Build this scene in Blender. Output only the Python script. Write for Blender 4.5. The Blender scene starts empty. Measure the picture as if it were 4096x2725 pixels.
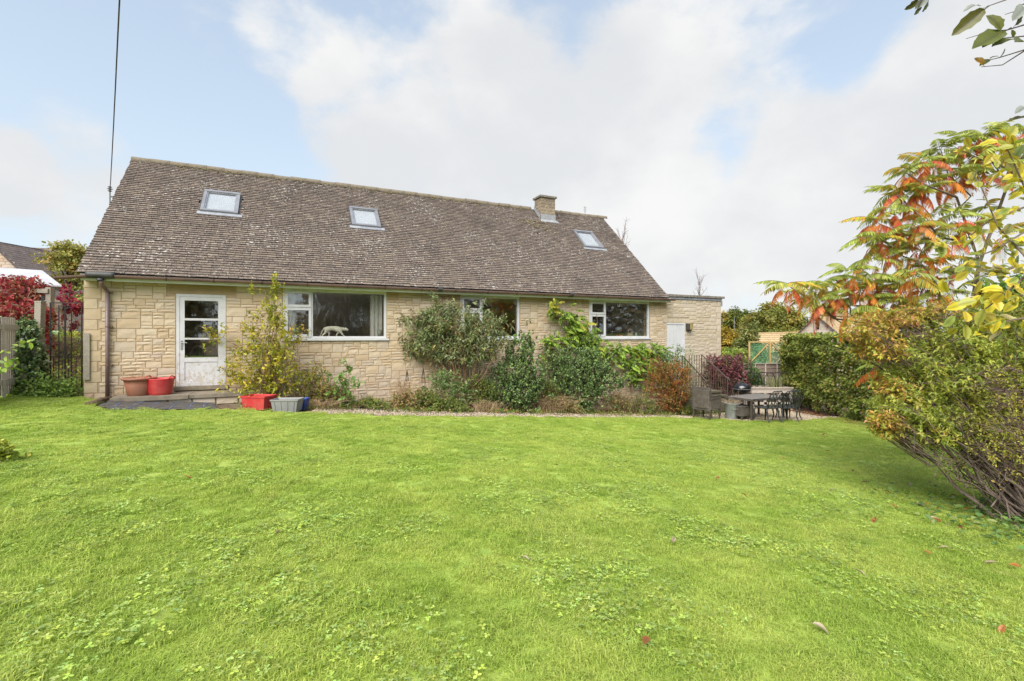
import bpy, bmesh, math, random
import numpy as np
from mathutils import Vector, Matrix, noise as mnoise
R = math.radians
rng = np.random.default_rng(7)
random.seed(7)
sc = bpy.context.scene
COL = sc.collection

# ------------------------------------------------------------------ camera
F = 1921.0; CX = 2048.0; HY = 1342.0; EYE = 1.5        # focal length, centre and horizon in pixels of the 4096 px photo
cam = bpy.data.cameras.new('camera')
cam.sensor_width = 36.0; cam.lens = 36.0 * F / 4096.0
cam.shift_y = (HY - 1362.5) / 4096.0
cam.clip_start = 0.05; cam.clip_end = 3000
cob = bpy.data.objects.new('camera', cam); COL.objects.link(cob)
cob.location = (0, 0, EYE); cob.rotation_euler = (R(90), 0, 0)
sc.camera = cob
sc.render.resolution_x = 1024; sc.render.resolution_y = 681

# ------------------------------------------------------------------ sky, sun, exposure
SUN_EL, SUN_AZ = R(46), R(199)
sd = Vector((math.sin(SUN_AZ) * math.cos(SUN_EL), math.cos(SUN_AZ) * math.cos(SUN_EL), math.sin(SUN_EL)))
SKY_STRENGTH = 0.0585
EXPOSURE = 2.02
world = bpy.data.worlds.new('World'); sc.world = world; world.use_nodes = True
def build_world():
    nt = world.node_tree; nt.nodes.clear()
    def N(t, **k):
        n = nt.nodes.new(t)
        for a, b in k.items(): setattr(n, a, b)
        return n
    def L(a, b): nt.links.new(a, b)
    def M(op, a, b=None, clamp=False):
        n = N('ShaderNodeMath', operation=op, use_clamp=clamp)
        for i, v in enumerate((a, b)):
            if v is None: continue
            if isinstance(v, (int, float)): n.inputs[i].default_value = v
            else: L(v, n.inputs[i])
        return n.outputs[0]
    def mr(v, a, b, c=0.0, d=1.0, smooth=True):
        n = N('ShaderNodeMapRange'); n.interpolation_type = 'SMOOTHSTEP' if smooth else 'LINEAR'
        L(v, n.inputs[0])
        for i, x in enumerate((a, b, c, d)): n.inputs[i + 1].default_value = x
        return n.outputs[0]
    out = N('ShaderNodeOutputWorld'); bg = N('ShaderNodeBackground'); L(bg.outputs[0], out.inputs[0])
    bg.inputs[1].default_value = SKY_STRENGTH
    sky = N('ShaderNodeTexSky', sky_type='NISHITA'); sky.sun_disc = False
    sky.sun_elevation = SUN_EL; sky.sun_rotation = SUN_AZ; sky.air_density = 1.0; sky.dust_density = 1.5; sky.ozone_density = 1.0
    tc = N('ShaderNodeTexCoord'); D = tc.outputs['Generated']
    sep = N('ShaderNodeSeparateXYZ'); L(D, sep.inputs[0])
    zc = M('MAXIMUM', sep.outputs[2], 0.0)
    den = M('ADD', zc, 0.22)
    comb = N('ShaderNodeCombineXYZ')
    L(M('DIVIDE', sep.outputs[0], den), comb.inputs[0]); L(M('DIVIDE', sep.outputs[1], den), comb.inputs[1])
    L(M('MULTIPLY', zc, 2.0), comb.inputs[2])
    puff = N('ShaderNodeVectorMath', operation='MULTIPLY'); L(D, puff.inputs[0]); puff.inputs[1].default_value = (1.0, 1.0, 1.55)
    def noise(scale, detail, rough, off=0.0, dist=0.0):
        n = N('ShaderNodeTexNoise'); n.inputs['Scale'].default_value = scale; n.inputs['Detail'].default_value = detail
        n.inputs['Roughness'].default_value = rough; n.inputs['Distortion'].default_value = dist
        a = N('ShaderNodeVectorMath', operation='ADD'); L(puff.outputs[0], a.inputs[0]); a.inputs[1].default_value = (off, off * 0.7, off * 0.3)
        L(a.outputs[0], n.inputs['Vector']); return n.outputs['Fac']
    n1 = noise(3.6, 9, 0.58, 3.1, 0.15)
    n2 = noise(12.0, 8, 0.62, 9.0, 0.1)
    dens = M('ADD', n1, M('MULTIPLY', M('SUBTRACT', n2, 0.5), 0.17))
    # cloud banks (direction given through photo pixels), amount, outer and inner radius in degrees
    def blob(px, py, ro, ri, amt):
        v = Vector(((px - CX) / F, 1.0, (HY - py) / F)).normalized()
        d = N('ShaderNodeVectorMath', operation='DOT_PRODUCT'); L(D, d.inputs[0]); d.inputs[1].default_value = v
        return mr(d.outputs['Value'], math.cos(R(ro)), math.cos(R(ri)), 0.0, amt)
    tot = dens
    for b in ((1480, 430, 9, 3, .20), (1950, 450, 11, 4, .24), (2400, 430, 12, 4, .20), (2800, 720, 15, 5, .20), (2200, 800, 17, 6, .20),
              (3650, 760, 17, 6, .20), (3000, 1150, 18, 6, .24), (250, 700, 8, 3, .34), (20, 680, 4, 1, .2), (1180, 170, 6, 2, .19), (1950, 0, 9, 1, .12), (3050, 30, 9, 2, .10),
              (4050, 230, 10, 3, .24), (1450, 680, 12, 4, .12), (2560, 140, 7, 1, .13), (850, -20, 6, 2, .10), (3250, 640, 8, 2, .06),
              (600, 330, 19, 5, -.12), (3200, 290, 13, 4, -.10), (2250, 60, 9, 3, -.10), (1500, 0, 12, 4, -.07), (500, 1000, 16, 5, -.06)):
        tot = M('ADD', tot, blob(*b))
    mask = mr(tot, 0.47, 0.72)
    haze = mr(sep.outputs[2], 0.0, 0.60, 0.86, 0.52)
    # pale blue of the open sky
    pale = N('ShaderNodeMix', data_type='RGBA'); L(haze, pale.inputs['Factor']); L(sky.outputs[0], pale.inputs['A']); pale.inputs['B'].default_value = (3.25, 3.72, 4.05, 1)
    shade = noise(2.6, 6, 0.55, 17.0)
    cl = N('ShaderNodeMix', data_type='RGBA'); L(mr(shade, 0.35, 0.65), cl.inputs['Factor'])
    cl.inputs['A'].default_value = (3.35, 3.40, 3.46, 1); cl.inputs['B'].default_value = (4.05, 4.02, 3.95, 1)
    mx = N('ShaderNodeMix', data_type='RGBA'); L(M('MULTIPLY', mask, 0.94), mx.inputs['Factor']); L(pale.outputs['Result'], mx.inputs['A']); L(cl.outputs['Result'], mx.inputs['B'])
    L(mx.outputs['Result'], bg.inputs[0])
build_world()
sl = bpy.data.lights.new('sun', 'SUN'); sl.energy = 1.4; sl.angle = R(55); sl.color = (1.0, 0.955, 0.88)
so = bpy.data.objects.new('sun', sl); COL.objects.link(so); so.rotation_euler = sd.to_track_quat('Z', 'Y').to_euler(); so.location = (-6, -12, 20)
vs = sc.view_settings; vs.view_transform = 'Standard'; vs.look = 'None'; vs.gamma = 1.0; vs.use_curve_mapping = False; vs.exposure = EXPOSURE
sc.display_settings.display_device = 'sRGB'

# ------------------------------------------------------------------ geometry helpers
def at(px, py, Y):
    return np.array([(px - CX) / F * Y, Y, EYE + (HY - py) / F * Y])
def ground(x, y):
    x = np.asarray(x, float); y = np.asarray(y, float)
    xs = np.where(x > 4, 4 + 2 * np.tanh((x - 4) / 2), x)
    xs = np.where(xs < -10, -10 + 3 * np.tanh((xs + 10) / 3), xs)
    ys = np.where(y > 15, 15 + 2 * np.tanh((y - 15) / 2), y)
    ys = np.where(ys < -3, -3 + 2 * np.tanh((ys + 3) / 2), ys)
    return -0.0709 * xs - 0.0447 * ys
def gp(px, py):                       # where the sight line through a photo pixel meets the ground
    lo, hi = 0.5, 60.0
    for _ in range(50):
        m = 0.5 * (lo + hi); p = at(px, py, m)
        if p[2] > ground(p[0], p[1]): lo = m
        else: hi = m
    p = at(px, py, lo); p[2] = ground(p[0], p[1]); return p
TH = R(25.0); AX, AY = -9.141, 10.251
DT = np.array([math.cos(TH), math.sin(TH), 0]); DN = np.array([math.sin(TH), -math.cos(TH), 0])
def H(t, n, z): return np.array([AX, AY, 0]) + DT * t + DN * n + np.array([0, 0, z])      # along the wall, out from the wall, height
def wall_at(px, n):                   # plan position on the line n metres in front of the wall, seen at photo column px
    u = (px - CX) / F; P = H(0, n, 0)
    t = (u * P[1] - P[0]) / (DT[0] - u * DT[1])
    return H(t, n, 0)
def wall_pt(px, py, n=0.0):           # t, z on that plane
    p = wall_at(px, n); t = float((p - H(0, n, 0)) @ DT); return t, EYE + (HY - py) / F * p[1]

class Geo:
    def __init__(s): s.V = []; s.Q = []; s.T = []; s.C = []; s.n = 0
    def add(s, V, Q=None, T=None, col=None):
        V = np.asarray(V, float).reshape(-1, 3)
        if Q is not None and len(Q): s.Q.append(np.asarray(Q, np.int64).reshape(-1, 4) + s.n)
        if T is not None and len(T): s.T.append(np.asarray(T, np.int64).reshape(-1, 3) + s.n)
        c = np.zeros((len(V), 4)); c[:, 3] = 1
        if col is not None:
            col = np.asarray(col, float); c[:, :3] = col if col.ndim > 1 else col[None, :3]
        s.V.append(V); s.C.append(c); s.n += len(V); return s
    def box(s, x0, x1, y0, y1, z0, z1, M=None, col=None):
        V = np.array([[x, y, z] for z in (z0, z1) for y in (y0, y1) for x in (x0, x1)], float)
        if M is not None: V = V @ np.array(M.to_3x3()).T + np.array(M.translation)
        return s.add(V, [[0, 2, 3, 1], [4, 5, 7, 6], [0, 1, 5, 4], [2, 6, 7, 3], [0, 4, 6, 2], [1, 3, 7, 5]], col=col)
    def bar(s, a, b, w, d, up=(0, 0, 1), col=None):        # rectangular bar from a to b
        a = np.asarray(a, float); b = np.asarray(b, float); t = b - a; L = np.linalg.norm(t); t = t / L
        u = np.cross(np.asarray(up, float), t)
        if np.linalg.norm(u) < 1e-4: u = np.cross([1, 0, 0], t)
        u = u / np.linalg.norm(u); v = np.cross(t, u)
        V = [p + u * sx * w / 2 + v * sy * d / 2 for p in (a, b) for sx, sy in ((-1, -1), (1, -1), (1, 1), (-1, 1))]
        return s.add(V, [[3, 2, 1, 0], [4, 5, 6, 7], [0, 1, 5, 4], [1, 2, 6, 5], [2, 3, 7, 6], [3, 0, 4, 7]], col=col)
    def tube(s, P, r, m=6, col=None, cap=True):
        P = np.asarray(P, float); k = len(P); r = np.full(k, r) if np.isscalar(r) else np.asarray(r, float)
        T = np.gradient(P, axis=0); T /= (np.linalg.norm(T, axis=1)[:, None] + 1e-9)
        ref = np.array([0, 0, 1.0]) if abs(T[:, 2]).mean() < 0.8 else np.array([1.0, 0, 0])
        U = np.cross(T, ref); U /= (np.linalg.norm(U, axis=1)[:, None] + 1e-9); W = np.cross(T, U)
        a = np.arange(m) * 2 * math.pi / m
        V = P[:, None, :] + r[:, None, None] * (np.cos(a)[None, :, None] * U[:, None, :] + np.sin(a)[None, :, None] * W[:, None, :])
        i = np.arange(k - 1)[:, None] * m; j = np.arange(m)[None, :]; j2 = (j + 1) % m
        Q = np.stack([i + j, i + j2, i + m + j2, i + m + j], -1).reshape(-1, 4)
        V = V.reshape(-1, 3); Tr = []
        if cap:
            V = np.vstack([V, P[0], P[-1]]); c0 = k * m; c1 = c0 + 1; b = (k - 1) * m
            for q in range(m): Tr += [[c0, (q + 1) % m, q], [c1, b + q, b + (q + 1) % m]]
        return s.add(V, Q, Tr, col)
    def lathe(s, prof, m=24, c=(0, 0, 0), col=None, sx=1.0, sy=1.0):
        prof = np.asarray(prof, float); k = len(prof); a = np.arange(m) * 2 * math.pi / m
        V = np.stack([prof[:, 0][:, None] * np.cos(a) * sx, prof[:, 0][:, None] * np.sin(a) * sy, np.repeat(prof[:, 1][:, None], m, 1)], -1).reshape(-1, 3) + np.array(c)
        i = np.arange(k - 1)[:, None] * m; j = np.arange(m)[None, :]; j2 = (j + 1) % m
        return s.add(V, np.stack([i + j, i + j2, i + m + j2, i + m + j], -1).reshape(-1, 4), col=col)
    def grid(s, X, Y, Z, mask=None, col=None):             # 2D arrays
        ny, nx = X.shape; V = np.stack([X, Y, Z], -1).reshape(-1, 3)
        i, j = np.meshgrid(np.arange(ny - 1), np.arange(nx - 1), indexing='ij')
        if mask is not None: i = i[mask]; j = j[mask]
        b = (i * nx + j).ravel()
        return s.add(V, np.stack([b, b + 1, b + nx + 1, b + nx], -1), col=col)
    def mesh(s, name, off=None, smooth=False, mat=None):
        V = np.vstack(s.V); C = np.vstack(s.C)
        if off is not None: V = V - np.asarray(off)[None, :]
        Q = np.vstack(s.Q) if s.Q else np.zeros((0, 4), np.int64); T = np.vstack(s.T) if s.T else np.zeros((0, 3), np.int64)
        me = bpy.data.meshes.new(name)
        me.vertices.add(len(V)); me.vertices.foreach_set('co', V.astype(np.float32).ravel())
        me.loops.add(Q.size + T.size); me.loops.foreach_set('vertex_index', np.concatenate([Q.ravel(), T.ravel()]).astype(np.int32))
        tot = np.concatenate([np.full(len(Q), 4), np.full(len(T), 3)]).astype(np.int32)
        me.polygons.add(len(tot)); st = np.concatenate([[0], np.cumsum(tot)[:-1]]).astype(np.int32)
        me.polygons.foreach_set('loop_start', st)
        me.polygons.foreach_set('use_smooth', np.full(len(tot), bool(smooth)))
        at_ = me.attributes.new('col', 'FLOAT_COLOR', 'POINT'); at_.data.foreach_set('color', C.astype(np.float32).ravel())
        me.update(calc_edges=True); me.validate()
        if mat: me.materials.append(mat)
        return me
    def obj(s, name, mat, parent=None, off=None, smooth=False, kind=None):
        return put(name, s.mesh(name, off, smooth, mat), parent, kind)

def put(name, me, parent=None, kind=None, loc=None, rot=None):
    o = bpy.data.objects.new(name, me); COL.objects.link(o)
    if parent is not None: o.parent = parent
    if loc is not None: o.location = loc
    if rot is not None: o.rotation_euler = rot
    if kind: o['kind'] = kind
    return o
def tag(o, label=None, cat=None, group=None, kind=None):
    if label: o['label'] = label
    if cat: o['category'] = cat
    if group: o['group'] = group
    if kind: o['kind'] = kind
    return o
def thing(name, label, cat, loc=(0, 0, 0), rz=0.0, group=None):
    o = bpy.data.objects.new(name, None); COL.objects.link(o); o.empty_display_size = 0.2
    o.location = tuple(float(v) for v in loc); o.rotation_euler = (0, 0, rz)
    return tag(o, label, cat, group)
def copy_tree(o, parent=None):
    c = o.copy(); COL.objects.link(c)
    if parent is not None: c.parent = parent
    for ch in list(o.children): copy_tree(ch, c)
    return c

# ------------------------------------------------------------------ materials
def nodes(name):
    m = bpy.data.materials.new(name); m.use_nodes = True; nt = m.node_tree; nt.nodes.clear()
    out = nt.nodes.new('ShaderNodeOutputMaterial'); p = nt.nodes.new('ShaderNodeBsdfPrincipled'); nt.links.new(p.outputs[0], out.inputs[0])
    return m, nt, p, out
class NB:
    def __init__(s, nt): s.nt = nt
    def n(s, t, **k):
        x = s.nt.nodes.new(t)
        for a, b in k.items(): setattr(x, a, b)
        return x
    def l(s, a, b): s.nt.links.new(a, b)
    def set(s, inp, v):
        if isinstance(v, (int, float, tuple)): inp.default_value = (v + (1,)) if isinstance(v, tuple) and len(v) == 3 and inp.type == 'RGBA' else v
        else: s.l(v, inp)
    def pos(s): return s.n('ShaderNodeNewGeometry').outputs['Position']
    def objc(s): return s.n('ShaderNodeTexCoord').outputs['Object']
    def noise(s, vec, scale, detail=4, rough=0.55, dist=0.0):
        x = s.n('ShaderNodeTexNoise'); s.l(vec, x.inputs['Vector']); x.inputs['Scale'].default_value = scale; x.inputs['Detail'].default_value = detail
        x.inputs['Roughness'].default_value = rough; x.inputs['Distortion'].default_value = dist; return x.outputs['Fac']
    def mr(s, v, a, b, c=0.0, d=1.0, smooth=True):
        x = s.n('ShaderNodeMapRange'); x.interpolation_type = 'SMOOTHSTEP' if smooth else 'LINEAR'; s.l(v, x.inputs[0])
        for i, q in enumerate((a, b, c, d)): x.inputs[i + 1].default_value = q
        return x.outputs[0]
    def math(s, op, a, b=None):
        x = s.n('ShaderNodeMath', operation=op)
        s.set(x.inputs[0], a)
        if b is not None: s.set(x.inputs[1], b)
        return x.outputs[0]
    def mix(s, f, a, b, mode='MIX'):
        x = s.n('ShaderNodeMix', data_type='RGBA', blend_type=mode); s.set(x.inputs['Factor'], f); s.set(x.inputs['A'], a); s.set(x.inputs['B'], b); return x.outputs['Result']
    def bump(s, h, strength, dist, p, normal=None):
        b = s.n('ShaderNodeBump'); b.inputs['Strength'].default_value = strength; b.inputs['Distance'].default_value = dist; s.l(h, b.inputs['Height'])
        if normal is not None: s.l(normal, b.inputs['Normal'])
        s.l(b.outputs[0], p.inputs['Normal']); return b.outputs[0]
    def scaled(s, vec, v):
        x = s.n('ShaderNodeVectorMath', operation='MULTIPLY'); s.l(vec, x.inputs[0]); x.inputs[1].default_value = v; return x.outputs[0]
    def rnd(s):           # per-object random plus the per-piece value stored in the mesh
        a = s.n('ShaderNodeAttribute', attribute_name='col'); o = s.n('ShaderNodeObjectInfo')
        sp = s.n('ShaderNodeSeparateColor'); s.l(a.outputs['Color'], sp.inputs[0])
        return s.math('FRACT', s.math('ADD', o.outputs['Random'], sp.outputs[0])), sp
def mat(name, c1, c2=None, scale=4.0, rough=0.7, bump=0.0, bscale=40.0, metal=0.0, spec=0.5, stretch=None, dist=0.004, detail=5):
    m, nt, p, out = nodes(name); b = NB(nt)
    v = b.objc()
    if stretch: v = b.scaled(v, stretch)
    c2 = c2 or tuple(x * 0.7 for x in c1)
    f = b.mr(b.noise(v, scale, detail, 0.6), 0.3, 0.7)
    b.set(p.inputs['Base Color'], b.mix(f, c1, c2))
    p.inputs['Roughness'].default_value = rough; p.inputs['Metallic'].default_value = metal; p.inputs['Specular IOR Level'].default_value = spec
    if bump: b.bump(b.noise(v, bscale, 4, 0.6), bump, dist, p)
    return m
def leaf_material(name, trans=0.38, rough=0.45, spec=0.35, vary=0.25):
    m, nt, p, out = nodes(name); b = NB(nt)
    a = b.n('ShaderNodeAttribute', attribute_name='col'); oi = b.n('ShaderNodeObjectInfo')
    f = b.mr(b.noise(b.pos(), 3.0, 3), 0.3, 0.7, 1 - vary, 1 + vary)
    x = b.n('ShaderNodeVectorMath', operation='SCALE'); b.l(a.outputs['Color'], x.inputs[0]); b.l(f, x.inputs['Scale'])
    b.l(x.outputs[0], p.inputs['Base Color']); p.inputs['Roughness'].default_value = rough; p.inputs['Specular IOR Level'].default_value = spec
    t = b.n('ShaderNodeBsdfTranslucent'); b.l(x.outputs[0], t.inputs[0])
    mx = b.n('ShaderNodeMixShader'); mx.inputs[0].default_value = trans; b.l(p.outputs[0], mx.inputs[1]); b.l(t.outputs[0], mx.inputs[2]); b.l(mx.outputs[0], out.inputs[0])
    return m
LEAF = leaf_material('leaf'); GLOSSY = leaf_material('glossy_leaf', 0.15, 0.28, 0.5)
def bark_material():
    m, nt, p, out = nodes('bark'); b = NB(nt)
    a = b.n('ShaderNodeAttribute', attribute_name='col')
    f = b.mr(b.noise(b.scaled(b.pos(), (30, 30, 8)), 1.0, 4), 0.3, 0.7, 0.65, 1.25)
    x = b.n('ShaderNodeVectorMath', operation='SCALE'); b.l(a.outputs['Color'], x.inputs[0]); b.l(f, x.inputs['Scale'])
    b.l(x.outputs[0], p.inputs['Base Color']); p.inputs['Roughness'].default_value = 0.85; return m
BARK = bark_material()
def M_stone(name, tints, rough_face=True, pale=1.0):
    m, nt, p, out = nodes(name); b = NB(nt); v = b.pos()
    r, sp = b.rnd()
    ramp = b.n('ShaderNodeValToRGB'); b.l(r, ramp.inputs[0]); el = ramp.color_ramp.elements
    for i, (q, c) in enumerate(tints):
        e = el[i] if i < 2 else el.new(q); e.position = q; e.color = c + (1,)
    c = ramp.outputs[0]
    c = b.mix(b.mr(b.noise(v, 7, 5, 0.6), 0.35, 0.7, 0.0, 0.4 * pale), c, (0.50, 0.425, 0.33))
    c = b.mix(b.mr(b.noise(v, 28, 5, 0.65), 0.5, 0.75, 0.0, 0.35), c, (0.28, 0.23, 0.17))
    c = b.mix(b.mr(b.noise(v, 0.9, 5, 0.65), 0.47, 0.7, 0.0, 0.5 * pale), c, (0.47, 0.415, 0.34))
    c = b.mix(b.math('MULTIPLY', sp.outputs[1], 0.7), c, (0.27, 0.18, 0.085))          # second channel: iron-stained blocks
    b.l(c, p.inputs['Base Color']); p.inputs['Roughness'].default_value = 0.9; p.inputs['Specular IOR Level'].default_value = 0.2
    if rough_face: b.bump(b.noise(v, 26, 6, 0.6), 0.35, 0.008, p)
    else: b.bump(b.noise(v, 70, 4, 0.6), 0.25, 0.004, p)
    return m
STONE = M_stone('honey_stone', [(0.0, (0.545, 0.42, 0.275)), (1.0, (0.58, 0.475, 0.355)), (0.2, (0.47, 0.345, 0.22)), (0.45, (0.56, 0.44, 0.30)), (0.62, (0.49, 0.40, 0.31)), (0.8, (0.59, 0.47, 0.33))])
QUOIN = M_stone('dressed_stone', [(0.0, (0.52, 0.41, 0.255)), (1.0, (0.54, 0.44, 0.29)), (0.5, (0.48, 0.36, 0.22))], False)
STONE2 = M_stone('pale_stone', [(0.0, (0.52, 0.44, 0.33)), (1.0, (0.55, 0.47, 0.36)), (0.4, (0.46, 0.38, 0.26)), (0.7, (0.50, 0.43, 0.34))])
MORTAR = mat('mortar', (0.34, 0.245, 0.155), (0.40, 0.30, 0.20), 6, 0.95, 0.3, 60)
MORTAR2 = mat('grey_mortar', (0.40, 0.325, 0.235), (0.34, 0.275, 0.20), 6, 0.95, 0.3, 60)
def M_tile():
    m, nt, p, out = nodes('roof_tile'); b = NB(nt); v = b.pos(); r, sp = b.rnd()
    ramp = b.n('ShaderNodeValToRGB'); b.l(r, ramp.inputs[0]); el = ramp.color_ramp.elements
    T = [(0.0, (0.128, 0.100, 0.088)), (1.0, (0.215, 0.172, 0.138)), (0.35, (0.165, 0.128, 0.108)), (0.7, (0.105, 0.085, 0.078))]
    for i, (q, c) in enumerate(T):
        e = el[i] if i < 2 else el.new(q); e.position = q; e.color = c + (1,)
    c = ramp.outputs[0]
    c = b.mix(b.mr(b.noise(v, 16, 5, 0.7), 0.46, 0.70, 0, 0.75), c, (0.29, 0.235, 0.175))
    c = b.mix(b.mr(b.noise(v, 34, 3, 0.6), 0.60, 0.68, 0, 0.55), c, (0.40, 0.34, 0.24))
    c = b.mix(b.mr(b.noise(v, 26, 4, 0.7), 0.56, 0.70, 0, 0.75), c, (0.035, 0.03, 0.03))
    # pale lichen: blotches, thicker where the slow noise is high
    slow = b.mr(b.noise(v, 0.8, 4, 0.65), 0.35, 0.7, -0.025, 0.045)
    c = b.mix(b.mr(b.noise(b.scaled(v, (1, 1, .6)), 1.1, 5, .65), .52, .72, 0, .5), c, (0.07, 0.058, 0.052))
    lic = b.math('ADD', b.noise(b.scaled(v, (1.0, 1.0, 1.9)), 12.0, 4, 0.55, 0.3), slow)
    c = b.mix(b.mr(lic, 0.645, 0.68, 0, 0.9), c, (0.60, 0.57, 0.53))
    lic2 = b.math('ADD', b.noise(v, 21, 3, 0.5), slow)
    c = b.mix(b.mr(lic2, 0.665, 0.70, 0, 0.8), c, (0.55, 0.52, 0.47))
    c = b.mix(b.math('MULTIPLY', sp.outputs[1], 0.75), c, (0.03, 0.025, 0.022))      # dark lower edges: grime, plus course shadow lines put into the colour
    b.l(c, p.inputs['Base Color']); p.inputs['Roughness'].default_value = 0.92; p.inputs['Specular IOR Level'].default_value = 0.2
    b.bump(b.noise(v, 45, 5, 0.65), 0.5, 0.006, p)
    return m
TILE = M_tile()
DARK = mat('dark_underlay', (0.02, 0.018, 0.016), None, 3, 0.95)
WHITE = mat('white_plastic', (0.62, 0.62, 0.64), (0.54, 0.54, 0.55), 2.5, 0.35, spec=0.5)
def M_flaky(name):
    m, nt, p, out = nodes(name); b = NB(nt); v = b.objc()
    c = b.mix(b.mr(b.noise(v, 4, 4), 0.3, 0.7), (0.58, 0.575, 0.60), (0.49, 0.48, 0.49))
    sep = b.n('ShaderNodeSeparateXYZ'); b.l(v, sep.inputs[0])
    low = b.mr(sep.outputs[2], 0.35, 1.3, 0.10, -0.06)
    fl = b.math('ADD', b.noise(b.scaled(v, (1, 1, 0.7)), 13, 6, 0.62, 0.3), low)
    k = b.mr(fl, 0.60, 0.625)
    c = b.mix(b.math('MULTIPLY', k, 0.85), c, (0.46, 0.40, 0.34))
    c = b.mix(b.mr(b.noise(b.scaled(v, (40, 40, 3)), 1, 4), 0.62, 0.72, 0, 0.4), c, (0.35, 0.32, 0.28))
    b.l(c, p.inputs['Base Color']); p.inputs['Roughness'].default_value = 0.6
    b.bump(b.math('SUBTRACT', 1.0, k), 0.6, 0.004, p); return m
FLAKY = M_flaky('flaking_white_paint')
ALGAE = mat('green_white_paint', (0.62, 0.64, 0.50), (0.50, 0.53, 0.36), 3, 0.6)
FASCIA = mat('fascia_paint', (0.74, 0.74, 0.72), (0.60, 0.61, 0.54), 1.6, 0.5)
GUTTER = mat('brown_plastic', (0.22, 0.130, 0.115), (0.14, 0.085, 0.075), 3, 0.42, stretch=(1, 4, 4))
PIPE = mat('faded_brown_plastic', (0.22, 0.165, 0.165), (0.15, 0.10, 0.095), 1.4, 0.4)
BLACKP = mat('black_plastic', (0.03, 0.03, 0.03), (0.06, 0.058, 0.055), 6, 0.5)
LEAD = mat('lead', (0.24, 0.26, 0.30), (0.36, 0.37, 0.40), 5, 0.55, 0.2, 12, metal=0.2)
PALELEAD = mat('pale_lead', (0.25, 0.26, 0.275), (0.36, 0.36, 0.37), 7, 0.6, 0.2, 12, metal=0.1)
ALU = mat('grey_aluminium', (0.25, 0.25, 0.27), (0.31, 0.31, 0.33), 3, 0.35, metal=0.4)
BLIND = mat('pale_blind', (0.52, 0.53, 0.56), (0.47, 0.48, 0.51), 2, 0.8)
def M_glass(name, wav=0.0, refl=0.10):
    m, nt, p, out = nodes(name); b = NB(nt); nt.nodes.remove(p)
    tr = b.n('ShaderNodeBsdfTransparent'); tr.inputs[0].default_value = (0.955, 0.965, 0.96, 1)
    gl = b.n('ShaderNodeBsdfGlossy'); gl.inputs['Roughness'].default_value = 0.01; gl.inputs[0].default_value = (0.95, 0.95, 0.95, 1)
    lw = b.n('ShaderNodeLayerWeight'); lw.inputs[0].default_value = 0.5
    f = b.math('ADD', b.math('MULTIPLY', b.math('POWER', lw.outputs['Facing'], 5.0), 1.0 - refl), refl)
    if wav:
        bp = b.n('ShaderNodeBump'); bp.inputs['Strength'].default_value = wav; bp.inputs['Distance'].default_value = 0.02
        b.l(b.noise(b.scaled(b.objc(), (7, 7, 3.0)), 1.0, 3, 0.55, 0.6), bp.inputs['Height']); b.l(bp.outputs[0], gl.inputs['Normal'])
    mx = b.n('ShaderNodeMixShader'); b.l(f, mx.inputs[0]); b.l(tr.outputs[0], mx.inputs[1]); b.l(gl.outputs[0], mx.inputs[2]); b.l(mx.outputs[0], out.inputs[0]); return m
GLASS = M_glass('window_glass', 0.03, 0.15); WAVY = M_glass('wavy_glass', 0.2, 0.15); SKYGLASS = M_glass('rooflight_glass', 0.0, 0.12)
ROOM = mat('room_wall', (0.42, 0.39, 0.34), (0.34, 0.31, 0.27), 1.2, 0.8)
def M_wood(name, c1, c2, scale=1.0):
    m, nt, p, out = nodes(name); b = NB(nt); v = b.pos()
    f = b.mr(b.noise(b.scaled(v, (22, 22, 22)), scale, 6, 0.6, 0.6), 0.3, 0.7)
    r, sp = b.rnd()
    c = b.mix(f, c1, c2); c = b.mix(b.math('MULTIPLY', r, 0.35), c, tuple(x * 0.6 for x in c1))
    b.l(c, p.inputs['Base Color']); p.inputs['Roughness'].default_value = 0.85; b.bump(f, 0.3, 0.003, p); return m
GREYWOOD = M_wood('weathered_wood', (0.36, 0.32, 0.26), (0.25, 0.22, 0.18))
PALEWOOD = M_wood('silvered_wood', (0.56, 0.49, 0.42), (0.42, 0.36, 0.30))
PINE = M_wood('new_pine', (0.52, 0.36, 0.15), (0.42, 0.27, 0.10))
LARCH = M_wood('larch_board', (0.24, 0.18, 0.145), (0.17, 0.125, 0.10))
IRON = mat('black_iron', (0.018, 0.018, 0.019), (0.035, 0.03, 0.028), 12, 0.5, metal=0.3)
RAIL = mat('rusty_painted_steel', (0.060, 0.043, 0.032), (0.095, 0.09, 0.045), 5, 0.7, 0.2, 30)
HANDRAIL = mat('grey_handrail', (0.26, 0.225, 0.215), (0.2, 0.17, 0.16), 5, 0.5)
CONCRETE = mat('old_concrete', (0.25, 0.21, 0.155), (0.16, 0.135, 0.10), 6, 0.95, 0.5, 30)
COPING = mat('lichen_coping', (0.10, 0.085, 0.07), (0.27, 0.24, 0.20), 12, 0.95, 0.5, 30)
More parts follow.
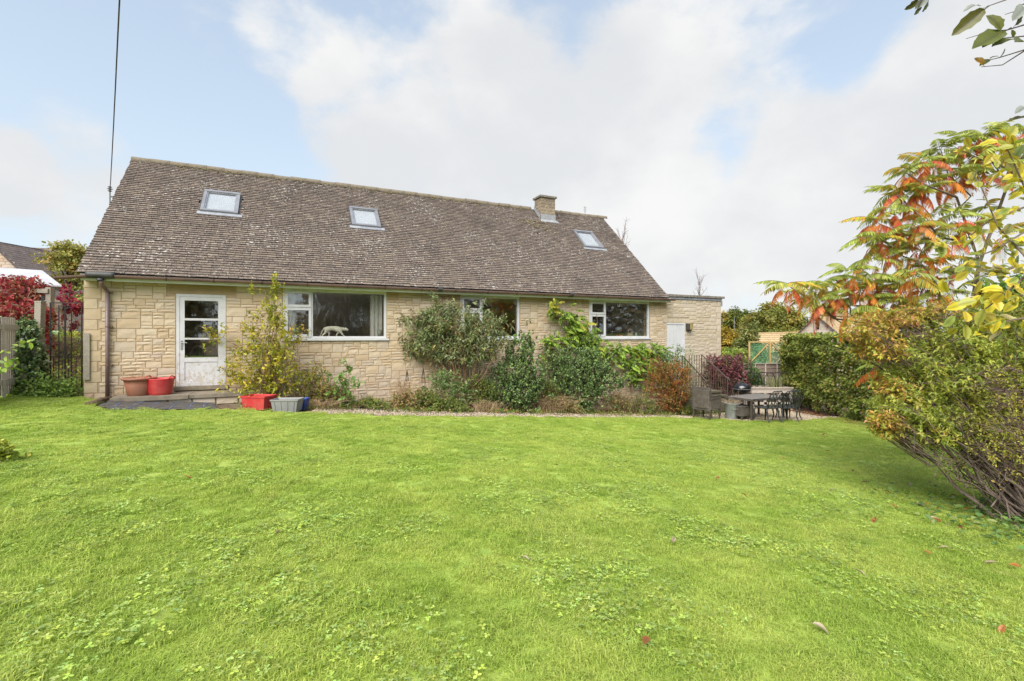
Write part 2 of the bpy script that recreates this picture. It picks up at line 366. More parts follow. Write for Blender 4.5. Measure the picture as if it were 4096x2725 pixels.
# ================================================================== ground
def M_soil():
    m, nt, p, out = nodes('soil'); b = NB(nt); v = b.pos()
    c = b.mix(b.mr(b.noise(v, 5, 6), 0.35, 0.65), (0.13, 0.085, 0.05), (0.20, 0.14, 0.09))
    c = b.mix(b.mr(b.noise(v, 1.3, 4), 0.5, 0.7), c, (0.10, 0.12, 0.035))
    b.l(c, p.inputs['Base Color']); p.inputs['Roughness'].default_value = 1.0; b.bump(b.noise(v, 30, 6, 0.7), 0.8, 0.03, p); return m
SOIL = M_soil()
def M_lawn():
    m, nt, p, out = nodes('lawn_turf'); b = NB(nt); v = b.pos()
    c = b.mix(b.mr(b.noise(v, 6, 6), 0.35, 0.65), (0.24, 0.35, 0.05), (0.36, 0.45, 0.08))
    c = b.mix(b.mr(b.noise(v, 0.7, 4), 0.5, 0.7, 0, .6), c, (0.34, 0.44, 0.08))
    b.l(c, p.inputs['Base Color']); p.inputs['Roughness'].default_value = 1.0; b.bump(b.noise(v, 60, 4, 0.7), 0.6, 0.02, p); return m
def axis(*segs):
    out = []
    for a, b_, n in segs: out += list(np.linspace(a, b_, n, endpoint=False))
    return np.array(out + [segs[-1][1]])
xs = axis((-900, -80, 6), (-80, -20, 12), (-20, 20, 80), (20, 80, 12), (80, 900, 6))
ys = axis((-600, -60, 5), (-60, -10, 10), (-10, 30, 80), (30, 100, 14), (100, 1500, 8))
X, Y = np.meshgrid(xs, ys); Z = ground(X, Y) - 0.035
g = Geo().grid(X, Y, Z); tag(g.obj('ground', SOIL, smooth=True), kind='structure')
LAWN_PX = [(-700, 1640), (-250, 1590), (0, 1572), (180, 1588), (330, 1592), (400, 1604), (372, 1625), (440, 1642), (700, 1641), (850, 1638), (1000, 1642), (1160, 1652), (1300, 1655), (1560, 1664), (1900, 1667), (2300, 1670),
           (2720, 1669), (2860, 1675), (3010, 1684), (3210, 1681), (3390, 1667), (3480, 1684), (3640, 1716), (3800, 1760)]
LAWN = [gp(a, b)[:2] for a, b in LAWN_PX] + [(8.6, 8.0), (7.6, 6.0), (6.2, 4.0), (5.0, 2.0), (5.0, -7), (-16, -7), (-16, 6)]
LAWN = np.array(LAWN)
def inside(poly, x, y):
    x = np.asarray(x); y = np.asarray(y); r = np.zeros(x.shape, bool); n = len(poly)
    for i in range(n):
        x1, y1 = poly[i]; x2, y2 = poly[(i + 1) % n]
        c = ((y1 > y) != (y2 > y)) & (x < (x2 - x1) * (y - y1) / (y2 - y1 + 1e-12) + x1); r ^= c
    return r
def fan(name, poly, dz, m, res=0.12, kind='structure', parent=None):
    poly = np.array(poly); lo = poly.min(0); hi = poly.max(0)
    xs = np.arange(lo[0], hi[0] + res, res); ys = np.arange(lo[1], hi[1] + res, res); X, Y = np.meshgrid(xs, ys)
    mk = inside(poly, 0.5 * (X[:-1, :-1] + X[1:, 1:]), 0.5 * (Y[:-1, :-1] + Y[1:, 1:]))
    return tag(Geo().grid(X, Y, ground(X, Y) + dz, mk).obj(name, m, smooth=True), kind=kind)
fan('lawn', LAWN, 0.0, M_lawn(), 0.12)

# ---------------------------------------------------------------- scatter through geometry nodes (for what nobody could count)
def scatter(name, pts, rots, scl, meshes, m=None, pick=None, parent=None):
    """one object: the points carry turned and scaled copies of the given small meshes"""
    lib = bpy.data.collections.new(name + '_source')
    for me in meshes:
        lib.objects.link(bpy.data.objects.new(name + '_piece', me))
    me = bpy.data.meshes.new(name); pts = np.asarray(pts, np.float32); n = len(pts)
    me.vertices.add(n); me.vertices.foreach_set('co', pts.ravel())
    a = me.attributes.new('turn', 'FLOAT_VECTOR', 'POINT'); a.data.foreach_set('vector', np.asarray(rots, np.float32).ravel())
    a = me.attributes.new('size', 'FLOAT', 'POINT'); a.data.foreach_set('value', np.asarray(scl, np.float32).ravel())
    pk = rng.integers(0, len(meshes), n) if pick is None else pick
    a = me.attributes.new('pick', 'INT', 'POINT'); a.data.foreach_set('value', np.asarray(pk, np.int32))
    o = put(name, me, parent, 'stuff')
    ng = bpy.data.node_groups.new(name, 'GeometryNodeTree')
    ng.interface.new_socket('Geometry', in_out='INPUT', socket_type='NodeSocketGeometry'); ng.interface.new_socket('Geometry', in_out='OUTPUT', socket_type='NodeSocketGeometry')
    gi = ng.nodes.new('NodeGroupInput'); go = ng.nodes.new('NodeGroupOutput'); ip = ng.nodes.new('GeometryNodeInstanceOnPoints')
    ci = ng.nodes.new('GeometryNodeCollectionInfo'); ci.inputs['Collection'].default_value = lib; ci.inputs['Separate Children'].default_value = True; ci.inputs['Reset Children'].default_value = True
    def na(nm, t):
        x = ng.nodes.new('GeometryNodeInputNamedAttribute'); x.data_type = t; x.inputs['Name'].default_value = nm; return [s for s in x.outputs if s.enabled][0]
    e2r = ng.nodes.new('FunctionNodeEulerToRotation')
    L = ng.links.new
    L(gi.outputs[0], ip.inputs['Points']); L(ci.outputs[0], ip.inputs['Instance']); ip.inputs['Pick Instance'].default_value = True
    L(na('pick', 'INT'), ip.inputs['Instance Index']); L(na('turn', 'FLOAT_VECTOR'), e2r.inputs[0]); L(e2r.outputs[0], ip.inputs['Rotation']); L(na('size', 'FLOAT'), ip.inputs['Scale'])
    L(ip.outputs[0], go.inputs[0])
    md = o.modifiers.new('scatter', 'NODES'); md.node_group = ng
    return o

# ---------------------------------------------------------------- grass
def M_grass():
    m, nt, p, out = nodes('grass_blade'); b = NB(nt); v = b.pos()
    a = b.n('ShaderNodeAttribute', attribute_name='col'); oi = b.n('ShaderNodeObjectInfo')
    c = b.mix(b.mr(b.noise(v, 1.1, 5, 0.65), 0.32, 0.68), (0.385, 0.52, 0.09), (0.55, 0.635, 0.15))
    c = b.mix(b.mr(b.noise(v, 0.35, 3, 0.6), 0.45, 0.7, 0, .5), c, (0.58, 0.65, 0.18))
    c = b.mix(b.mr(b.noise(v, 3.3, 4, 0.65), 0.56, 0.74, 0, .55), c, (0.25, 0.42, 0.055))
    c = b.mix(b.mr(b.noise(v, 1.9, 5, 0.7), 0.60, 0.76, 0, .55), c, (0.58, 0.54, 0.22))
    x = b.n('ShaderNodeVectorMath', operation='MULTIPLY'); b.l(c, x.inputs[0]); b.l(a.outputs['Color'], x.inputs[1])
    b.l(x.outputs[0], p.inputs['Base Color']); p.inputs['Roughness'].default_value = 0.5; p.inputs['Specular IOR Level'].default_value = 0.25
    t = b.n('ShaderNodeBsdfTranslucent'); b.l(x.outputs[0], t.inputs[0])
    mx = b.n('ShaderNodeMixShader'); mx.inputs[0].default_value = 0.5; b.l(p.outputs[0], mx.inputs[1]); b.l(t.outputs[0], mx.inputs[2]); b.l(mx.outputs[0], out.inputs[0])
    return m
GRASS = M_grass()
def grass_patch(k, nb, hmin, hmax, size=0.34, width=0.0022):
    g = Geo()
    n = nb; p = rng.uniform(-size / 2, size / 2, (n, 2)); a = rng.uniform(0, 2 * math.pi, n); h = rng.uniform(hmin, hmax, n) * rng.uniform(0.7, 1.1, n)
    lean = rng.uniform(0.5, 1.9, n) * h; w = width * rng.uniform(0.7, 1.5, n)
    dx = np.cos(a); dy = np.sin(a); sx = -dy; sy = dx
    z0 = np.zeros(n) - 0.01
    def P(f, hf, ww): return np.stack([p[:, 0] + dx * lean * f + sx * ww, p[:, 1] + dy * lean * f + sy * ww, z0 * (hf == 0) + h * hf], -1)
    V = np.stack([P(0, 0, w), P(0, 0, -w), P(0.25, 0.6, -w * .9), P(0.25, 0.6, w * .9), P(1.0, 0.82, 0 * w)], 1).reshape(-1, 3)
    b_ = np.arange(n)[:, None] * 5
    c = np.where(rng.random(n)[:, None] < 0.10, np.array([1.25, 1.12, 1.5]), np.array([1.0, 1.0, 1.0])) * rng.uniform(0.7, 1.25, (n, 1))
    g.add(V, b_ + np.array([[0, 1, 2, 3]]), b_ + np.array([[3, 2, 4]]), np.repeat(c, 5, 0))
    return g.mesh('grass_tuft', mat=GRASS)
GP = [grass_patch(k, 700, 0.016, 0.032) for k in range(4)] + [grass_patch(9, 520, 0.022, 0.044)]
def lawn_points(sp, y0, y1, xr=1.16, jit=0.5):
    pts = []
    y = y0
    xs = np.arange(-xr * y1 - 1, xr * y1 + 1, sp); ys = np.arange(y0, y1, sp)
    X, Y = np.meshgrid(xs, ys); X = X + rng.uniform(-jit, jit, X.shape) * sp; Y = Y + rng.uniform(-jit, jit, X.shape) * sp
    k = (np.abs(X) < xr * Y + 0.8) & inside(LAWN, X, Y); return np.stack([X[k], Y[k]], -1)
pts = np.vstack([lawn_points(0.15, 1.4, 5.0), lawn_points(0.19, 5.0, 9.5), lawn_points(0.22, 9.5, 17)])
nz = np.array([mnoise.noise((float(a) * 1.3, float(b) * 1.3, 0.0)) for a, b in pts])
z = ground(pts[:, 0], pts[:, 1])
rot = np.stack([rng.normal(0, 0.07, len(pts)), rng.normal(0, 0.07, len(pts)), rng.uniform(0, 6.28, len(pts))], -1)
scl = np.clip(0.88 + 0.25 * nz + rng.normal(0, 0.08, len(pts)), 0.68, 1.12)
pick = np.where(nz > 0.5, 4, rng.integers(0, 4, len(pts)))
tag(scatter('lawn_grass', np.column_stack([pts, z - 0.004]), rot, scl, GP, pick=pick), 'short bright green mown lawn grass in front of the bungalow', 'grass')
# clover and plantain leaves in the turf
def clover_patch(n, size=0.32):
    g = Geo()
    for i in range(n):
        c = rng.uniform(-size / 2, size / 2, 2); h = rng.uniform(0.025, 0.05); a0 = rng.uniform(0, 6.28); r = rng.uniform(0.006, 0.012)
        col = np.array([0.44, 0.57, 0.11]) * rng.uniform(0.7, 1.25) * np.array([rng.uniform(.85, 1.15), 1, rng.uniform(.8, 1.8)])
        for q in range(3):
            a = a0 + q * 2.094; d = np.array([math.cos(a), math.sin(a)]); s = np.array([-d[1], d[0]])
            til = rng.uniform(-0.3, 0.4)
            pp = [(0, 0), (.55, .55), (1.25, .62), (1.6, 0), (1.25, -.62), (.55, -.55)]
            V = [[c[0] + (d[0] * u + s[0] * w) * r, c[1] + (d[1] * u + s[1] * w) * r, h + til * u * r + 0.12 * abs(w) * r] for u, w in pp]
            g.add(V, [[0, 1, 2, 3], [0, 3, 4, 5]], col=col)
    return g.mesh('clover', mat=LEAF)
CP = [clover_patch(34), clover_patch(20), clover_patch(52)]
cp = np.vstack([lawn_points(0.17, 1.4, 6.5), lawn_points(0.22, 6.5, 10)])
cn = np.array([mnoise.fractal((float(a) * 0.9 + 7, float(b) * 0.9, 3.0), 1.0, 2.0, 3) for a, b in cp])
keep = cn + rng.uniform(-.55, .55, len(cp)) > 0.26
cp = cp[keep]; k = len(cp)
tag(scatter('lawn_clover', np.column_stack([cp, ground(cp[:, 0], cp[:, 1])]), np.stack([np.zeros(k), np.zeros(k), rng.uniform(0, 6.28, k)], -1), rng.uniform(0.7, 1.2, k), CP), 'pale clover and small weeds growing through the lawn', 'clover')

# ---------------------------------------------------------------- bed, gravel, membrane
def wpoly(list_tn): return [H(t, n, 0)[:2] for t, n in list_tn]
def M_gravel():
    m, nt, p, out = nodes('gravel_base'); b = NB(nt); v = b.pos()
    vo = b.n('ShaderNodeTexVoronoi'); b.l(v, vo.inputs['Vector']); vo.inputs['Scale'].default_value = 38
    c = b.mix(b.mr(vo.outputs['Distance'], 0.1, 0.6), (0.40, 0.32, 0.22), (0.16, 0.12, 0.08))
    b.l(c, p.inputs['Base Color']); b.bump(vo.outputs['Distance'], 0.8, 0.02, p); p.inputs['Roughness'].default_value = 0.95; return m
GRAV = M_gravel()
PATIO = [gp(a, b)[:2] for a, b in [(2690, 1671), (2860, 1676), (3010, 1685), (3210, 1682), (3390, 1668)]] + [(9.9, 15.5), (9.7, 17.5), (8.6, 18.0), (6.0, 17.6), (4.9, 15.9)]
fan('gravel_patio', PATIO, 0.004, GRAV)
STRIP = [gp(a, b)[:2] for a, b in [(1230, 1651), (1300, 1656), (1560, 1665), (1900, 1668), (2300, 1671), (2700, 1670), (2700, 1655), (2300, 1656), (1900, 1651), (1640, 1645), (1560, 1628), (1400, 1622), (1300, 1626)]]
fan('gravel_path', STRIP, 0.004, GRAV, 0.08)
def pebble(k):
    g = Geo(); m = 6
    pr = [(0.001, -0.5), (0.75, -0.35), (1.0, 0.0), (0.7, 0.45), (0.001, 0.6)]
    g.lathe(pr, m, sx=1.0, sy=rng.uniform(0.6, 0.9)); V = np.vstack(g.V) * rng.uniform(0.75, 1.2, (g.n, 1)); g.V = [V]
    return g.mesh('pebble', smooth=False, mat=PEB)
def M_peb():
    m, nt, p, out = nodes('pebble_stone'); b = NB(nt); oi = b.n('ShaderNodeObjectInfo')
    ramp = b.n('ShaderNodeValToRGB'); b.l(oi.outputs['Random'], ramp.inputs[0]); e = ramp.color_ramp.elements
    e[0].color = (0.30, 0.235, 0.16, 1); e[1].color = (0.62, 0.55, 0.44, 1); x = e.new(0.5); x.color = (0.46, 0.37, 0.26, 1)
    b.l(ramp.outputs[0], p.inputs['Base Color']); p.inputs['Roughness'].default_value = 0.8; return m
PEB = M_peb(); PM = [pebble(i) for i in range(4)]
def pebbles(name, poly, n, label):
    poly = np.array(poly); lo = poly.min(0); hi = poly.max(0); p = rng.uniform(lo, hi, (n * 3, 2)); p = p[inside(poly, p[:, 0], p[:, 1])][:n]; k = len(p)
    tag(scatter(name, np.column_stack([p, ground(p[:, 0], p[:, 1]) + 0.008]), rng.uniform(0, 6.28, (k, 3)) * np.array([.1, .1, 1]), rng.uniform(0.008, 0.019, k), PM), label, 'gravel')
pebbles('patio_gravel', PATIO, 16000, 'pale buff gravel of the patio under the garden furniture')
pebbles('bed_gravel', STRIP, 9000, 'pale buff gravel strip between lawn and flower bed')
def M_membrane():
    m, nt, p, out = nodes('weed_membrane'); b = NB(nt); v = b.objc()
    c = b.mix(b.mr(b.noise(v, 9, 6, 0.7), 0.4, 0.7), (0.055, 0.052, 0.052), (0.13, 0.115, 0.095))
    b.l(c, p.inputs['Base Color']); p.inputs['Roughness'].default_value = 0.7; b.bump(b.noise(v, 7, 4), 0.5, 0.03, p); return m
MEM = [gp(a, b) for a, b in ((395, 1626), (440, 1643), (700, 1642), (870, 1640), (850, 1609), (700, 1607), (560, 1605), (440, 1606))]
g = Geo(); gl = []
lo = np.array([m_[:2] for m_ in MEM]).min(0) - .05; hi = np.array([m_[:2] for m_ in MEM]).max(0) + .05
xx, yy = np.meshgrid(np.arange(lo[0], hi[0], .05), np.arange(lo[1], hi[1], .05))
wr = np.array([[mnoise.noise((float(a) * 4, float(b) * 4, 1)) for a, b in zip(r1, r2)] for r1, r2 in zip(xx, yy)])
mk = inside(np.array([m_[:2] for m_ in MEM]), 0.5 * (xx[:-1, :-1] + xx[1:, 1:]), 0.5 * (yy[:-1, :-1] + yy[1:, 1:]))
root = tag(g.grid(xx, yy, ground(xx, yy) + 0.022 + 0.016 * wr, mk).obj('weed_membrane', M_membrane(), smooth=True), 'black woven weed membrane with blue lines laid below the door step', 'ground sheet')
BLUE = mat('blue_thread', (0.28, 0.42, 0.72), (0.22, 0.33, 0.6), 4, 0.6)
for (a, b_), (c, d) in (((500, 1641), (575, 1610)), ((575, 1641), (640, 1612)), ((675, 1641), (718, 1608)), ((748, 1640), (785, 1609)), ((808, 1639), (828, 1613)), ((455, 1636), (480, 1615))):
    p0 = gp(a, b_); p1 = gp(c, d); P = np.array([p0 + (p1 - p0) * f + np.array([0.012 * math.sin(9 * f), 0, 0.033]) for f in np.linspace(0, 1, 7)])
    for i in range(7): P[i, 2] = ground(P[i, 0], P[i, 1]) + 0.026 + 0.016 * mnoise.noise((P[i, 0] * 4, P[i, 1] * 4, 1))
    Geo().tube(P, 0.0045, 4).obj('blue_line', BLUE, root)
# torn turf edge at the left of the membrane
g = Geo(); pts = [gp(a, b) for a, b in ((335, 1620), (372, 1618), (400, 1606), (440, 1596))]
g.tube([p + np.array([0, 0.03, 0.02]) for p in pts], [0.03, 0.06, 0.06, 0.03], 7)
tag(g.obj('turf_edge', SOIL, smooth=True), kind='structure')

# ================================================================== the bungalow
house = thing('bungalow', 'honey stone bungalow with long grey tiled roof, white windows and chimney', 'house', (AX, AY, 0), TH)
WLEN = 16.15; ZT = 2.68; ZB = -1.3
DOOR = (1.645, 2.62, 0.335, 2.45)
WINS = [(3.84, 6.35, 1.42, 2.655), (8.45, 10.33, 1.42, 2.655), (12.87, 15.36, 1.42, 2.655)]
ADOOR = (16.10, 17.01, -0.35, 1.945)
def wall_pieces(g, t0, t1, z0, z1, holes, y0, y1):
    hs = sorted([h for h in holes if h[0] >= t0 - .01 and h[1] <= t1 + .01])
    x = t0
    for h in hs:
        g.box(x, h[0], y0, y1, z0, z1); g.box(h[0], h[1], y0, y1, z0, h[2]); 
        if h[3] < z1: g.box(h[0], h[1], y0, y1, h[3], z1)
        x = h[1]
    g.box(x, t1, y0, y1, z0, z1)
g = Geo(); wall_pieces(g, 0, WLEN - .1, ZB, ZT, [DOOR] + WINS, 0.0, 0.28)
g.box(0.0, WLEN - .1, 6.98, 7.26, ZB, ZT); g.box(-0.0, 0.28, 0.28, 6.98, ZB, ZT)
# gable triangles
for t in (0.0, WLEN - .38):
    g.add([[t, 0, ZT], [t, 7.26, ZT], [t, 3.63, 6.2], [t + .28, 0, ZT], [t + .28, 7.26, ZT], [t + .28, 3.63, 6.2]], [[0, 3, 5, 2], [1, 2, 5, 4], [0, 1, 4, 3]], [[0, 2, 1], [3, 4, 5]])
g.box(WLEN - .38, WLEN - .1, 0.28, 6.98, ZB, ZT)
wall = g.obj('wall', MORTAR, house)

_sm = {}
def stone_mesh(w, h, var, mt, rough=1.0):
    key = (round(w, 3), round(h, 3), var, mt.name)
    if key in _sm: return _sm[key]
    V, Q = stone_geo(w, h, rough, np.random.default_rng(hash(key[:3]) % 100000))
    g = Geo().add(V, Q); _sm[key] = g.mesh('stone', mat=mt); return _sm[key]
def stone_geo(w, h, rough, r):
    """block face, lower-left corner at the origin, wall plane y=0, bulging towards -y; joints stay recessed"""
    j = 0.0042; nx = 4 if w > 0.17 else 3; nz = 3
    xs = np.linspace(j + .006, w - j - .006, nx); zs = np.linspace(j + .005, h - j - .005, nz)
    X, Z = np.meshgrid(xs, zs); e = (X > xs[0]) & (X < xs[-1]) & (Z > zs[0]) & (Z < zs[-1])
    Yf = np.where(e, -0.0105 - rough * r.uniform(0.0, 0.011, X.shape), -0.0075 - rough * r.uniform(0, 0.005, X.shape))
    X = X + np.where(e, r.uniform(-.012, .012, X.shape), r.uniform(-.003, .003, X.shape)); Z = Z + r.uniform(-.003, .003, Z.shape)
    V = [np.stack([X, Yf, Z], -1).reshape(-1, 3)]
    ring = [(i, 0) for i in range(nx)] + [(nx - 1, k) for k in range(1, nz)] + [(i, nz - 1) for i in range(nx - 2, -1, -1)] + [(0, k) for k in range(nz - 2, 0, -1)]
    idx = [k * nx + i for i, k in ring]; F_ = V[0][idx].copy()
    B = F_.copy(); B[:, 1] = 0.001; c = np.array([w / 2, 0, h / 2]); B[:, 0] = np.clip(B[:, 0] + np.sign(B[:, 0] - c[0]) * .006, j, w - j); B[:, 2] = np.clip(B[:, 2] + np.sign(B[:, 2] - c[2]) * .005, j, h - j)
    n0 = nx * nz; m = len(idx); V.append(B)
    Q = [[k * nx + i, k * nx + i + 1, (k + 1) * nx + i + 1, (k + 1) * nx + i] for k in range(nz - 1) for i in range(nx - 1)]
    Q += [[n0 + q, n0 + (q + 1) % m, idx[(q + 1) % m], idx[q]] for q in range(m)]
    return np.vstack(V), Q
def layout(t0, t1, z0, z1, ut, uz, holes, pieces, r, rowjit=True):
    """random-coursed blocks: list of (t, z, w, h)"""
    nx = int(round((t1 - t0) / ut)); nz = int(round((z1 - z0) / uz)); occ = np.zeros((nz, nx), bool); out = []
    for a, b_, c, d in holes:
        occ[max(0, int(math.floor((c - z0) / uz + .02))):max(0, int(math.ceil((d - z0) / uz - .02))), max(0, int(math.floor((a - t0) / ut + .02))):max(0, int(math.ceil((b_ - t0) / ut - .02)))] = True
    P = np.array([p[2] for p in pieces], float); P /= P.sum()
    for k in range(nz):
        i = 0
        while i < nx:
            if occ[k, i]: i += 1; continue
            run = 0
            while i + run < nx and not occ[k, i + run]: run += 1
            w0, h0, _ = pieces[r.choice(len(pieces), p=P)]
            w0 = int(w0 + r.integers(-1, 2))
            if run <= w0 + 2: w0 = run if run <= 9 else run // 2
            h = 0
            while h < h0 and k + h < nz and not occ[k + h, i:i + w0].any(): h += 1
            occ[k:k + h, i:i + w0] = True; out.append((t0 + i * ut, z0 + k * uz, w0 * ut, h * uz)); i += w0
    return out
r1 = np.random.default_rng(21)
quoins = []
zq = 0.26
k = 0
while zq < 2.6:
    hq = min(0.226, 2.68 - zq); quoins.append((0.0, zq, 0.30 if k % 2 else 0.235, hq)); zq += 0.226; k += 1
LINT = (1.50, 2.80, 2.45, 2.68)
hol = [(DOOR[0], DOOR[1], -1, 2.45), LINT] + WINS + [(q[0], q[0] + q[2], q[1], q[1] + q[3]) for q in quoins] + [(a - .04, b_ + .06, 1.36, 1.43) for a, b_, _, _ in WINS]
PCS = [(6, 1, 3.4), (5, 1, 2.0), (8, 1, 3.0), (5, 2, 2.2), (7, 2, 2.6), (8, 2, 1.2), (4, 2, 0.7), (7, 3, 1.0), (9, 3, 0.4), (10, 1, 1.0)]
blocks = layout(0.0, WLEN, -1.0, 2.68, 0.043, 0.0736, hol, PCS, r1)
def px_of(P): return CX + F * P[0] / P[1], HY - F * (P[2] - EYE) / P[1]
items = []
for (t, z, w, h) in blocks:
    p = H(t + w / 2, 0, z + h / 2)
    if z + h < ground(p[0], p[1]) - 0.05: continue
    items.append((w * h / p[1] ** 2 * (0.4 if z < 0.2 else 1), t, z, w, h))
items.sort(reverse=True)
def lay(items, parent, mt, y=0.0, limit=300, stain=None, rest='stone_rubble', rough=1.0):
    gr = Geo()
    for i, (_, t, z, w, h) in enumerate(items):
        st = stain(t, z + h) if stain else 0
        if i < limit and not st:
            o = put('stone', stone_mesh(w, h, i % 3, mt, rough), parent, None, (t, y, z))
        else:
            V, Q = stone_geo(w, h, rough, r1); gr.add(V + np.array([t, y, z]), Q, col=(r1.random(), st, 0))
    if gr.n: gr.obj(rest, mt, parent, kind='stuff')
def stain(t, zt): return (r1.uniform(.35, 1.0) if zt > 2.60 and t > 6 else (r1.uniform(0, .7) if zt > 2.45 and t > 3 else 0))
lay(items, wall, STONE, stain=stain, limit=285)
for (t, z, w, h) in quoins:
    put('quoin_stone', stone_mesh(w, h, 7, QUOIN, 0.12), wall, None, (t, 0, z))
LINTEL = mat('brown_lintel_stone', (0.36, 0.255, 0.14), (0.31, 0.22, 0.125), 4, 0.9, 0.2, 70)
put('lintel', stone_mesh(LINT[1] - LINT[0], LINT[3] - LINT[2] - .002, 8, LINTEL, 0.05), wall, None, (LINT[0], 0, LINT[2]))

# ---------------------------------------------------------------- roof
CS, SN = math.cos(R(43.0)), math.sin(R(43.0)); EY0, EZ0 = -0.30, 2.80; SL = (3.63 - EY0) / CS
def roofp(t, s, h=0.0): return np.array([t, EY0 + s * CS - h * SN, EZ0 + s * SN + h * CS])
def roof_hit(px, py):
    d = np.array([(px - CX) / F, 1.0, (HY - py) / F]); o = np.array([0, 0, EYE])
    nrm = -DN * 0 + np.array([math.sin(TH) * SN, -math.cos(TH) * SN, CS]); p0 = H(0, -EY0, EZ0)
    k = ((p0 - o) @ nrm) / (d @ nrm); P = o + d * k; q = P - p0
    t = q @ DT; s = (q @ (-DN)) / CS
    return t, s, P
RT0, RT1 = -0.03, 15.98
g = Geo()
a, b_, c = roofp(RT0 + .03, 0.02), roofp(RT0 + .03, SL), roofp(RT1 - .03, 0.02)
def slab(g, t0, t1, th=0.10):
    P = [roofp(t0, 0.05, -.002), roofp(t0, SL, -.002), roofp(t0, SL, -th), roofp(t0, 0.05, -th)]
    P2 = [p + np.array([t1 - t0, 0, 0]) for p in P]
    g.add(P + P2, [[0, 4, 5, 1], [1, 5, 6, 2], [2, 6, 7, 3], [3, 7, 4, 0], [0, 1, 2, 3], [7, 6, 5, 4]])
slab(g, RT0 + .03, RT1 - .03)
# rear slope
e = roofp(0, SL, -.002); P = [np.array([t, y, z]) for t in (RT0 + .03, RT1 - .03) for y, z in ((e[1], e[2]), (7.6, 2.80), (7.6, 2.70), (e[1], e[2] - .1))]
g.add(P, [[0, 4, 5, 1], [1, 5, 6, 2], [2, 6, 7, 3], [0, 1, 2, 3], [7, 6, 5, 4]])
roof = g.obj('roof', DARK, house)
# rooflights and chimney footprints on the slope
def rect(pxs):
    h = [roof_hit(*p)[:2] for p in pxs]; t = [q[0] for q in h]; s = [q[1] for q in h]
    return ((t[0] + t[2]) / 2, (t[1] + t[3]) / 2, (s[2] + s[3]) / 2, (s[0] + s[1]) / 2)
LIGHTS = [rect([(817, 769), (965, 784), (805, 849), (950, 864)]), rect([(1393, 834), (1509, 847), (1410, 905), (1522, 918)]), rect([(2295, 929), (2367, 933), (2335, 993), (2407, 997)])]
LIGHTS[2] = (LIGHTS[2][0], max(LIGHTS[2][1], LIGHTS[2][0] + .6), LIGHTS[2][2], LIGHTS[2][3])
c0 = roof_hit(2165, 884); c1 = roof_hit(2219, 884); CHT0, CHS = c0[0], (c0[1] + c1[1]) / 2; CHT1 = c1[0]
CHD = 0.52
NOTILE = [(l[0] + .02, l[1] - .02, l[2] - .02, l[3] - .03) for l in LIGHTS] + [(CHT0, CHT1, CHS, CHS + CHD / CS)]
print('LIGHTS', LIGHTS, 'CHIM', CHT0, CHT1, CHS, 'SL', SL)
DS = 0.0958; NROW = int((SL - .08) / DS)
tiles = []
for r_ in range(NROW):
    t = RT0 + rng.uniform(-.012, .012); first = True
    while t < RT1 - .03:
        w = rng.choice([0.15, 0.175, 0.2, 0.225]) if not (first and r_ % 2) else 0.24
        first = False
        if t + w > RT1 - .06: w = RT1 - t + rng.uniform(-.01, .01)
        s = r_ * DS + rng.normal(0, .004)
        cx = t + w / 2; cs = s + DS / 2
        if not any(q[0] < cx < q[1] and q[2] < cs < q[3] for q in NOTILE): tiles.append((t, s, w))
        t += w
def tile_geo(w, hj=0.0):
    a = .0035; C0 = [0, 0, .013 + hj]; V = [[a, 0, .014 + hj], [w - a, 0, .014 + hj], [w - a, 0, .035 + hj], [a, 0, .035 + hj], [a, .15, .006], [w - a, .15, .006], [a, .15, -.004], [w - a, .15, -.004], [a, .004, .037 + hj], [w - a, .004, .037 + hj], [a, 0, .035 + hj], [w - a, 0, .035 + hj]]
    return np.array(V), [[0, 1, 2, 3], [10, 11, 9, 8], [8, 9, 5, 4], [0, 10, 4, 6], [1, 7, 5, 11]], [[10, 8, 4], [11, 5, 9]]
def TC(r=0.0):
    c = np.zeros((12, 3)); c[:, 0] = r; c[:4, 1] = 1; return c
tiles.sort(key=lambda q: (lambda P: -q[2] * (1 if 1 else 0) / P[1] ** 2 * 10 + q[1] * .02)(H(q[0], .3 - q[1] * CS, 0)))
tm = {}
gr = Geo(); Mr = np.array([[1, 0, 0], [0, CS, -SN], [0, SN, CS]])
for i, (t, s, w) in enumerate(tiles):
    hj = abs(rng.normal(0, .003))
    if i < 300:
        key = round(w, 2)
        if key not in tm:
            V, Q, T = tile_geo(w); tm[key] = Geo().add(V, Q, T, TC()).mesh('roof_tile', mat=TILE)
        p = roofp(t, s, hj); o = put('roof_tile', tm[key], roof, None, tuple(p), (R(43.0) + rng.normal(0, .006), rng.normal(0, .004), rng.normal(0, .008)))
    else:
        V, Q, T = tile_geo(w, hj); V = V + np.array([0, s, 0]); a_ = rng.normal(0, .008); V[:, 1] += (V[:, 0] - w / 2) * a_
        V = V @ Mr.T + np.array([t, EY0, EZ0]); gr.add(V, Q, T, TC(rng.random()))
gr.obj('roof_tiles', TILE, roof, kind='stuff')
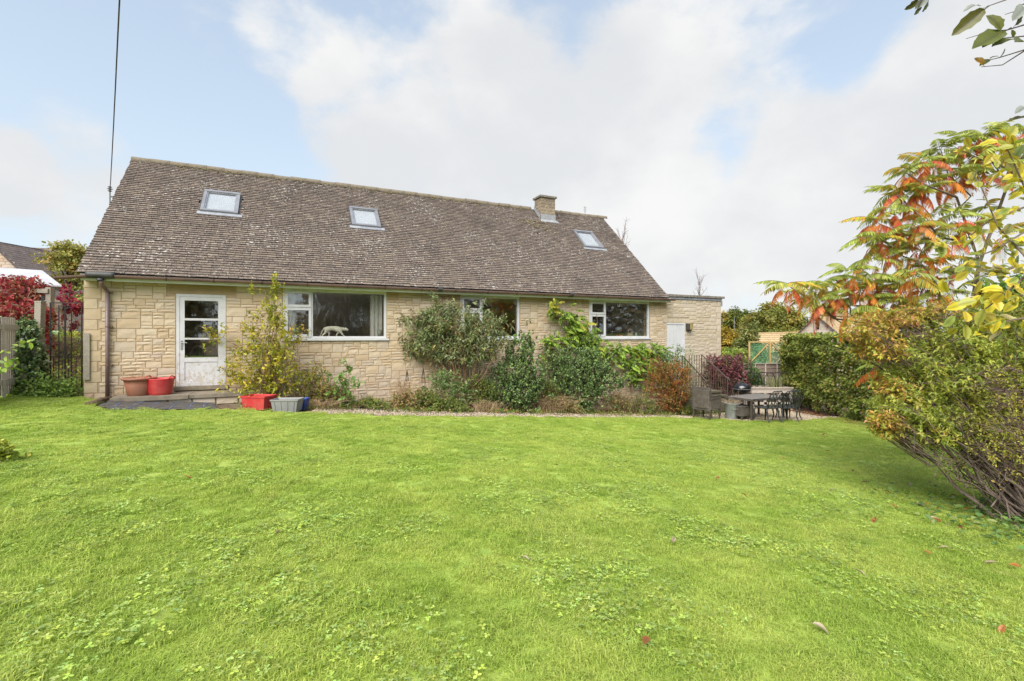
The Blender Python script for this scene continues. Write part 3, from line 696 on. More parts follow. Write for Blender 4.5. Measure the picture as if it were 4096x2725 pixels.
# ridge tiles
RIDGE = mat('ridge_tile', (0.135, 0.11, 0.08), (0.21, 0.175, 0.125), 9, 0.95, 0.5, 30)
def ridge_geo(L):
    g = Geo(); prof = []
    for a in np.linspace(-105, 105, 9): prof.append((math.sin(R(a)) * .125, math.cos(R(a)) * .11))
    V = [[x, p[0], p[1]] for x in (0, L) for p in prof]; n = len(prof)
    return g.add(V, [[i, i + 1, n + i + 1, n + i] for i in range(n - 1)])
rm = ridge_geo(.445).mesh('ridge_tile', smooth=True, mat=RIDGE); t = RT0 + .0
apex = roofp(0, SL, 0)
while t < RT1 - .2:
    if not (CHT0 - .2 < t < CHT1 - .2): put('ridge_tile', rm, roof, None, (t, apex[1], apex[2] - .035 + rng.normal(0, .006)), (0, rng.normal(0, .008), 0))
    t += .45
# moss along the ridge and below the chimney
g = Geo()
for _ in range(800):
    q_ = rng.random()
    if q_ < .55: t, s = rng.uniform(0.8, 12.3), SL - .06 - abs(rng.normal(0, .09))
    elif q_ < .8:
        t, s = rng.uniform(.2, 15.6), rng.uniform(.1, SL - .2)
        if mnoise.noise((t * .9, s * .9, 4.0)) < .12 or any(q[0] - .05 < t < q[1] + .05 and q[2] - .2 < s < q[3] + .05 for q in NOTILE): continue
    else: t, s = CHT0 - .35 + rng.normal(0, .35), CHS - .15 - abs(rng.normal(0, .45))
    p = roofp(t, s, .03); rr = rng.uniform(.012, .042) * (1 if q_ < .55 or q_ >= .8 else .6)
    if t < 10.5 and rng.random() < .4: colm = (0.12, 0.105, 0.03)
    else: colm = (0.10, 0.075, 0.035) if rng.random() < .6 else (0.18, 0.16, 0.045)
    g.lathe([(.001, -.4 * rr), (rr, 0), (rr * .7, rr * .5), (.001, rr * .7)], 6, p, col=colm)
g.obj('moss', BARK, roof, kind='stuff')
# fascia, soffit
g = Geo(); g.box(0.02, 16.10, -.262, -.235, 2.655, 2.80); g.obj('fascia', FASCIA, house)
g = Geo(); g.box(0.02, 16.10, -.234, -.002, 2.682, 2.70); g.obj('soffit', ALGAE, house)
# gutter
gut = thing('gutter', None, None); gut.parent = house
def gutter_geo(g, t0, t1, z=2.775, y=-.335, r=.066, tilt=0.0):
    prof = [(math.cos(a), math.sin(a)) for a in np.linspace(math.pi, 2 * math.pi, 9)]
    inn = [(math.cos(a) * .9, math.sin(a) * .9) for a in np.linspace(2 * math.pi, math.pi, 9)]
    pr = prof + inn; n = len(pr); V = [[t, y + p[0] * r, z + p[1] * r + (tilt if t == t0 else 0)] for t in (t0, t1) for p in pr]
    g.add(V, [[i, (i + 1) % n, n + (i + 1) % n, n + i] for i in range(n)])
    g.add([[t0, y + p[0] * r, z + p[1] * r + tilt] for p in prof], [], [[0, i, i + 1] for i in range(1, 8)]); g.add([[t1, y + p[0] * r, z + p[1] * r] for p in prof], [], [[0, i + 1, i] for i in range(1, 8)])
bpy.data.objects.remove(gut)
g = Geo(); gutter_geo(g, 0.56, 16.22); gut = g.obj('gutter', GUTTER, house)
g = Geo(); gutter_geo(g, -.36, 0.22, tilt=-.075); g.obj('gutter_stub', GUTTER, gut)
g = Geo(); g.lathe([(.062, 2.66), (.066, 2.70), (.05, 2.64)], 14, (0.37, -.335, 0)); 
g.tube([[0.14, -.335, 2.765], [0.2, -.335, 2.768], [.56, -.335, 2.772], [.62, -.335, 2.775]], [.068, .075, .075, .069], 12); g.obj('gutter_outlet', BLACKP, gut, smooth=True)
bracket = Geo()
bracket.tube([[0, -.335 + math.cos(a) * .070, 2.775 + math.sin(a) * .070] for a in np.linspace(math.pi * .95, 2.1 * math.pi, 10)], .010, 5)
bme = bracket.mesh('gutter_bracket', mat=BLACKP)
for px in (666, 856, 1048, 1229, 1390, 1541, 1685, 1821, 1951, 2067, 2176, 2275, 2390, 2480, 2572, 2660):
    t, _ = wall_pt(px, 1120, .335); put('gutter_bracket', bme, gut, None, (t, 0, 0))
g = Geo()
for px in (1760, 2285):
    t, _ = wall_pt(px, 1120, .335); g = Geo(); g.tube([[t - .06, -.335, 2.773], [t + .06, -.335, 2.773]], .074, 12); g.obj('gutter_union', BLACKP, gut)
# downpipe
P = [(0.385, -.335, 2.66), (.385, -.33, 2.60), (.395, -.30, 2.555), (.415, -.10, 2.47), (.42, -.075, 2.42), (.42, -.075, 2.2)]
dp = Geo().tube([(.42, -.075, 2.42), (.42, -.075, 1.2), (.42, -.075, .17)], .037, 14).obj('downpipe', PIPE, house, smooth=True)
Geo().tube(P[:-1], .038, 12).obj('swan_neck', GUTTER, dp, smooth=True)
for z in (2.43, 1.69, .86):
    g = Geo(); g.tube([(.42, -.075, z - .012), (.42, -.075, z + .012)], .044, 14); g.box(.455, .50, -.075, -.004, z - .012, z + .012); g.obj('pipe_clip', GUTTER, dp)

# ---------------------------------------------------------------- windows
def frame_geo(g, t0, t1, z0, z1, w, y0, y1):
    g.box(t0, t1, y0, y1, z0, z0 + w); g.box(t0, t1, y0, y1, z1 - w, z1); g.box(t0, t0 + w, y0, y1, z0 + w, z1 - w); g.box(t1 - w, t1, y0, y1, z0 + w, z1 - w)
def window(t0, t1, z0, z1, mull, fan, glass):
    g = Geo(); frame_geo(g, t0, t1, z0, z1, .058, .0, .07); g.box(mull - .025, mull + .025, .001, .069, z0 + .058, z1 - .058); g.box(t0 + .058, mull - .025, .002, .068, fan - .02, fan + .02)
    w = g.obj('window', WHITE, house)
    for za, zb in ((z0 + .045, fan - .008), (fan + .008, z1 - .045)):
        g = Geo(); frame_geo(g, t0 + .045, mull - .012, za, zb, .062, -.022, -.001); s = g.obj('sash', WHITE, w)
        Geo().box(t0 + .10, mull - .065, .018, .026, za + .05, zb - .05).obj('pane', GLASS, w)
    Geo().box(mull + .024, t1 - .057, .03, .038, z0 + .057, z1 - .057).obj('pane', glass, w)
    g = Geo(); g.box(t0 - .04, t1 + .065, -.06, .0, z0 - .052, z0 - .004); g.obj('sill', WHITE, w)
    g = Geo(); g.box(t0, t1, -.012, -.002, z1 - .028, z1 + .022); g.obj('head_trim', ALGAE, w)
    return w
window(*WINS[0], 4.498, 2.20, WAVY); window(*WINS[1], 9.11, 2.22, GLASS); window(*WINS[2], 13.51, 2.19, GLASS)
# rooms behind the glass
g = Geo()
def room(g, t0, t1, y0, y1, z0, z1):
    w = .06
    g.box(t0, t1, y1, y1 + w, z0, z1); g.box(t0 - w, t0, y0, y1 + w, z0, z1); g.box(t1, t1 + w, y0, y1 + w, z0, z1); g.box(t0 - w, t1 + w, y0, y1 + w, z0 - w, z0); g.box(t0 - w, t1 + w, y0, y1 + w, z1, z1 + w)
for a, b_ in ((.4, 3.2), (3.4, 7.2), (7.4, 11.4), (11.6, 15.7)): room(g, a, b_, .281, 3.6, .34, 2.60)
g.obj('interior', ROOM, house)
CURT = mat('pale_curtain', (0.56, 0.53, 0.50), (0.48, 0.46, 0.43), 3, 0.9, stretch=(8, 1, .6))
def curtain(t0, t1, z0, z1, y):
    g = Geo(); ts = np.linspace(t0, t1, 40); Yv = y + .035 * np.sin((ts - t0) * 2 * math.pi / .11) + .012 * np.sin(ts * 37)
    X, Z = np.meshgrid(ts, np.linspace(z0, z1, 6)); g.grid(X, np.tile(Yv, (6, 1)), Z)
    return g.obj('curtain', CURT, smooth=True)
for a, b_, lab in ((5.95, 6.3, 'pale floor length curtain at the right of the big wavy window'), (3.9, 4.14, 'pale curtain behind the small side panes of the first window')):
    c = curtain(a, b_, 1.2, 2.58, .18); c.location = (AX, AY, 0); c.rotation_euler = (0, 0, TH); tag(c, lab, 'curtain')

# ---------------------------------------------------------------- garden door of the house
d0, d1, dz0, dz1 = DOOR
g = Geo(); frame_geo(g, d0, d1, dz0, dz1, .06, -.012, .08); door = g.obj('door', FLAKY, house)
a, b_, za, zb = d0 + .062, d1 - .062, dz0 + .062, dz1 - .062
g = Geo(); g.box(a, a + .095, -.004, .04, za, zb); g.box(b_ - .095, b_, -.004, .04, za, zb); g.box(a + .095, b_ - .095, -.004, .04, zb - .085, zb)
gz = [(1.895, 2.305), (1.443, 1.845), (.988, 1.403)]
for z0, z1 in ((1.845, 1.895), (1.403, 1.443), (.885, .988), (za, za + .06)): g.box(a + .095, b_ - .095, -.003, .039, z0, z1)
g.obj('door_leaf', FLAKY, door)
Geo().box(a + .094, b_ - .094, .010, .034, za + .058, .887).obj('door_panel', FLAKY, door)
for z0, z1 in gz: Geo().box(a + .094, b_ - .094, .016, .022, z0 - .001, min(z1, zb - .084) + .001).obj('pane', GLASS, door)
g = Geo(); g.box(a + .022, a + .062, -.014, -.004, 1.33 - .16, 1.33 + .05); g.tube([(a + .042, -.014, 1.335), (a + .042, -.05, 1.335), (a + .15, -.055, 1.33)], .008, 7); g.obj('handle', ALU, door)
Geo().box(d0 - .05, d1 + .05, -.06, .10, .245, .333).obj('threshold', CONCRETE, door)
# batten at the corner, air brick
Geo().box(.006, .112, -.052, -.024, .55, 1.545).obj('timber_batten', GREYWOOD, house)
VENT = mat('clay_vent', (0.36, 0.22, 0.13), None, 4, 0.9)
t, z = wall_pt(2225, 1272, 0)
g = Geo(); g.box(t - .12, t + .12, -.03, -.004, z - .038, z + .038); vb = g.obj('air_brick', VENT, wall)
g = Geo()
for i in range(8):
    for k in (-1, 1): g.box(t - .105 + i * .027, t - .105 + i * .027 + .014, -.032, -.0301, z + k * .016 - .009, z + k * .016 + .009)
g.obj('vent_slot', DARK, vb)

# ---------------------------------------------------------------- chimney
cz_top = EYE + (HY - 779) / F * c0[2][1]; print('chimney top', cz_top)
cy0 = roofp(0, CHS)[1]; cy1 = cy0 + CHD; cb = roofp(0, CHS)[2]
g = Geo(); g.box(CHT0 + .012, CHT1 - .012, cy0 + .012, cy1 - .012, cb - .3, cz_top - .07); chim = g.obj('chimney', MORTAR2, house)
CST = M_stone('chimney_stone', [(0.0, (0.21, 0.165, 0.12)), (1.0, (0.27, 0.22, 0.165)), (0.3, (0.20, 0.16, 0.12)), (0.6, (0.27, 0.21, 0.14))], True, 0.25)
w = CHT1 - CHT0; z = cb + .25; k = 0; CHH = .125
while z < cz_top - .08:
    h = min(CHH, cz_top - .07 - z)
    cuts = [0, .42 * w, .80 * w, w] if k % 2 else [0, .30 * w, .55 * w, w]
    for q in range(3): put('stone', stone_mesh(cuts[q + 1] - cuts[q], h, q, CST, .6), chim, None, (CHT0 + cuts[q], cy0 + .012, z))
    cuts = [0, .5 * CHD, CHD] if k % 2 else [0, .28 * CHD, .7 * CHD, CHD]
    for q in range(len(cuts) - 1):
        o = put('stone', stone_mesh(cuts[q + 1] - cuts[q], h, q, CST, .6), chim, None, (CHT0 + .012, cy1 - cuts[q], z), (0, 0, R(-90)))
    z += CHH; k += 1
Geo().box(CHT0 - .05, CHT1 + .05, cy0 - .05, cy1 + .05, cz_top - .07, cz_top).obj('chimney_cap', COPING, chim)
g = Geo(); g.lathe([(.09, cz_top - .003), (.10, cz_top + .02), (.07, cz_top + .05), (.001, cz_top + .05)], 14, ((CHT0 + CHT1) / 2, (cy0 + cy1) / 2, 0)); g.obj('chimney_cowl', VENT, chim)
# lead apron and stepped side flashing
g = Geo(); P = [roofp(CHT0 - .06, CHS - .17, .036), roofp(CHT1 + .14, CHS - .17, .036), roofp(CHT1 + .02, CHS - .005, .05), roofp(CHT0 - .02, CHS - .005, .05)]
g.add(P, [[0, 1, 2, 3]]); zt = cb + .25
g.add([(CHT0 - .006, cy0 - .012, cb + .02), (CHT1 + .006, cy0 - .012, cb + .02), (CHT1 + .006, cy0 - .012, zt), (CHT0 - .006, cy0 - .012, zt)], [[0, 1, 2, 3]]); g.obj('apron_flashing', PALELEAD, chim)
g = Geo(); n = 5
for i in range(n):
    y0 = cy0 + CHD * i / n; y1 = cy0 + CHD * (i + 1) / n; zz = lambda y: cb + (y - cy0) * SN / CS
    g.add([(CHT0 - .024, y0, zz(y0) + .02), (CHT0 - .024, y1, zz(y1) + .02), (CHT0 - .024, y1, zz(y0) + .26), (CHT0 - .024, y0, zz(y0) + .26)], [[0, 3, 2, 1]])
g.obj('step_flashing', PALELEAD, chim)

# ---------------------------------------------------------------- rooflights
def slope_box(g, t0, t1, s0, s1, h0, h1):
    P = [roofp(t, s, h) for h in (h0, h1) for s in (s0, s1) for t in (t0, t1)]
    g.add(P, [[0, 2, 3, 1], [4, 5, 7, 6], [0, 1, 5, 4], [2, 6, 7, 3], [0, 4, 6, 2], [1, 3, 7, 5]])
for (t0, t1, s0, s1) in LIGHTS:
    w = .072
    g = Geo(); slope_box(g, t0, t1, s0, s0 + w, .01, .09); slope_box(g, t0, t1, s1 - w * 1.2, s1, .01, .10); slope_box(g, t0, t0 + w, s0 + w, s1 - w * 1.2, .01, .092); slope_box(g, t1 - w, t1, s0 + w, s1 - w * 1.2, .01, .092)
    fr = g.obj('rooflight', ALU, house)
    g = Geo(); a = .03; slope_box(g, t0 + w, t1 - w, s0 + w, s0 + w + a, .04, .075); slope_box(g, t0 + w, t1 - w, s1 - w * 1.2 - a, s1 - w * 1.2, .04, .075); slope_box(g, t0 + w, t0 + w + a, s0 + w + a, s1 - w * 1.2 - a, .04, .075); slope_box(g, t1 - w - a, t1 - w, s0 + w + a, s1 - w * 1.2 - a, .04, .075)
    g.obj('sash', ALU, fr)
    g = Geo(); slope_box(g, t0 + w + a, t1 - w - a, s0 + w + a, s1 - w * 1.2 - a, .055, .06); g.obj('pane', SKYGLASS, fr)
    g = Geo(); slope_box(g, t0 + w, t1 - w, s0 + w, s1 - w * 1.2, .012, .03); g.obj('blind', BLIND, fr)
    g = Geo(); slope_box(g, t0 - .07, t1 + .10, s0 - .13, s0 - .002, .034, .042); g.obj('apron_flashing', LEAD, fr)
    g = Geo(); slope_box(g, t1 + .002, t1 + .045, s0, s1, .012, .03); g.obj('side_flashing', BLACKP, fr); g = Geo(); slope_box(g, t0 - .045, t0 - .002, s0, s1, .012, .03); g.obj('side_flashing', BLACKP, fr)

# ================================================================== flat-roofed annexe in line with the wall
ann = thing('annexe', 'pale stone flat roofed annexe with white plank door right of the bungalow', 'annexe', (AX, AY, 0), TH)
g = Geo(); wall_pieces(g, WLEN - .098, 18.83, -1.4, 2.88, [ADOOR], .0, .26); g.box(18.57, 18.83, .26, 5.0, -1.4, 2.88); g.box(WLEN - .098, 18.83, 5.0, 5.26, -1.4, 2.88); g.box(WLEN - .098, 18.57, .26, 5.0, 2.70, 2.87)
awall = g.obj('wall', MORTAR2, ann)
r1 = np.random.default_rng(5)
SOLD = (15.98, 17.22, 1.945, 2.10)
qs = []; zq = -1.1; k = 0
while zq < 2.6: h = min(.23, 2.8 - zq); qs.append((18.83 - (.26 if k % 2 else .2), zq, .26 if k % 2 else .2, h)); zq += .23; k += 1
bl = layout(WLEN, 18.83, -1.1, 2.80, .043, .0722, [ADOOR, SOLD] + [(q[0], q[0] + q[2], q[1], q[1] + q[3]) for q in qs], [(7, 2, 5), (8, 2, 4), (6, 2, 2), (8, 1, 1.5), (10, 1, .8)], r1)
it = []
for (t, z, w, h) in bl:
    p = H(t + w / 2, 0, z + h / 2)
    if z + h > ground(p[0], p[1]) - .05: it.append((w * h / p[1] ** 2 * (.3 if z < .6 else 1), t, z, w, h))
it.sort(reverse=True)
lay(it, awall, STONE2, limit=250)
for q in qs: put('quoin_stone', stone_mesh(q[2], q[3], 7, STONE2, .15), awall, None, (q[0], 0, q[1]))
n = 15
for i in range(n):
    t = SOLD[0] + (SOLD[1] - SOLD[0]) * i / n; 
    if t + .08 < WLEN: put('soldier_brick', stone_mesh((SOLD[1] - SOLD[0]) / n, SOLD[3] - SOLD[2], 3, STONE2, .3), awall, None, (t, -.022 if t < WLEN else 0, SOLD[2]))
    else: put('soldier_brick', stone_mesh((SOLD[1] - SOLD[0]) / n, SOLD[3] - SOLD[2], 3, STONE2, .3), awall, None, (t, 0, SOLD[2]))
Geo().box(16.24, 18.835, -.045, .255, 2.802, 2.878).obj('lead_fascia', LEAD, ann)
Geo().box(18.80, 18.852, -.05, .25, 2.60, 2.80).obj('lead_corner', LEAD, ann)
cw = (18.93 - 16.0) / 4
for i in range(4): Geo().box(16.0 + i * cw + .004, 16.0 + (i + 1) * cw - .004, -.09, .30, 2.885 + rng.normal(0, .003), 2.965).obj('coping_stone', COPING, ann)
a, b_, z0, z1 = ADOOR
g = Geo(); g.box(a, a + .05, -.006, .07, z0, z1); g.box(b_ - .05, b_, -.006, .07, z0, z1); g.box(a + .05, b_ - .05, -.006, .07, z1 - .05, z1); ad = g.obj('door', WHITE, ann)
n = 5; pw = (b_ - a - .104) / n
for i in range(n): Geo().box(a + .052 + i * pw + .003, a + .052 + (i + 1) * pw - .003, .012, .045, z0, z1 - .053).obj('plank', WHITE, ad)
Geo().box(a + .052, b_ - .052, .046, .06, z0, z1 - .053).obj('backing', WHITE, ad)
# ================================================================== things by the house wall
def gz(p): return float(ground(p[0], p[1]))
def gset(p, dz=0.0): p = np.array(p, float); p[2] = gz(p) + dz; return p
SLABZ = 0.215
def M_plastic(name, c, rough=0.45, rib=0.0):
    return mat(name, c, tuple(x * .8 for x in c), 3, rough, 0.15 if rib else 0, 60)
st = thing('door_step', 'low stone door step slab running along the wall under the white glazed door', 'step', H(2.0, 0, 0), TH)
g = Geo(); g.box(-1.35, 0.0, -.80, -.035, SLABZ - .085, SLABZ); g.box(0.006, 1.45, -.78, -.035, SLABZ - .08, SLABZ - .004); g.obj('slab', CONCRETE, st)
for i in range(6): put('stone', stone_mesh(.42, .16, i % 3, STONE2, .8), st, None, (-1.25 + i * .44, -.72, -.03))
Geo().box(-1.3, 1.4, -.70, -.04, -.25, SLABZ - .09).obj('footing', MORTAR2, st)
# terracotta pot
TERRA = mat('terracotta_plastic', (0.34, 0.12, 0.068), (0.33, 0.165, 0.11), 4, 0.6, 0.1, 30, detail=7)
t, _ = wall_pt(556, 1580, .42); p = H(t, .42, SLABZ)
pot = thing('plant_pot', 'large round terracotta coloured planter against the wall beside a red tub', 'plant pot', p)
s = .305 / .32
Geo().lathe([(.001, .012), (.20, 0), (.215, .01), (.262, .25), (.258, .262), (.268, .275), (.264, .285), (.272, .30), (.288, .33), (.318, .34), (.325, .36), (.325, .375), (.31, .385), (.285, .375), (.275, .31), (.001, .31)], 40, sx=s, sy=s).obj('pot', TERRA, pot, smooth=True)
g = Geo(); g.lathe([(.27, .312), (.15, .33), (.001, .325)], 20); g.obj('compost', SOIL, pot)
g = Geo()
for i in range(26):
    a = rng.uniform(0, 6.28); r = rng.uniform(0, .2); b0 = np.array([r * math.cos(a), r * math.sin(a), .32]); tip = b0 + np.array([rng.normal(0, .10), rng.normal(0, .08), rng.uniform(.04, .14)])
    if i < 2: tip = b0 + np.array([(-.12, .25)[i], -.03, (.62, .55)[i]])
    g.tube([b0, (b0 + tip) / 2 + rng.normal(0, .02, 3), tip], [.004, .003, .002], 4, (0.30, 0.2, 0.10))
g.obj('dry_stems', BARK, pot)
# red flexible tub
REDP = mat('red_rubber', (0.50, 0.022, 0.028), (0.52, 0.075, 0.065), 4, 0.5, 0.1, 30, detail=7)
t, _ = wall_pt(641, 1580, .45); p = H(t, .45, SLABZ)
tub = thing('flexible_tub', 'bright red flexible tub with two handles standing on the step by the door', 'tub', p)
prof = [(.001, .008), (.20, 0), (.212, .012), (.262, .33), (.268, .345), (.262, .355), (.25, .345), (.20, .02), (.001, .02)]
Geo().lathe(prof, 40, sx=1.0, sy=.95).obj('bucket', REDP, tub, smooth=True)
g = Geo()
for i in range(14): g.lathe([(.2185 + i * .003 - .002, .05 + i * .019), (.2225 + i * .003, .056 + i * .019), (.219 + i * .003, .062 + i * .019)], 40, sx=1.0, sy=.95)
g.obj('rib', REDP, tub, smooth=True)
for sg in (-1, 1):
    P = [(sg * .255, -.10, .34), (sg * .262, -.08, .375), (sg * .25, -.03, .405), (sg * .25, .03, .405), (sg * .262, .08, .375), (sg * .255, .10, .34)]
    Geo().tube(P, .013, 8).obj('handle', REDP, tub, smooth=True)
# storage boxes at the lawn edge
def bin_box(name, label, px, py, w, d, h, m, rz, fill=None, ribs=True):
    p = gp(px, py); p[2] -= .01
    b = thing(name, label, 'box', p, rz)
    g = Geo(); k = .86
    def ring(f, z, sh=0): return [[-w / 2 * f + sh, -d / 2 * f + sh, z], [w / 2 * f - sh, -d / 2 * f + sh, z], [w / 2 * f - sh, d / 2 * f - sh, z], [-w / 2 * f + sh, d / 2 * f - sh, z]]
    Rg = [ring(k, 0), ring(.985, h - .035), ring(1.05, h - .03), ring(1.05, h), ring(1.0, h), ring(.96, h - .03), ring(k - .03, .012)]
    V = sum(Rg, []); Q = []
    for a in range(len(Rg) - 1):
        for q in range(4): Q.append([a * 4 + q, a * 4 + (q + 1) % 4, a * 4 + 4 + (q + 1) % 4, a * 4 + 4 + q])
    g.add(V, Q + [[0, 3, 2, 1], [24, 25, 26, 27]]); g.obj('body', m, b)
    if ribs:
        for x in (-.38, -.13, .13, .38):
            g = Geo(); f0, f1 = k, .985
            g.bar([x * w * f0, -d / 2 * f0 - .001, .01], [x * w * f1, -d / 2 * f1 - .001, h - .04], .022, .014, (1, 0, 0)); g.obj('rib', m, b)
    if fill is not None:
        g = Geo(); f = .95; z = h - .06; g.add([[-w / 2 * f, -d / 2 * f, z], [w / 2 * f, -d / 2 * f, z], [w / 2 * f, d / 2 * f, z + .02], [-w / 2 * f, d / 2 * f, z]], [[0, 1, 2, 3]]); g.obj('contents', fill, b)
    return b
GREYP = mat('grey_plastic', (0.27, 0.27, 0.275), (0.22, 0.22, 0.225), 3, 0.45)
BLUEP = mat('blue_plastic', (0.03, 0.085, 0.40), (0.025, 0.07, 0.33), 3, 0.4)
MOSSM = mat('moss_green', (0.07, 0.12, 0.02), (0.13, 0.14, 0.04), 20, 1.0, 0.5, 30)
bin_box('storage_box', 'red plastic recycling box overgrown by the shrub, left of the grey box', 1036, 1633, .56, .40, .29, REDP, R(-10), SOIL, False)
bin_box('storage_box', 'grey plastic storage box with ribs, between the red and blue boxes', 1150, 1643, .55, .38, .27, GREYP, R(4), MOSSM)
bin_box('storage_box', 'small blue plastic box half hidden behind the grey box', 1204, 1636, .27, .30, .25, BLUEP, R(4), MOSSM)
# rusty heart on a rod
p = wall_at(1060, 1.0); p[2] = EYE + (HY - 1490) / F * p[1]
RUST = mat('rusty_metal', (0.17, 0.075, 0.055), (0.23, 0.11, 0.07), 8, 0.85, 0.3, 50)
b0 = gset(p); hz = p[2] - b0[2]
hr = thing('garden_ornament', 'flat rusty metal heart on a thin rod in the yellow green shrub', 'ornament', b0, R(10))
hp = []
for a in np.linspace(0, 2 * math.pi, 28, endpoint=False): hp.append((.0042 * 16 * math.sin(a) ** 3, .0042 * (13 * math.cos(a) - 5 * math.cos(2 * a) - 2 * math.cos(3 * a) - math.cos(4 * a))))
g = Geo(); n = len(hp); V = [[x, y_, hz + z] for y_ in (-.004, .004) for x, z in hp] + [[0, -.004, hz], [0, .004, hz]]
g.add(V, [[i, (i + 1) % n, n + (i + 1) % n, n + i] for i in range(n)], [[2 * n, (i + 1) % n, i] for i in range(n)] + [[2 * n + 1, n + i, n + (i + 1) % n] for i in range(n)]); g.obj('heart', RUST, hr)
Geo().tube([[0, 0, 0], [0, 0, hz - .05]], .004, 5).obj('rod', RUST, hr)
# plant supports (black obelisks) in the bed
def obelisk(px, ytop, n_, h):
    p = gset(wall_at(px, n_)); o = thing('plant_support', None, 'plant support', p)
    g = Geo()
    for k in range(4):
        a = k * math.pi / 2 + .6; g.tube([[.11 * math.cos(a), .11 * math.sin(a), 0], [.08 * math.cos(a), .08 * math.sin(a), h * .5], [0, 0, h]], .006, 5)
    g.obj('frame', IRON, o); g = Geo()
    for f in (.25, .5, .72): g.tube([[.11 * (1 - f) * 1.15 * math.cos(a), .11 * (1 - f) * 1.15 * math.sin(a), h * f] for a in np.linspace(0, 6.283, 13)], .004, 4)
    g.obj('ring', IRON, o); return o
tag(obelisk(1628, 1445, .75, .98), 'black metal plant obelisk wrapped in dry brown stems'); tag(obelisk(1693, 1450, .55, 1.05), 'bare black metal plant obelisk right of the dry stems')
# figurine of a walking big cat on the sill
CERAM = mat('cream_ceramic', (0.74, 0.69, 0.56), (0.68, 0.63, 0.50), 5, 0.45)
def skinned(name, joints, edges, m, sub=2):
    me = bpy.data.meshes.new(name); me.from_pydata([j[:3] for j in joints], edges, [])
    o = bpy.data.objects.new(name, me); COL.objects.link(o)
    md = o.modifiers.new('skin', 'SKIN'); sv = me.skin_vertices[0].data
    for i, j in enumerate(joints):
        r = j[3] if isinstance(j[3], tuple) else (j[3], j[3]); sv[i].radius = r
    sv[0].use_root = True
    md2 = o.modifiers.new('sub', 'SUBSURF'); md2.levels = sub; md2.render_levels = sub
    dg = bpy.context.evaluated_depsgraph_get(); me2 = bpy.data.meshes.new_from_object(o.evaluated_get(dg)); bpy.data.objects.remove(o); me2.materials.clear(); me2.materials.append(m)
    for p_ in me2.polygons: p_.use_smooth = True
    return me2
J = [tuple(q[:3]) + (q[3] * 1.22,) for q in [(.0, 0, .30, .070), (-.16, 0, .305, .066), (-.30, 0, .315, .070), (-.40, 0, .30, .055), (.12, 0, .285, .07), (.20, 0, .275, .055), (.28, 0, .275, .042), (.35, 0, .268, .050), (.41, 0, .245, .030), (.425, 0, .235, .022),
     (-.44, 0, .27, .018), (-.49, 0, .20, .015), (-.53, 0, .11, .014), (-.56, 0, .04, .014), (-.60, 0, .025, .012),          # tail 10-14
     (-.36, -.05, .22, .052), (-.40, -.055, .13, .028), (-.475, -.055, .075, .020), (-.50, -.055, .018, .022), (-.455, -.055, .014, .018),   # near hind 15-19
     (-.29, .05, .20, .048), (-.24, .055, .12, .026), (-.27, .055, .06, .019), (-.235, .055, .014, .021), (-.19, .055, .012, .017),      # far hind 20-24
     (.15, -.05, .19, .042), (.20, -.055, .11, .026), (.255, -.055, .05, .019), (.285, -.055, .014, .022), (.325, -.055, .012, .017),      # near fore 25-29
     (.09, .05, .18, .038), (.03, .055, .115, .024), (.005, .055, .05, .018), (.02, .055, .014, .021), (.06, .055, .012, .017),           # far fore 30-34
     (.335, -.035, .315, .014), (.335, .035, .315, .014)]]
E_ = [(0, 1), (1, 2), (2, 3), (0, 4), (4, 5), (5, 6), (6, 7), (7, 8), (8, 9), (3, 10), (10, 11), (11, 12), (12, 13), (13, 14), (2, 15), (15, 16), (16, 17), (17, 18), (18, 19), (2, 20), (20, 21), (21, 22), (22, 23), (23, 24),
      (4, 25), (25, 26), (26, 27), (27, 28), (28, 29), (4, 30), (30, 31), (31, 32), (32, 33), (33, 34), (7, 35), (7, 36)]
pm = skinned('panther_figurine', J, E_, CERAM)
t, z = wall_pt(1345, 1345, -.15)
fo = put('panther_figurine', pm, None, None, tuple(H(t, -.125, 1.455)), (0, 0, TH)); fo.scale = (.70, .62, .76)
tag(fo, 'cream ceramic figurine of a walking panther on the sill of the big window', 'figurine')
# inner sills, and what stands on them
for (a, b_, z0, z1) in WINS: Geo().box(a, b_, .075, .279, 1.40, 1.452).obj('inner_sill', WHITE, house)
VASEG = mat('grey_green_pot', (0.22, 0.24, 0.20), None, 4, 0.5)
t, _ = wall_pt(1518, 1330, -.14); v = Geo().lathe([(.001, 0), (.052, 0), (.066, .20), (.062, .20), (.05, .02), (.001, .02)], 20).obj('plant_pot', VASEG, smooth=True); v.location = tuple(H(t, -.13, 1.453)); tag(v, 'tapered grey green pot in front of the curtain inside the big window', 'pot')
WICK = mat('pale_wicker', (0.38, 0.29, 0.18), (0.26, 0.19, 0.115), 40, 0.8, 0.6, 90)
t, _ = wall_pt(2520, 1330, -.17); bk = thing('wicker_basket', 'small round wicker basket with hoop handle inside the kitchen window', 'basket', H(t, -.17, 1.453), TH)
Geo().lathe([(.001, 0), (.10, 0), (.115, .04), (.108, .09), (.08, .115), (.06, .12), (.09, .08), (.001, .03)], 20, sx=1.0, sy=.8).obj('bowl', WICK, bk, smooth=True)
Geo().tube([[.088 * math.cos(a), 0, .165 + .105 * math.sin(a)] for a in np.linspace(-.6, math.pi + .6, 16)], .011, 7).obj('handle', WICK, bk, smooth=True)
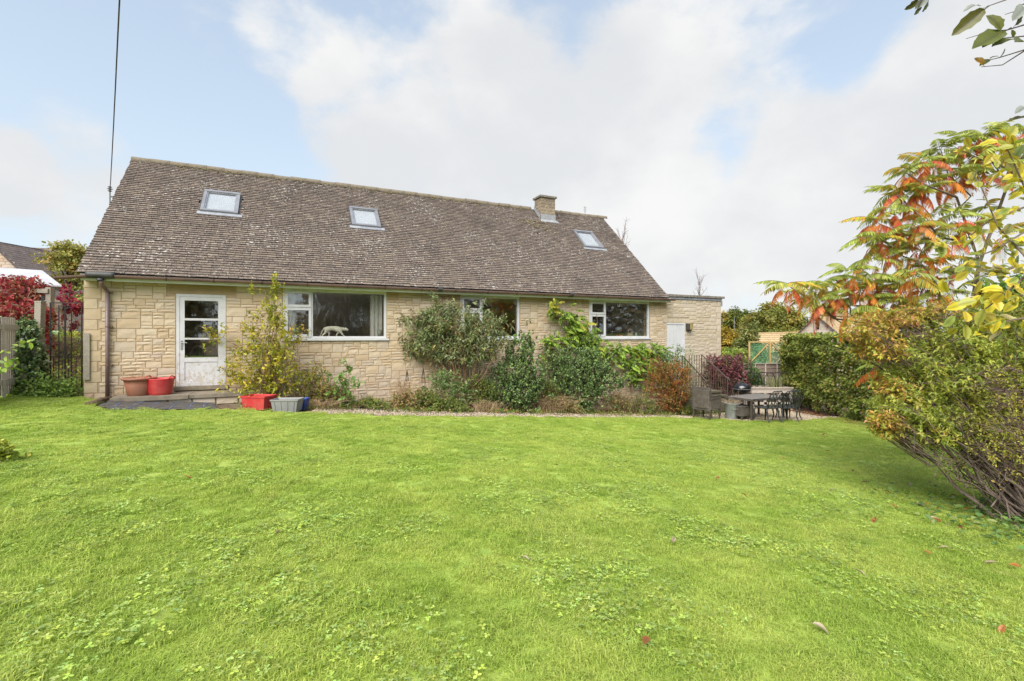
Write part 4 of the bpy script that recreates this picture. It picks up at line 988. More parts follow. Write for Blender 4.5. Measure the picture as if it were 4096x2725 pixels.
for px, c, lab in ((2468, (0.5, .06, .03), 'red apple'), (2480, (.55, .12, .04), 'orange red apple'), (2488, (.50, .30, .05), 'yellow apple')):
    t, _ = wall_pt(px, 1340, -.14); r = .034
    o = Geo().lathe([(.001, r * .15), (.5 * r, 0), (.95 * r, r * .7), (r, r * 1.1), (.7 * r, r * 1.75), (.25 * r, r * 1.85), (.001, r * 1.7)], 14).obj('apple', mat('apple_' + lab.replace(' ', '_'), c, tuple(x * .8 for x in c), 9, .35), smooth=True)
    o.location = tuple(H(t, -.15, 1.453)); tag(o, lab + ' on the inner sill left of the wicker basket', 'apple', 'apples on the kitchen sill')
t, _ = wall_pt(2545, 1330, -.16); vs_ = thing('vase', 'small pale blue vase with green spiky leaves inside the kitchen window', 'vase', H(t, -.17, 1.453), TH)
Geo().lathe([(.001, 0), (.03, 0), (.04, .05), (.032, .11), (.036, .13), (.03, .13), (.001, .03)], 16).obj('vase_body', mat('pale_blue_glaze', (.36, .46, .50), None, 3, .3), vs_, smooth=True)
# white hoop-backed chair seen through the door panes
ch = thing('dining_chair', 'pale hoop back chair inside seen through the lowest door pane', 'chair', H(2.02, -.75, .34), TH + R(30))
CW = mat('pale_chair_wood', (0.50, 0.44, 0.33), None, 4, .5)
g = Geo(); g.tube([[.19 * math.cos(a), .2, .46 + .44 * math.sin(a)] for a in np.linspace(0, math.pi, 16)], .016, 7); g.obj('back_hoop', CW, ch, smooth=True)
for x in (-.11, -.035, .035, .11): Geo().tube([[x, .2, .46], [x, .2, .46 + .44 * math.sqrt(1 - (x / .19) ** 2)]], .008, 6).obj('spindle', CW, ch)
Geo().box(-.2, .2, -.2, .2, .43, .46).obj('seat', CW, ch)
for sx in (-1, 1):
    for sy in (-1, 1): Geo().tube([[sx * .16, sy * .16, .43], [sx * .2, sy * .2, 0]], .016, 7).obj('leg', CW, ch)
# wall lamp on the annexe
t, z = wall_pt(2757, 1307, .06); lp = thing('wall_lamp', 'mossy square bulkhead lamp on the annexe wall right of the white door', 'lamp', H(t, 0, z), TH)
Geo().box(-.12, -.065, -.16, -.014, -.12, .11).obj('back_box', BLACKP, lp)
LENS = mat('mossy_lens', (0.36, 0.27, 0.10), (0.20, 0.17, 0.07), 8, .4)
Geo().box(-.062, .085, -.165, -.015, -.105, .105).obj('lens', LENS, lp); Geo().box(-.11, .05, -.13, -.015, -.145, -.107).obj('drip_edge', DARK, lp)

# ================================================================== steps and railing
LZ = -.35
MOSSY = mat('mossy_stone', (0.13, 0.105, 0.07), (0.085, 0.08, 0.05), 7, 0.95, 0.5, 30)
tf, zf = wall_pt(2807, 1420, .7)
stp = thing('garden_steps', 'mossy stone steps coming down from the annexe door to the patio', 'steps', H(tf, 1.1, -1), TH)
g = Geo(); g.box(-1.5, .0, -.40, 1.06, -.05, LZ + 1 - .06); g.obj('landing_base', MOSSY, stp); Geo().box(-1.53, .03, -.44, 1.066, LZ + 1 - .058, LZ + 1).obj('landing_slab', MOSSY, stp)
for i in range(4):
    z = LZ + 1 - .16 * (i + 1); x = .035 + .27 * i
    Geo().box(x, x + .265, -.38, .36, -.06, z - .05).obj('riser', MOSSY, stp); Geo().box(x, x + .295, -.42, .372, z - .048, z).obj('tread', MOSSY, stp)
def railing(label, y, t0, t1, t2, zt, drop, b0):
    """level rail t0..t1, then sloping down to t2; all along the wall"""
    o = thing('railing', label, 'railing', H(t1, y, 0), TH); L0 = t0 - t1; L2 = t2 - t1; sl = drop / L2
    if t0 < t1: Geo().bar([L0, 0, zt], [0, 0, zt], .035, .012).obj('top_rail', RAIL, o); Geo().bar([L0, 0, b0], [0, 0, b0], .035, .012).obj('bottom_rail', RAIL, o)
    Geo().bar([0, 0, zt], [L2 + .06, 0, zt - drop - .06 * sl], .045, .02).obj('handrail', HANDRAIL, o)
    Geo().bar([0, 0, b0], [L2, 0, b0 - drop], .035, .012).obj('bottom_rail', RAIL, o)
    x = L0
    while x < L2 + .01:
        d = max(0, x) * sl; post = abs(x) < .05 or x > L2 - .08
        Geo().box(x - (.02 if post else .008), x + (.02 if post else .008), -.008, .008, b0 - d - (.16 if post else 0), zt - d - .008).obj('baluster', RAIL, o); x += .115
    return o
tf2, zf2 = wall_pt(2913, 1517, .7)
railing('rusty steel railing on the far side of the steps, with level part by the door', .7, tf - .58, tf, tf2, zf, zf - zf2, zf - 1.06)
tn, zn = wall_pt(2762, 1462, 1.48); tn2, zn2 = wall_pt(2821, 1521, 1.48)
railing('shorter rusty steel railing on the near side of the steps behind the orange shrub', 1.48, tn - .35, tn - .35, tn2, zn + .33, zn + .33 - zn2, zn + .33 - .80)

# ================================================================== patio furniture
def M_wicker():
    m, nt, p, out = nodes('dark_wicker'); b = NB(nt); v = b.objc()
    w1 = b.n('ShaderNodeTexWave', wave_type='BANDS', bands_direction='Z'); b.l(v, w1.inputs['Vector']); w1.inputs['Scale'].default_value = 11
    w2 = b.n('ShaderNodeTexWave', wave_type='BANDS', bands_direction='X'); b.l(v, w2.inputs['Vector']); w2.inputs['Scale'].default_value = 7
    f = b.math('ADD', w1.outputs['Fac'], b.math('MULTIPLY', w2.outputs['Fac'], .6))
    c = b.mix(b.mr(f, .2, 1.4), (0.045, 0.035, 0.032), (0.155, 0.125, 0.11)); c = b.mix(b.mr(b.noise(v, 6, 4), .4, .7, 0, .4), c, (.2, .18, .16))
    b.l(c, p.inputs['Base Color']); p.inputs['Roughness'].default_value = .6; b.bump(f, .5, .006, p); return m
DWICK = M_wicker(); WLEG = mat('brown_metal_leg', (0.10, 0.08, 0.07), None, 5, .5)
def wicker_chair(label, loc, rz, group):
    o = thing('wicker_chair', label, 'chair', loc, rz, group)
    g = Geo(); g.box(-.28, .28, -.26, .28, .38, .44); g.box(-.28, .28, .26, .285, .30, .38); g.box(-.28, .28, -.285, -.255, .30, .44); g.obj('seat', DWICK, o)
    g = Geo(); X, Z = np.meshgrid(np.linspace(-.28, .28, 9), np.linspace(.36, .90, 7))
    for off in (0, .045): g.grid(X, -.29 - .06 * ((Z - .36) / .54) ** 1.2 - .03 * (1 - (X / .28) ** 2) + off, Z)
    yb = lambda z: -.29 - .06 * ((z - .36) / .54) ** 1.2
    for sx in (-.28, .28):
        zz = np.linspace(.36, .90, 7); g.add([[sx, yb(z) + q, z] for z in zz for q in (0, .045)], [[2 * i, 2 * i + 1, 2 * i + 3, 2 * i + 2] for i in range(6)])
    xx = np.linspace(-.28, .28, 9); g.add([[x, yb(.9) - .03 * (1 - (x / .28) ** 2) + q, .90] for x in xx for q in (0, .045)], [[2 * i, 2 * i + 1, 2 * i + 3, 2 * i + 2] for i in range(8)])
    g.obj('backrest', DWICK, o)
    for sx in (-1, 1):
        g = Geo(); g.box(sx * .28 - .02, sx * .28 + .02, -.28, .27, .33, .625); g.obj('arm_panel', DWICK, o)
        Geo().box(sx * .28 - .032, sx * .28 + .032, -.30, .29, .626, .65).obj('armrest', WLEG, o)
        for sy in (-.255, .25): Geo().bar([sx * .265, sy * 1.08, 0], [sx * .265, sy, .35], .034, .034, (0, 1, 0)).obj('leg', WLEG, o)
    return o
# (front of the chair is local +y)
p = gset(wall_at(2826, 2.35)); grp = 'dark wicker chairs on the patio'
wicker_chair('dark wicker armchair at the foot of the steps, lower one of two stacked', p, R(-52), grp)
wicker_chair('dark wicker armchair stacked on the other at the foot of the steps', p + np.array([.045, .05, .085]), R(-50), grp)
tb = thing('garden_table', 'dark wicker garden table with glass top in front of the barbecue', 'table', gset([7.65, 15.1, 0]), R(28))
Geo().box(-.8, .8, -.45, .45, .655, .68).obj('tabletop', mat('table_weave', (.16, .14, .125), (.22, .195, .175), 18, .35, .2, 60), tb)
g = Geo(); frame_ = [(-.81, .81, -.46, -.43), (-.81, .81, .43, .46), (-.81, -.78, -.43, .43), (.78, .81, -.43, .43)]
for a, b_, c, d in frame_: g.box(a, b_, c, d, .62, .683)
g.obj('apron', DWICK, tb)
for sx in (-.77, .77):
    for sy in (-.42, .42): Geo().bar([sx, sy, 0], [sx, sy, .62], .05, .05, (0, 1, 0)).obj('leg', WLEG, tb)
fs = thing('wicker_footstool', 'dark wicker footstool under the garden table behind the metal bucket', 'footstool', gset([7.0, 14.75, 0]), R(28))
Geo().box(-.27, .27, -.27, .27, .14, .40).obj('body', DWICK, fs); Geo().box(-.28, .28, -.28, .28, .402, .43).obj('top', DWICK, fs)
for sx in (-.245, .245):
    for sy in (-.245, .245): Geo().box(sx - .02, sx + .02, sy - .02, sy + .02, 0, .139).obj('leg', WLEG, fs)
# cast metal chairs
def cast_chair(label, loc, rz):
    o = thing('cast_metal_chair', label, 'chair', loc, rz, 'black cast metal chairs round the garden table')
    g = Geo(); V = []; 
    for a in np.linspace(0, 2 * math.pi, 16, endpoint=False): V.append([.25 * np.sign(math.cos(a)) * abs(math.cos(a)) ** .6, .24 * np.sign(math.sin(a)) * abs(math.sin(a)) ** .6])
    n = len(V); VV = [[x, y_, z] for z in (.415, .44) for x, y_ in V] + [[0, 0, .43]]
    g.add(VV, [[i, (i + 1) % n, n + (i + 1) % n, n + i] for i in range(n)], [[2 * n, n + i, n + (i + 1) % n] for i in range(n)] + [[0, (i + 2) % n, (i + 1) % n] for i in range(n - 2)]); g.obj('seat', CAST, o)
    for sx in (-1, 1):
        Geo().tube([[sx * .2, .2, .42], [sx * .225, .235, .34], [sx * .205, .215, .17], [sx * .23, .25, .02], [sx * .245, .27, 0]], [.024, .026, .018, .014, .017], 7).obj('leg', CAST, o, smooth=True)
        Geo().tube([[sx * .2, -.19, .42], [sx * .225, -.23, .33], [sx * .21, -.24, .17], [sx * .24, -.32, .02], [sx * .245, -.335, 0]], [.024, .026, .018, .014, .017], 7).obj('leg', CAST, o, smooth=True)
        Geo().tube([[sx * .235, .19, .44], [sx * .265, .23, .54], [sx * .275, .18, .645], [sx * .27, 0, .655], [sx * .25, -.20, .68], [sx * .24, -.26, .70]], [.013, .014, .016, .014, .013, .012], 7).obj('arm', CAST, o, smooth=True)
    yb = lambda z: -.235 - .16 * ((z - .42) / .52)
    fr = [(-.21, .43), (-.245, .62), (-.25, .82), (-.15, .94), (.15, .94), (.25, .82), (.245, .62), (.21, .43), (-.21, .43)]
    bk = Geo().tube([[x, yb(z), z] for x, z in fr], .016, 7).obj('backrest', CAST, o, smooth=True)
    g = Geo()
    for k in range(6):
        for sg in (-1, 1):
            P = []
            for f in np.linspace(0, 1, 7):
                z = .44 + .49 * f; x = sg * (-.30 + .12 * k + .30 * f - .04 * math.sin(3 * f))
                lim = .235 if z < .82 else .235 - (z - .82) * .8
                if abs(x) <= lim: P.append([x, yb(z) + .004 * sg, z])
            if len(P) > 1: g.tube(P, .009, 5)
    g.obj('lattice', CAST, bk); return o
CAST = mat('black_cast_metal', (0.028, 0.03, 0.032), (0.06, 0.06, 0.06), 8, .42, .1, 40, metal=.2)
cast_chair('black cast metal lattice chair, left of the three, turned to the table', gset([7.52, 14.2, 0]), R(20))
cast_chair('black cast metal lattice chair, middle of the three and nearest the lawn', gset([8.12, 14.3, 0]), R(2))
cast_chair('black cast metal lattice chair, rightmost and just behind the middle one', gset([8.50, 14.8, 0]), R(4))
# galvanised bucket
GALV = mat('galvanised_metal', (0.32, 0.325, 0.33), (0.21, 0.215, 0.22), 5, .55, .1, 20, metal=.15, stretch=(1, 1, .5))
p = gp(2927, 1676); bu = thing('metal_bucket', 'dented galvanised bin planted with dry grass at the lawn edge', 'bucket', p, R(5))
s = .46 / .5
Geo().lathe([(.001, .01), (.19 * s, 0), (.195 * s, .02), (.235 * s, .46), (.248 * s, .475), (.25 * s, .49), (.24 * s, .497), (.228 * s, .485), (.222 * s, .42), (.001, .42)], 32).obj('body', GALV, bu, smooth=True)
g = Geo(); g.tube([[-.11, -.21, .32], [-.10, -.245, .335], [.0, -.25, .335], [.09, -.245, .30], [.10, -.21, .26]], .009, 6); g.obj('handle', GALV, bu, smooth=True)
g = Geo()
for i in range(110):
    a = rng.uniform(0, 6.28); r = .2 * math.sqrt(rng.random()); b0 = np.array([r * math.cos(a), r * math.sin(a), .42]); d = np.array([rng.normal(0, .10), rng.normal(0, .10), rng.uniform(.08, .26)])
    if i < 3: d = np.array([rng.normal(.03, .04), 0, rng.uniform(.4, .62)])
    g.tube([b0, b0 + d * .6, b0 + d + np.array([d[0], d[1], -.03])], [.004, .003, .0015], 3, np.array([.42, .32, .20]) * rng.uniform(.6, 1.2), cap=False)
g.obj('dry_grass', BARK, bu)
# kettle barbecue
BLK = mat('black_enamel', (0.012, 0.012, 0.014), None, 4, .12, spec=.8)
p = gset([(2966 - CX) / F * 16.6, 16.6, 0]); bq = thing('kettle_barbecue', 'round black kettle barbecue with lid behind the garden table', 'barbecue', p)
zc = EYE + (HY - 1555) / F * 16.6 - p[2]; r = .30
Geo().lathe([(r, zc + .012), (r * .98, zc + .06), (r * .85, zc + .13), (r * .55, zc + .185), (.001, zc + .205)], 32).obj('lid', BLK, bq, smooth=True)
Geo().lathe([(r * 1.015, zc - .006), (r * 1.015, zc + .01), (r * .99, zc + .01)], 32).obj('rim', ALU, bq)
Geo().lathe([(r, zc - .006), (r * .97, zc - .06), (r * .8, zc - .14), (r * .45, zc - .20), (.001, zc - .215)], 32).obj('bowl', BLK, bq, smooth=True)
Geo().tube([[-.06, -.02, zc + .2], [-.05, -.02, zc + .245], [.05, -.02, zc + .245], [.06, -.02, zc + .2]], .011, 6).obj('lid_handle', BLACKP, bq)
for a in (.5, 2.6, 4.7): Geo().tube([[.16 * math.cos(a), .16 * math.sin(a), zc - .18], [.27 * math.cos(a), .27 * math.sin(a), 0]], .013, 7).obj('leg', ALU, bq)
# raised planter with hoops
Yp = 17.6; x0 = (2992 - CX) / F * Yp; x1 = (3150 - CX) / F * Yp; p = gset([(x0 + x1) / 2, Yp, 0]); w = (x1 - x0) / 2
pl = thing('raised_planter', 'grey timber raised planter on legs in front of the lap fence', 'planter', p)
zt = EYE + (HY - 1547) / F * Yp - p[2]
for k in range(2):
    for sy in (-.3, .3): Geo().box(-w, w, sy - .014, sy + .014, zt - .10 * (k + 1) + .004, zt - .10 * k).obj('board', PALEWOOD, pl)
for sx in (-w, w): Geo().box(sx - .014, sx + .014, -.284, .284, zt - .2, zt).obj('board', PALEWOOD, pl)
Geo().box(-w - .03, w + .03, -.345, -.315, zt - .03, zt + .012).obj('top_edge', PALEWOOD, pl)
for sx in (-w + .04, -w * .35, w * .35, w - .04):
    for sy in (-.27, .27): Geo().box(sx - .04, sx + .04, sy - .04, sy + .04, -.03, zt - .203).obj('leg', PALEWOOD, pl)
Geo().box(-w, w, -.31, -.285, .18, .27).obj('lower_rail', PALEWOOD, pl); Geo().box(-w + .02, w - .02, -.28, .28, zt - .06, zt - .03).obj('soil', SOIL, pl)
fr = thing('hoop_frame', 'black metal hoop frame standing in the raised planter', 'plant frame', p + np.array([0, 0, zt - .05]))
ht = EYE + (HY - 1492) / F * Yp - p[2] - zt + .05
for i, (a, b_) in enumerate(((2992, 3036), (3043, 3090), (3098, 3146))):
    xa = (a - CX) / F * Yp - p[0]; xb = (b_ - CX) / F * Yp - p[0]; q = (xb - xa) * .25
    for yy in (-.22, .22): Geo().tube([[xa, yy, 0], [xa + .01, yy, ht * .62], [xa + q, yy, ht], [xb - q, yy, ht], [xb - .01, yy, ht * .62], [xb, yy, 0]], .013, 6).obj('hoop', IRON, fr)
Geo().tube([[-w, -.22, ht + .02], [w, -.22, ht + .02]], .011, 6).obj('ridge_bar', IRON, fr)
# larch lap fence panels and the trellis on them
Yf = 19.0; xa = (2975 - CX) / F * Yf; zt = EYE + (HY - 1457) / F * Yf
for k in range(2):
    X0 = xa + k * 1.86; zb = zt - 1.62
    fp = thing('fence_panel', ('weathered larch lap fence panel behind the raised planter', 'weathered larch lap fence panel partly hidden by the hedge end')[k], 'fence', (X0, Yf, zb), 0, 'larch lap fence panels')
    for i in range(11):
        z = i * .145; g = Geo(); xs_ = np.linspace(.02, 1.80, 10); wv = .012 * np.sin(xs_ * 5 + i * 2) + rng.normal(0, .004, 10)
        V = []; 
        for x, q in zip(xs_, wv): V += [[x, -.022 - .004, z + q], [x, -.006, z + .175], [x, -.012, z + q]]
        g.add(V, [[3 * j, 3 * j + 3, 3 * j + 4, 3 * j + 1] for j in range(9)] + [[3 * j, 3 * j + 2, 3 * j + 5, 3 * j + 3] for j in range(9)]); g.obj('board', LARCH, fp)
    for x in (.02, .43, .84, 1.30, 1.79): Geo().box(x - .022, x + .022, -.05, -.027, 0, 1.62).obj('batten', PALEWOOD if x != .02 else GREYWOOD, fp)
    Geo().box(0, 1.82, -.055, .02, 1.622, 1.655).obj('capping', GREYWOOD, fp)
    Geo().box(-.045, -.003, -.05, .05, -.3, 1.7).obj('post', GREYWOOD, fp)
X0 = (2996 - CX) / F * Yf; zb = zt + .04; th_ = EYE + (HY - 1366) / F * Yf - zb
tr = thing('trellis_screen', 'new pine trellis frame with green mesh on top of the lap fence', 'trellis', (X0, Yf - .01, zb))
bw = (3080 - 2997) / F * Yf
for i in range(4): Geo().box(i * bw - .03, i * bw + .03, -.03, .02, 0, th_ - .046).obj('upright', PINE, tr)
Geo().box(-.03, 3 * bw + .03, -.032, .022, th_ - .045, th_).obj('top_rail', PINE, tr)
for i in range(3):
    a, b_ = ((i * bw + .05, .03), ((i + 1) * bw - .04, th_ - .06)) if i % 2 == 0 else ((i * bw + .04, th_ - .06), ((i + 1) * bw - .05, .03))
    Geo().bar([a[0], -.005, a[1]], [b_[0], -.005, b_[1]], .028, .045, (0, 1, 0)).obj('brace', PINE, tr)
g = Geo(); n = 5200; P = np.column_stack([rng.uniform(.02, 3 * bw, n), rng.uniform(.024, .055, n), rng.uniform(.0, th_ - .05, n)])
# ================================================================== leaves and branches
def unit(v): return v / (np.linalg.norm(v, axis=-1, keepdims=True) + 1e-9)
def leaves(g, P, D, N, L, W, C, broad=False, fold=.25, droop=.12):
    """one leaf per row: base point P, direction D, face normal N, length L, half width W, colour C"""
    P = np.asarray(P, float); D = unit(np.asarray(D, float)); n = len(P)
    if n == 0: return
    S = unit(np.cross(D, N)); Nn = np.cross(S, D); L = np.broadcast_to(np.asarray(L, float), n)[:, None]; W = np.broadcast_to(np.asarray(W, float), n)[:, None]
    dn = np.array([0, 0, -1.0]) * L * droop; up = Nn * W * fold
    if broad:
        V = np.stack([P, P + D * L * .28 + S * W * .82 + up * .8, P + D * L * .66 + S * W * .86 + up + dn * .4, P + D * L + dn, P + D * L * .66 - S * W * .86 + up + dn * .4, P + D * L * .28 - S * W * .82 + up * .8], 1)
        b = np.arange(n)[:, None] * 6; Q = np.concatenate([b + np.array([[0, 1, 2, 3]]), b + np.array([[0, 3, 4, 5]])])
        g.add(V.reshape(-1, 3), Q, col=np.repeat(C, 6, 0))
    else:
        V = np.stack([P, P + D * L * .45 + S * W + up, P + D * L + dn, P + D * L * .45 - S * W + up], 1)
        b = np.arange(n)[:, None] * 4; g.add(V.reshape(-1, 3), b + np.array([[0, 1, 2, 3]]), col=np.repeat(C, 4, 0))
def palette(cols, n, var=.22):
    w = np.array([c[1] for c in cols], float); w /= w.sum(); k = rng.choice(len(cols), n, p=w); C = np.minimum(np.array([c[0] for c in cols])[k] * np.array([1.75, 1.62, 1.5]), .68)
    return C * rng.uniform(1 - var, 1 + var, (n, 1)) * rng.uniform(1 - var * .35, 1 + var * .35, (n, 3))
def rdir(n): return unit(rng.normal(0, 1, (n, 3)))
def tip_leaves(g, T, D, per, tl, L, asp, cols, up=.8, spread=1.0, broad=False, droop=.15, fold=.25, var=.22, clump=None, szvar=.3):
    n = len(T) * per; T = np.repeat(T, per, 0); Dr = np.repeat(unit(D), per, 0)
    u = rng.random(n)[:, None]; P = T - Dr * u * tl + rng.normal(0, .012, (n, 3)) * (tl / .2)
    LD = unit(Dr * .55 + rdir(n) * spread + np.array([0, 0, -.12])); N = unit(np.array([0, 0, 1.0]) * up + rdir(n) * .6 + Dr * .2)
    Ls = L * rng.uniform(1 - szvar, 1 + szvar, n)
    C = clump if clump is not None else palette(cols, n, var)
    leaves(g, P, LD, N, Ls, Ls * asp, C, broad, fold, droop)
def curve(a, b, sag=0.0, wig=.04, n=6, up=.5):
    a = np.asarray(a, float); b = np.asarray(b, float); L = np.linalg.norm(b - a); f = np.linspace(0, 1, n)[:, None]
    c = a + (b - a) * .45 + np.array([0, 0, 1]) * L * up * .3 - np.array([(b - a)[0], (b - a)[1], 0]) * .15 * up
    P = (1 - f) ** 2 * a + 2 * f * (1 - f) * c + f ** 2 * b
    P[1:-1] += rng.normal(0, wig * L * .3, (n - 2, 3)); P[:, 2] -= sag * L * (f[:, 0] ** 2); return P
def in_ell(ells, n, shell=0.0):
    w = np.array([e[6] if len(e) > 6 else e[3] * e[4] * e[5] for e in ells], float); w /= w.sum(); k = rng.choice(len(ells), n, p=w)
    E = np.array([e[:6] for e in ells])[k]; d = rdir(n); r = (shell ** 3 + (1 - shell ** 3) * rng.random(n)) ** (1 / 3)
    return E[:, :3] + d * r[:, None] * E[:, 3:6], unit(d * E[:, 3:6]), k
def ell_px(px, py, Y, rx, rz, ry=None, w=None):      # ellipsoid given by photo position, distance and radii in photo pixels
    p = at(px, py, Y); a = rx / F * Y; c = rz / F * Y; b = (ry if ry is not None else a * .8)
    return (p[0], p[1], p[2], a, b, c) + ((w,) if w else ())
def shrub(name, label, cat, base, ells, ntips, per, L, asp, cols, stems=14, stemr=.012, stemcol=(.16, .10, .06), tl=.22, up=.8, spread=1.0, broad=False, shell=.2, twig=True, outward=.7, lift=.4, basespread=.12, droop=.15, mat_=None, var=.22, group=None, arch=.5, clumpvar=.0, szvar=.3, twigr=.0035, stray=.12):
    base = np.asarray(base, float); o = thing(name, label, cat, base, 0, group)
    T, dv, k = in_ell(ells, ntips, shell)
    m_ = rng.random(ntips) < .2; T = T + dv * (m_ * rng.exponential(stray, ntips))[:, None]
    keep_ = T[:, 2] > ground(T[:, 0], T[:, 1]) + .05
    T = T[T[:, 2] > ground(T[:, 0], T[:, 1]) + .05]; n = len(T)
    rad = unit(T - (base + np.array([0, 0, .2]))); D = unit(rad * outward + np.array([0, 0, lift]) + rdir(n) * .45)
    gs = Geo(); sp = []
    idx = rng.choice(n, min(stems, n), replace=False)
    for i in idx:
        b0 = base + np.array([rng.normal(0, basespread), rng.normal(0, basespread), -.03]); P = curve(b0, T[i], up=arch, wig=.05, n=7)
        gs.tube(P, np.linspace(stemr, stemr * .25, 7) * rng.uniform(.6, 1.2), 5, np.array(stemcol) * rng.uniform(.7, 1.3), cap=False); sp.append(P)
    SP = np.vstack([p[2:] for p in sp])
    if twig:
        for i in range(n):
            if rng.random() < twig:
                d2 = ((SP - T[i]) ** 2).sum(1) + .25 * np.maximum(0, SP[:, 2] - T[i, 2]) ** 2 * 4; q = SP[int(np.argmin(d2))]
                if np.linalg.norm(q - T[i]) > .03: gs.tube(curve(q, T[i], n=4, up=.2, wig=.06), [twigr * 1.3, twigr, twigr * .8, twigr * .5], 3, np.array(stemcol) * rng.uniform(.7, 1.4), cap=False)
    gs.obj('stems', BARK, o, off=base)
    gf = Geo(); clump = None
    if clumpvar:
        n2 = n * per; C = palette(cols, n2, var); ck = np.repeat(palette(cols, n, var), per, 0); clump = C * (1 - clumpvar) + ck * clumpvar
    tip_leaves(gf, T, D, per, tl, L, asp, cols, up, spread, broad, droop, var=var, clump=clump, szvar=szvar)
    gf.obj('foliage', mat_ or LEAF, o, off=base, kind='stuff')
    return o, T, gs
def pieces_obj(name, me, parent, loc, d, up=(0, 0, 1), s=1.0, roll=0.0):
    x = Vector(d).normalized(); u = Vector(up); y = u.cross(x)
    if y.length < 1e-3: y = Vector((0, 1, 0)).cross(x)
    y.normalize(); z = x.cross(y); M = Matrix((x, y, z)).transposed().to_4x4(); M = M @ Matrix.Rotation(roll, 4, 'X'); M = Matrix.Translation(Vector([float(v) for v in loc])) @ M @ Matrix.Scale(s, 4)
    o = bpy.data.objects.new(name, me); COL.objects.link(o); o.parent = parent; o.matrix_basis = M; return o
def frond_mesh(name, npairs, Lr, lf, lw, arch, hang, cols, m=LEAF, rcol=(.20, .10, .04), var=.2, broadl=True):
    """pinnate leaf along +x: arched stalk, leaflets in pairs that hang"""
    g = Geo(); f = np.linspace(0, 1, 8); R_ = np.stack([Lr * f * (1 - .12 * f * arch), np.zeros(8), Lr * (.18 * f - arch * .55 * f ** 2)], -1); g.tube(R_, np.linspace(.0035, .0012, 8) * Lr / .45, 4, rcol, cap=False)
    u = np.linspace(.14, 1, npairs); B = np.stack([np.interp(u, f, R_[:, i]) for i in range(3)], -1); T = np.gradient(B, axis=0); T = unit(T)
    for sg in (-1, 1):
        D = unit(T * .42 + np.array([0, sg * 1.0, 0]) + np.array([0, 0, -hang]) + rng.normal(0, .08, (npairs, 3))); N = unit(np.array([0, 0, 1.0]) + sg * np.array([0, hang * .8, 0]) + rng.normal(0, .12, (npairs, 3)))
        L = lf * (.55 + .6 * np.sin(np.clip(u * 1.15, 0, 1) * math.pi * .82 + .25)) * rng.uniform(.88, 1.1, npairs)
        leaves(g, B, D, N, L, L * lw, palette(cols, npairs, var), broadl, .2, .22)
    leaves(g, B[-1:], T[-1:], np.array([[0, 0, 1.0]]), lf * .9, lf * .9 * lw, palette(cols, 1, var), broadl, .2, .2)
    return g.mesh(name, mat=m)

# green net leaves of the trellis screen (counts prepared above)
gg = Geo(); leaves(gg, P, unit(rng.normal(0, 1, (n, 3)) * np.array([1, .15, 1])), unit(np.array([0, -1.0, .4]) + rdir(n) * .4), .035, .014, palette([((.06, .17, .09), 3), ((.10, .24, .13), 2), ((.16, .30, .20), 1)], n)); gg.obj('green_mesh', LEAF, tr, kind='stuff')

# ---------------------------------------------------------------- shrubs along the house wall
def wb(px, n_): return gset(wall_at(px, n_))
def Yw(px, n_): return wall_at(px, n_)[1]
YEL = [((.30, .28, .03), 3.0), ((.20, .23, .03), 2.5), ((.10, .15, .02), 1.7), ((.42, .36, .05), 1.1), ((.36, .22, .06), .3)]
b0 = wb(1085, .8); Yb = b0[1]
el = [ell_px(1070, 1330, Yb, 120, 110, .4), ell_px(1060, 1450, Yb, 165, 90, .5), ell_px(1080, 1560, Yb - .1, 110, 45, .4), ell_px(1010, 1540, Yb, 150, 60, .4), ell_px(870, 1315, Yb, 50, 45, .2, .022), ell_px(1100, 1210, Yb, 45, 100, .15, .03), ell_px(1200, 1320, Yb, 55, 28, .15, .018), ell_px(1190, 1480, Yb, 90, 50, .25, .03), ell_px(930, 1480, Yb, 80, 40, .25, .015)]
ysh, _, _ = shrub('yellowing_shrub', 'tall straggly yellow green shrub growing between the glazed door and the big window', 'shrub', b0, el, 470, 10, .085, .26, YEL, stems=46, stemr=.013, stemcol=(.15, .10, .055), tl=.22, spread=.9, basespread=.10, twig=.55, arch=.15, outward=.9, lift=.25, clumpvar=.5)
el = [ell_px(1105, 1140, Yb - .1, 14, 62, .08), ell_px(1085, 1230, Yb - .1, 20, 50, .08), ell_px(1005, 1150, Yb - .05, 8, 25, .05, .0008)]
sht, _, _ = shrub('shrub_shoot', 'upright leafy shoot of the shrub reaching past the gutter', 'shrub', b0 + np.array([.02, -.12, 0]), el, 70, 8, .065, .22, [((.10, .16, .02), 2), ((.24, .27, .03), 2), ((.30, .27, .04), 1)], stems=5, stemr=.012, tl=.14, spread=.8, basespread=.03, arch=.05, twig=.3)
for c_ in list(sht.children):
    c_.parent = ysh; c_.location = (.02, -.12, 0); c_.name = 'shoot_' + c_.name.split('.')[0]
bpy.data.objects.remove(sht)
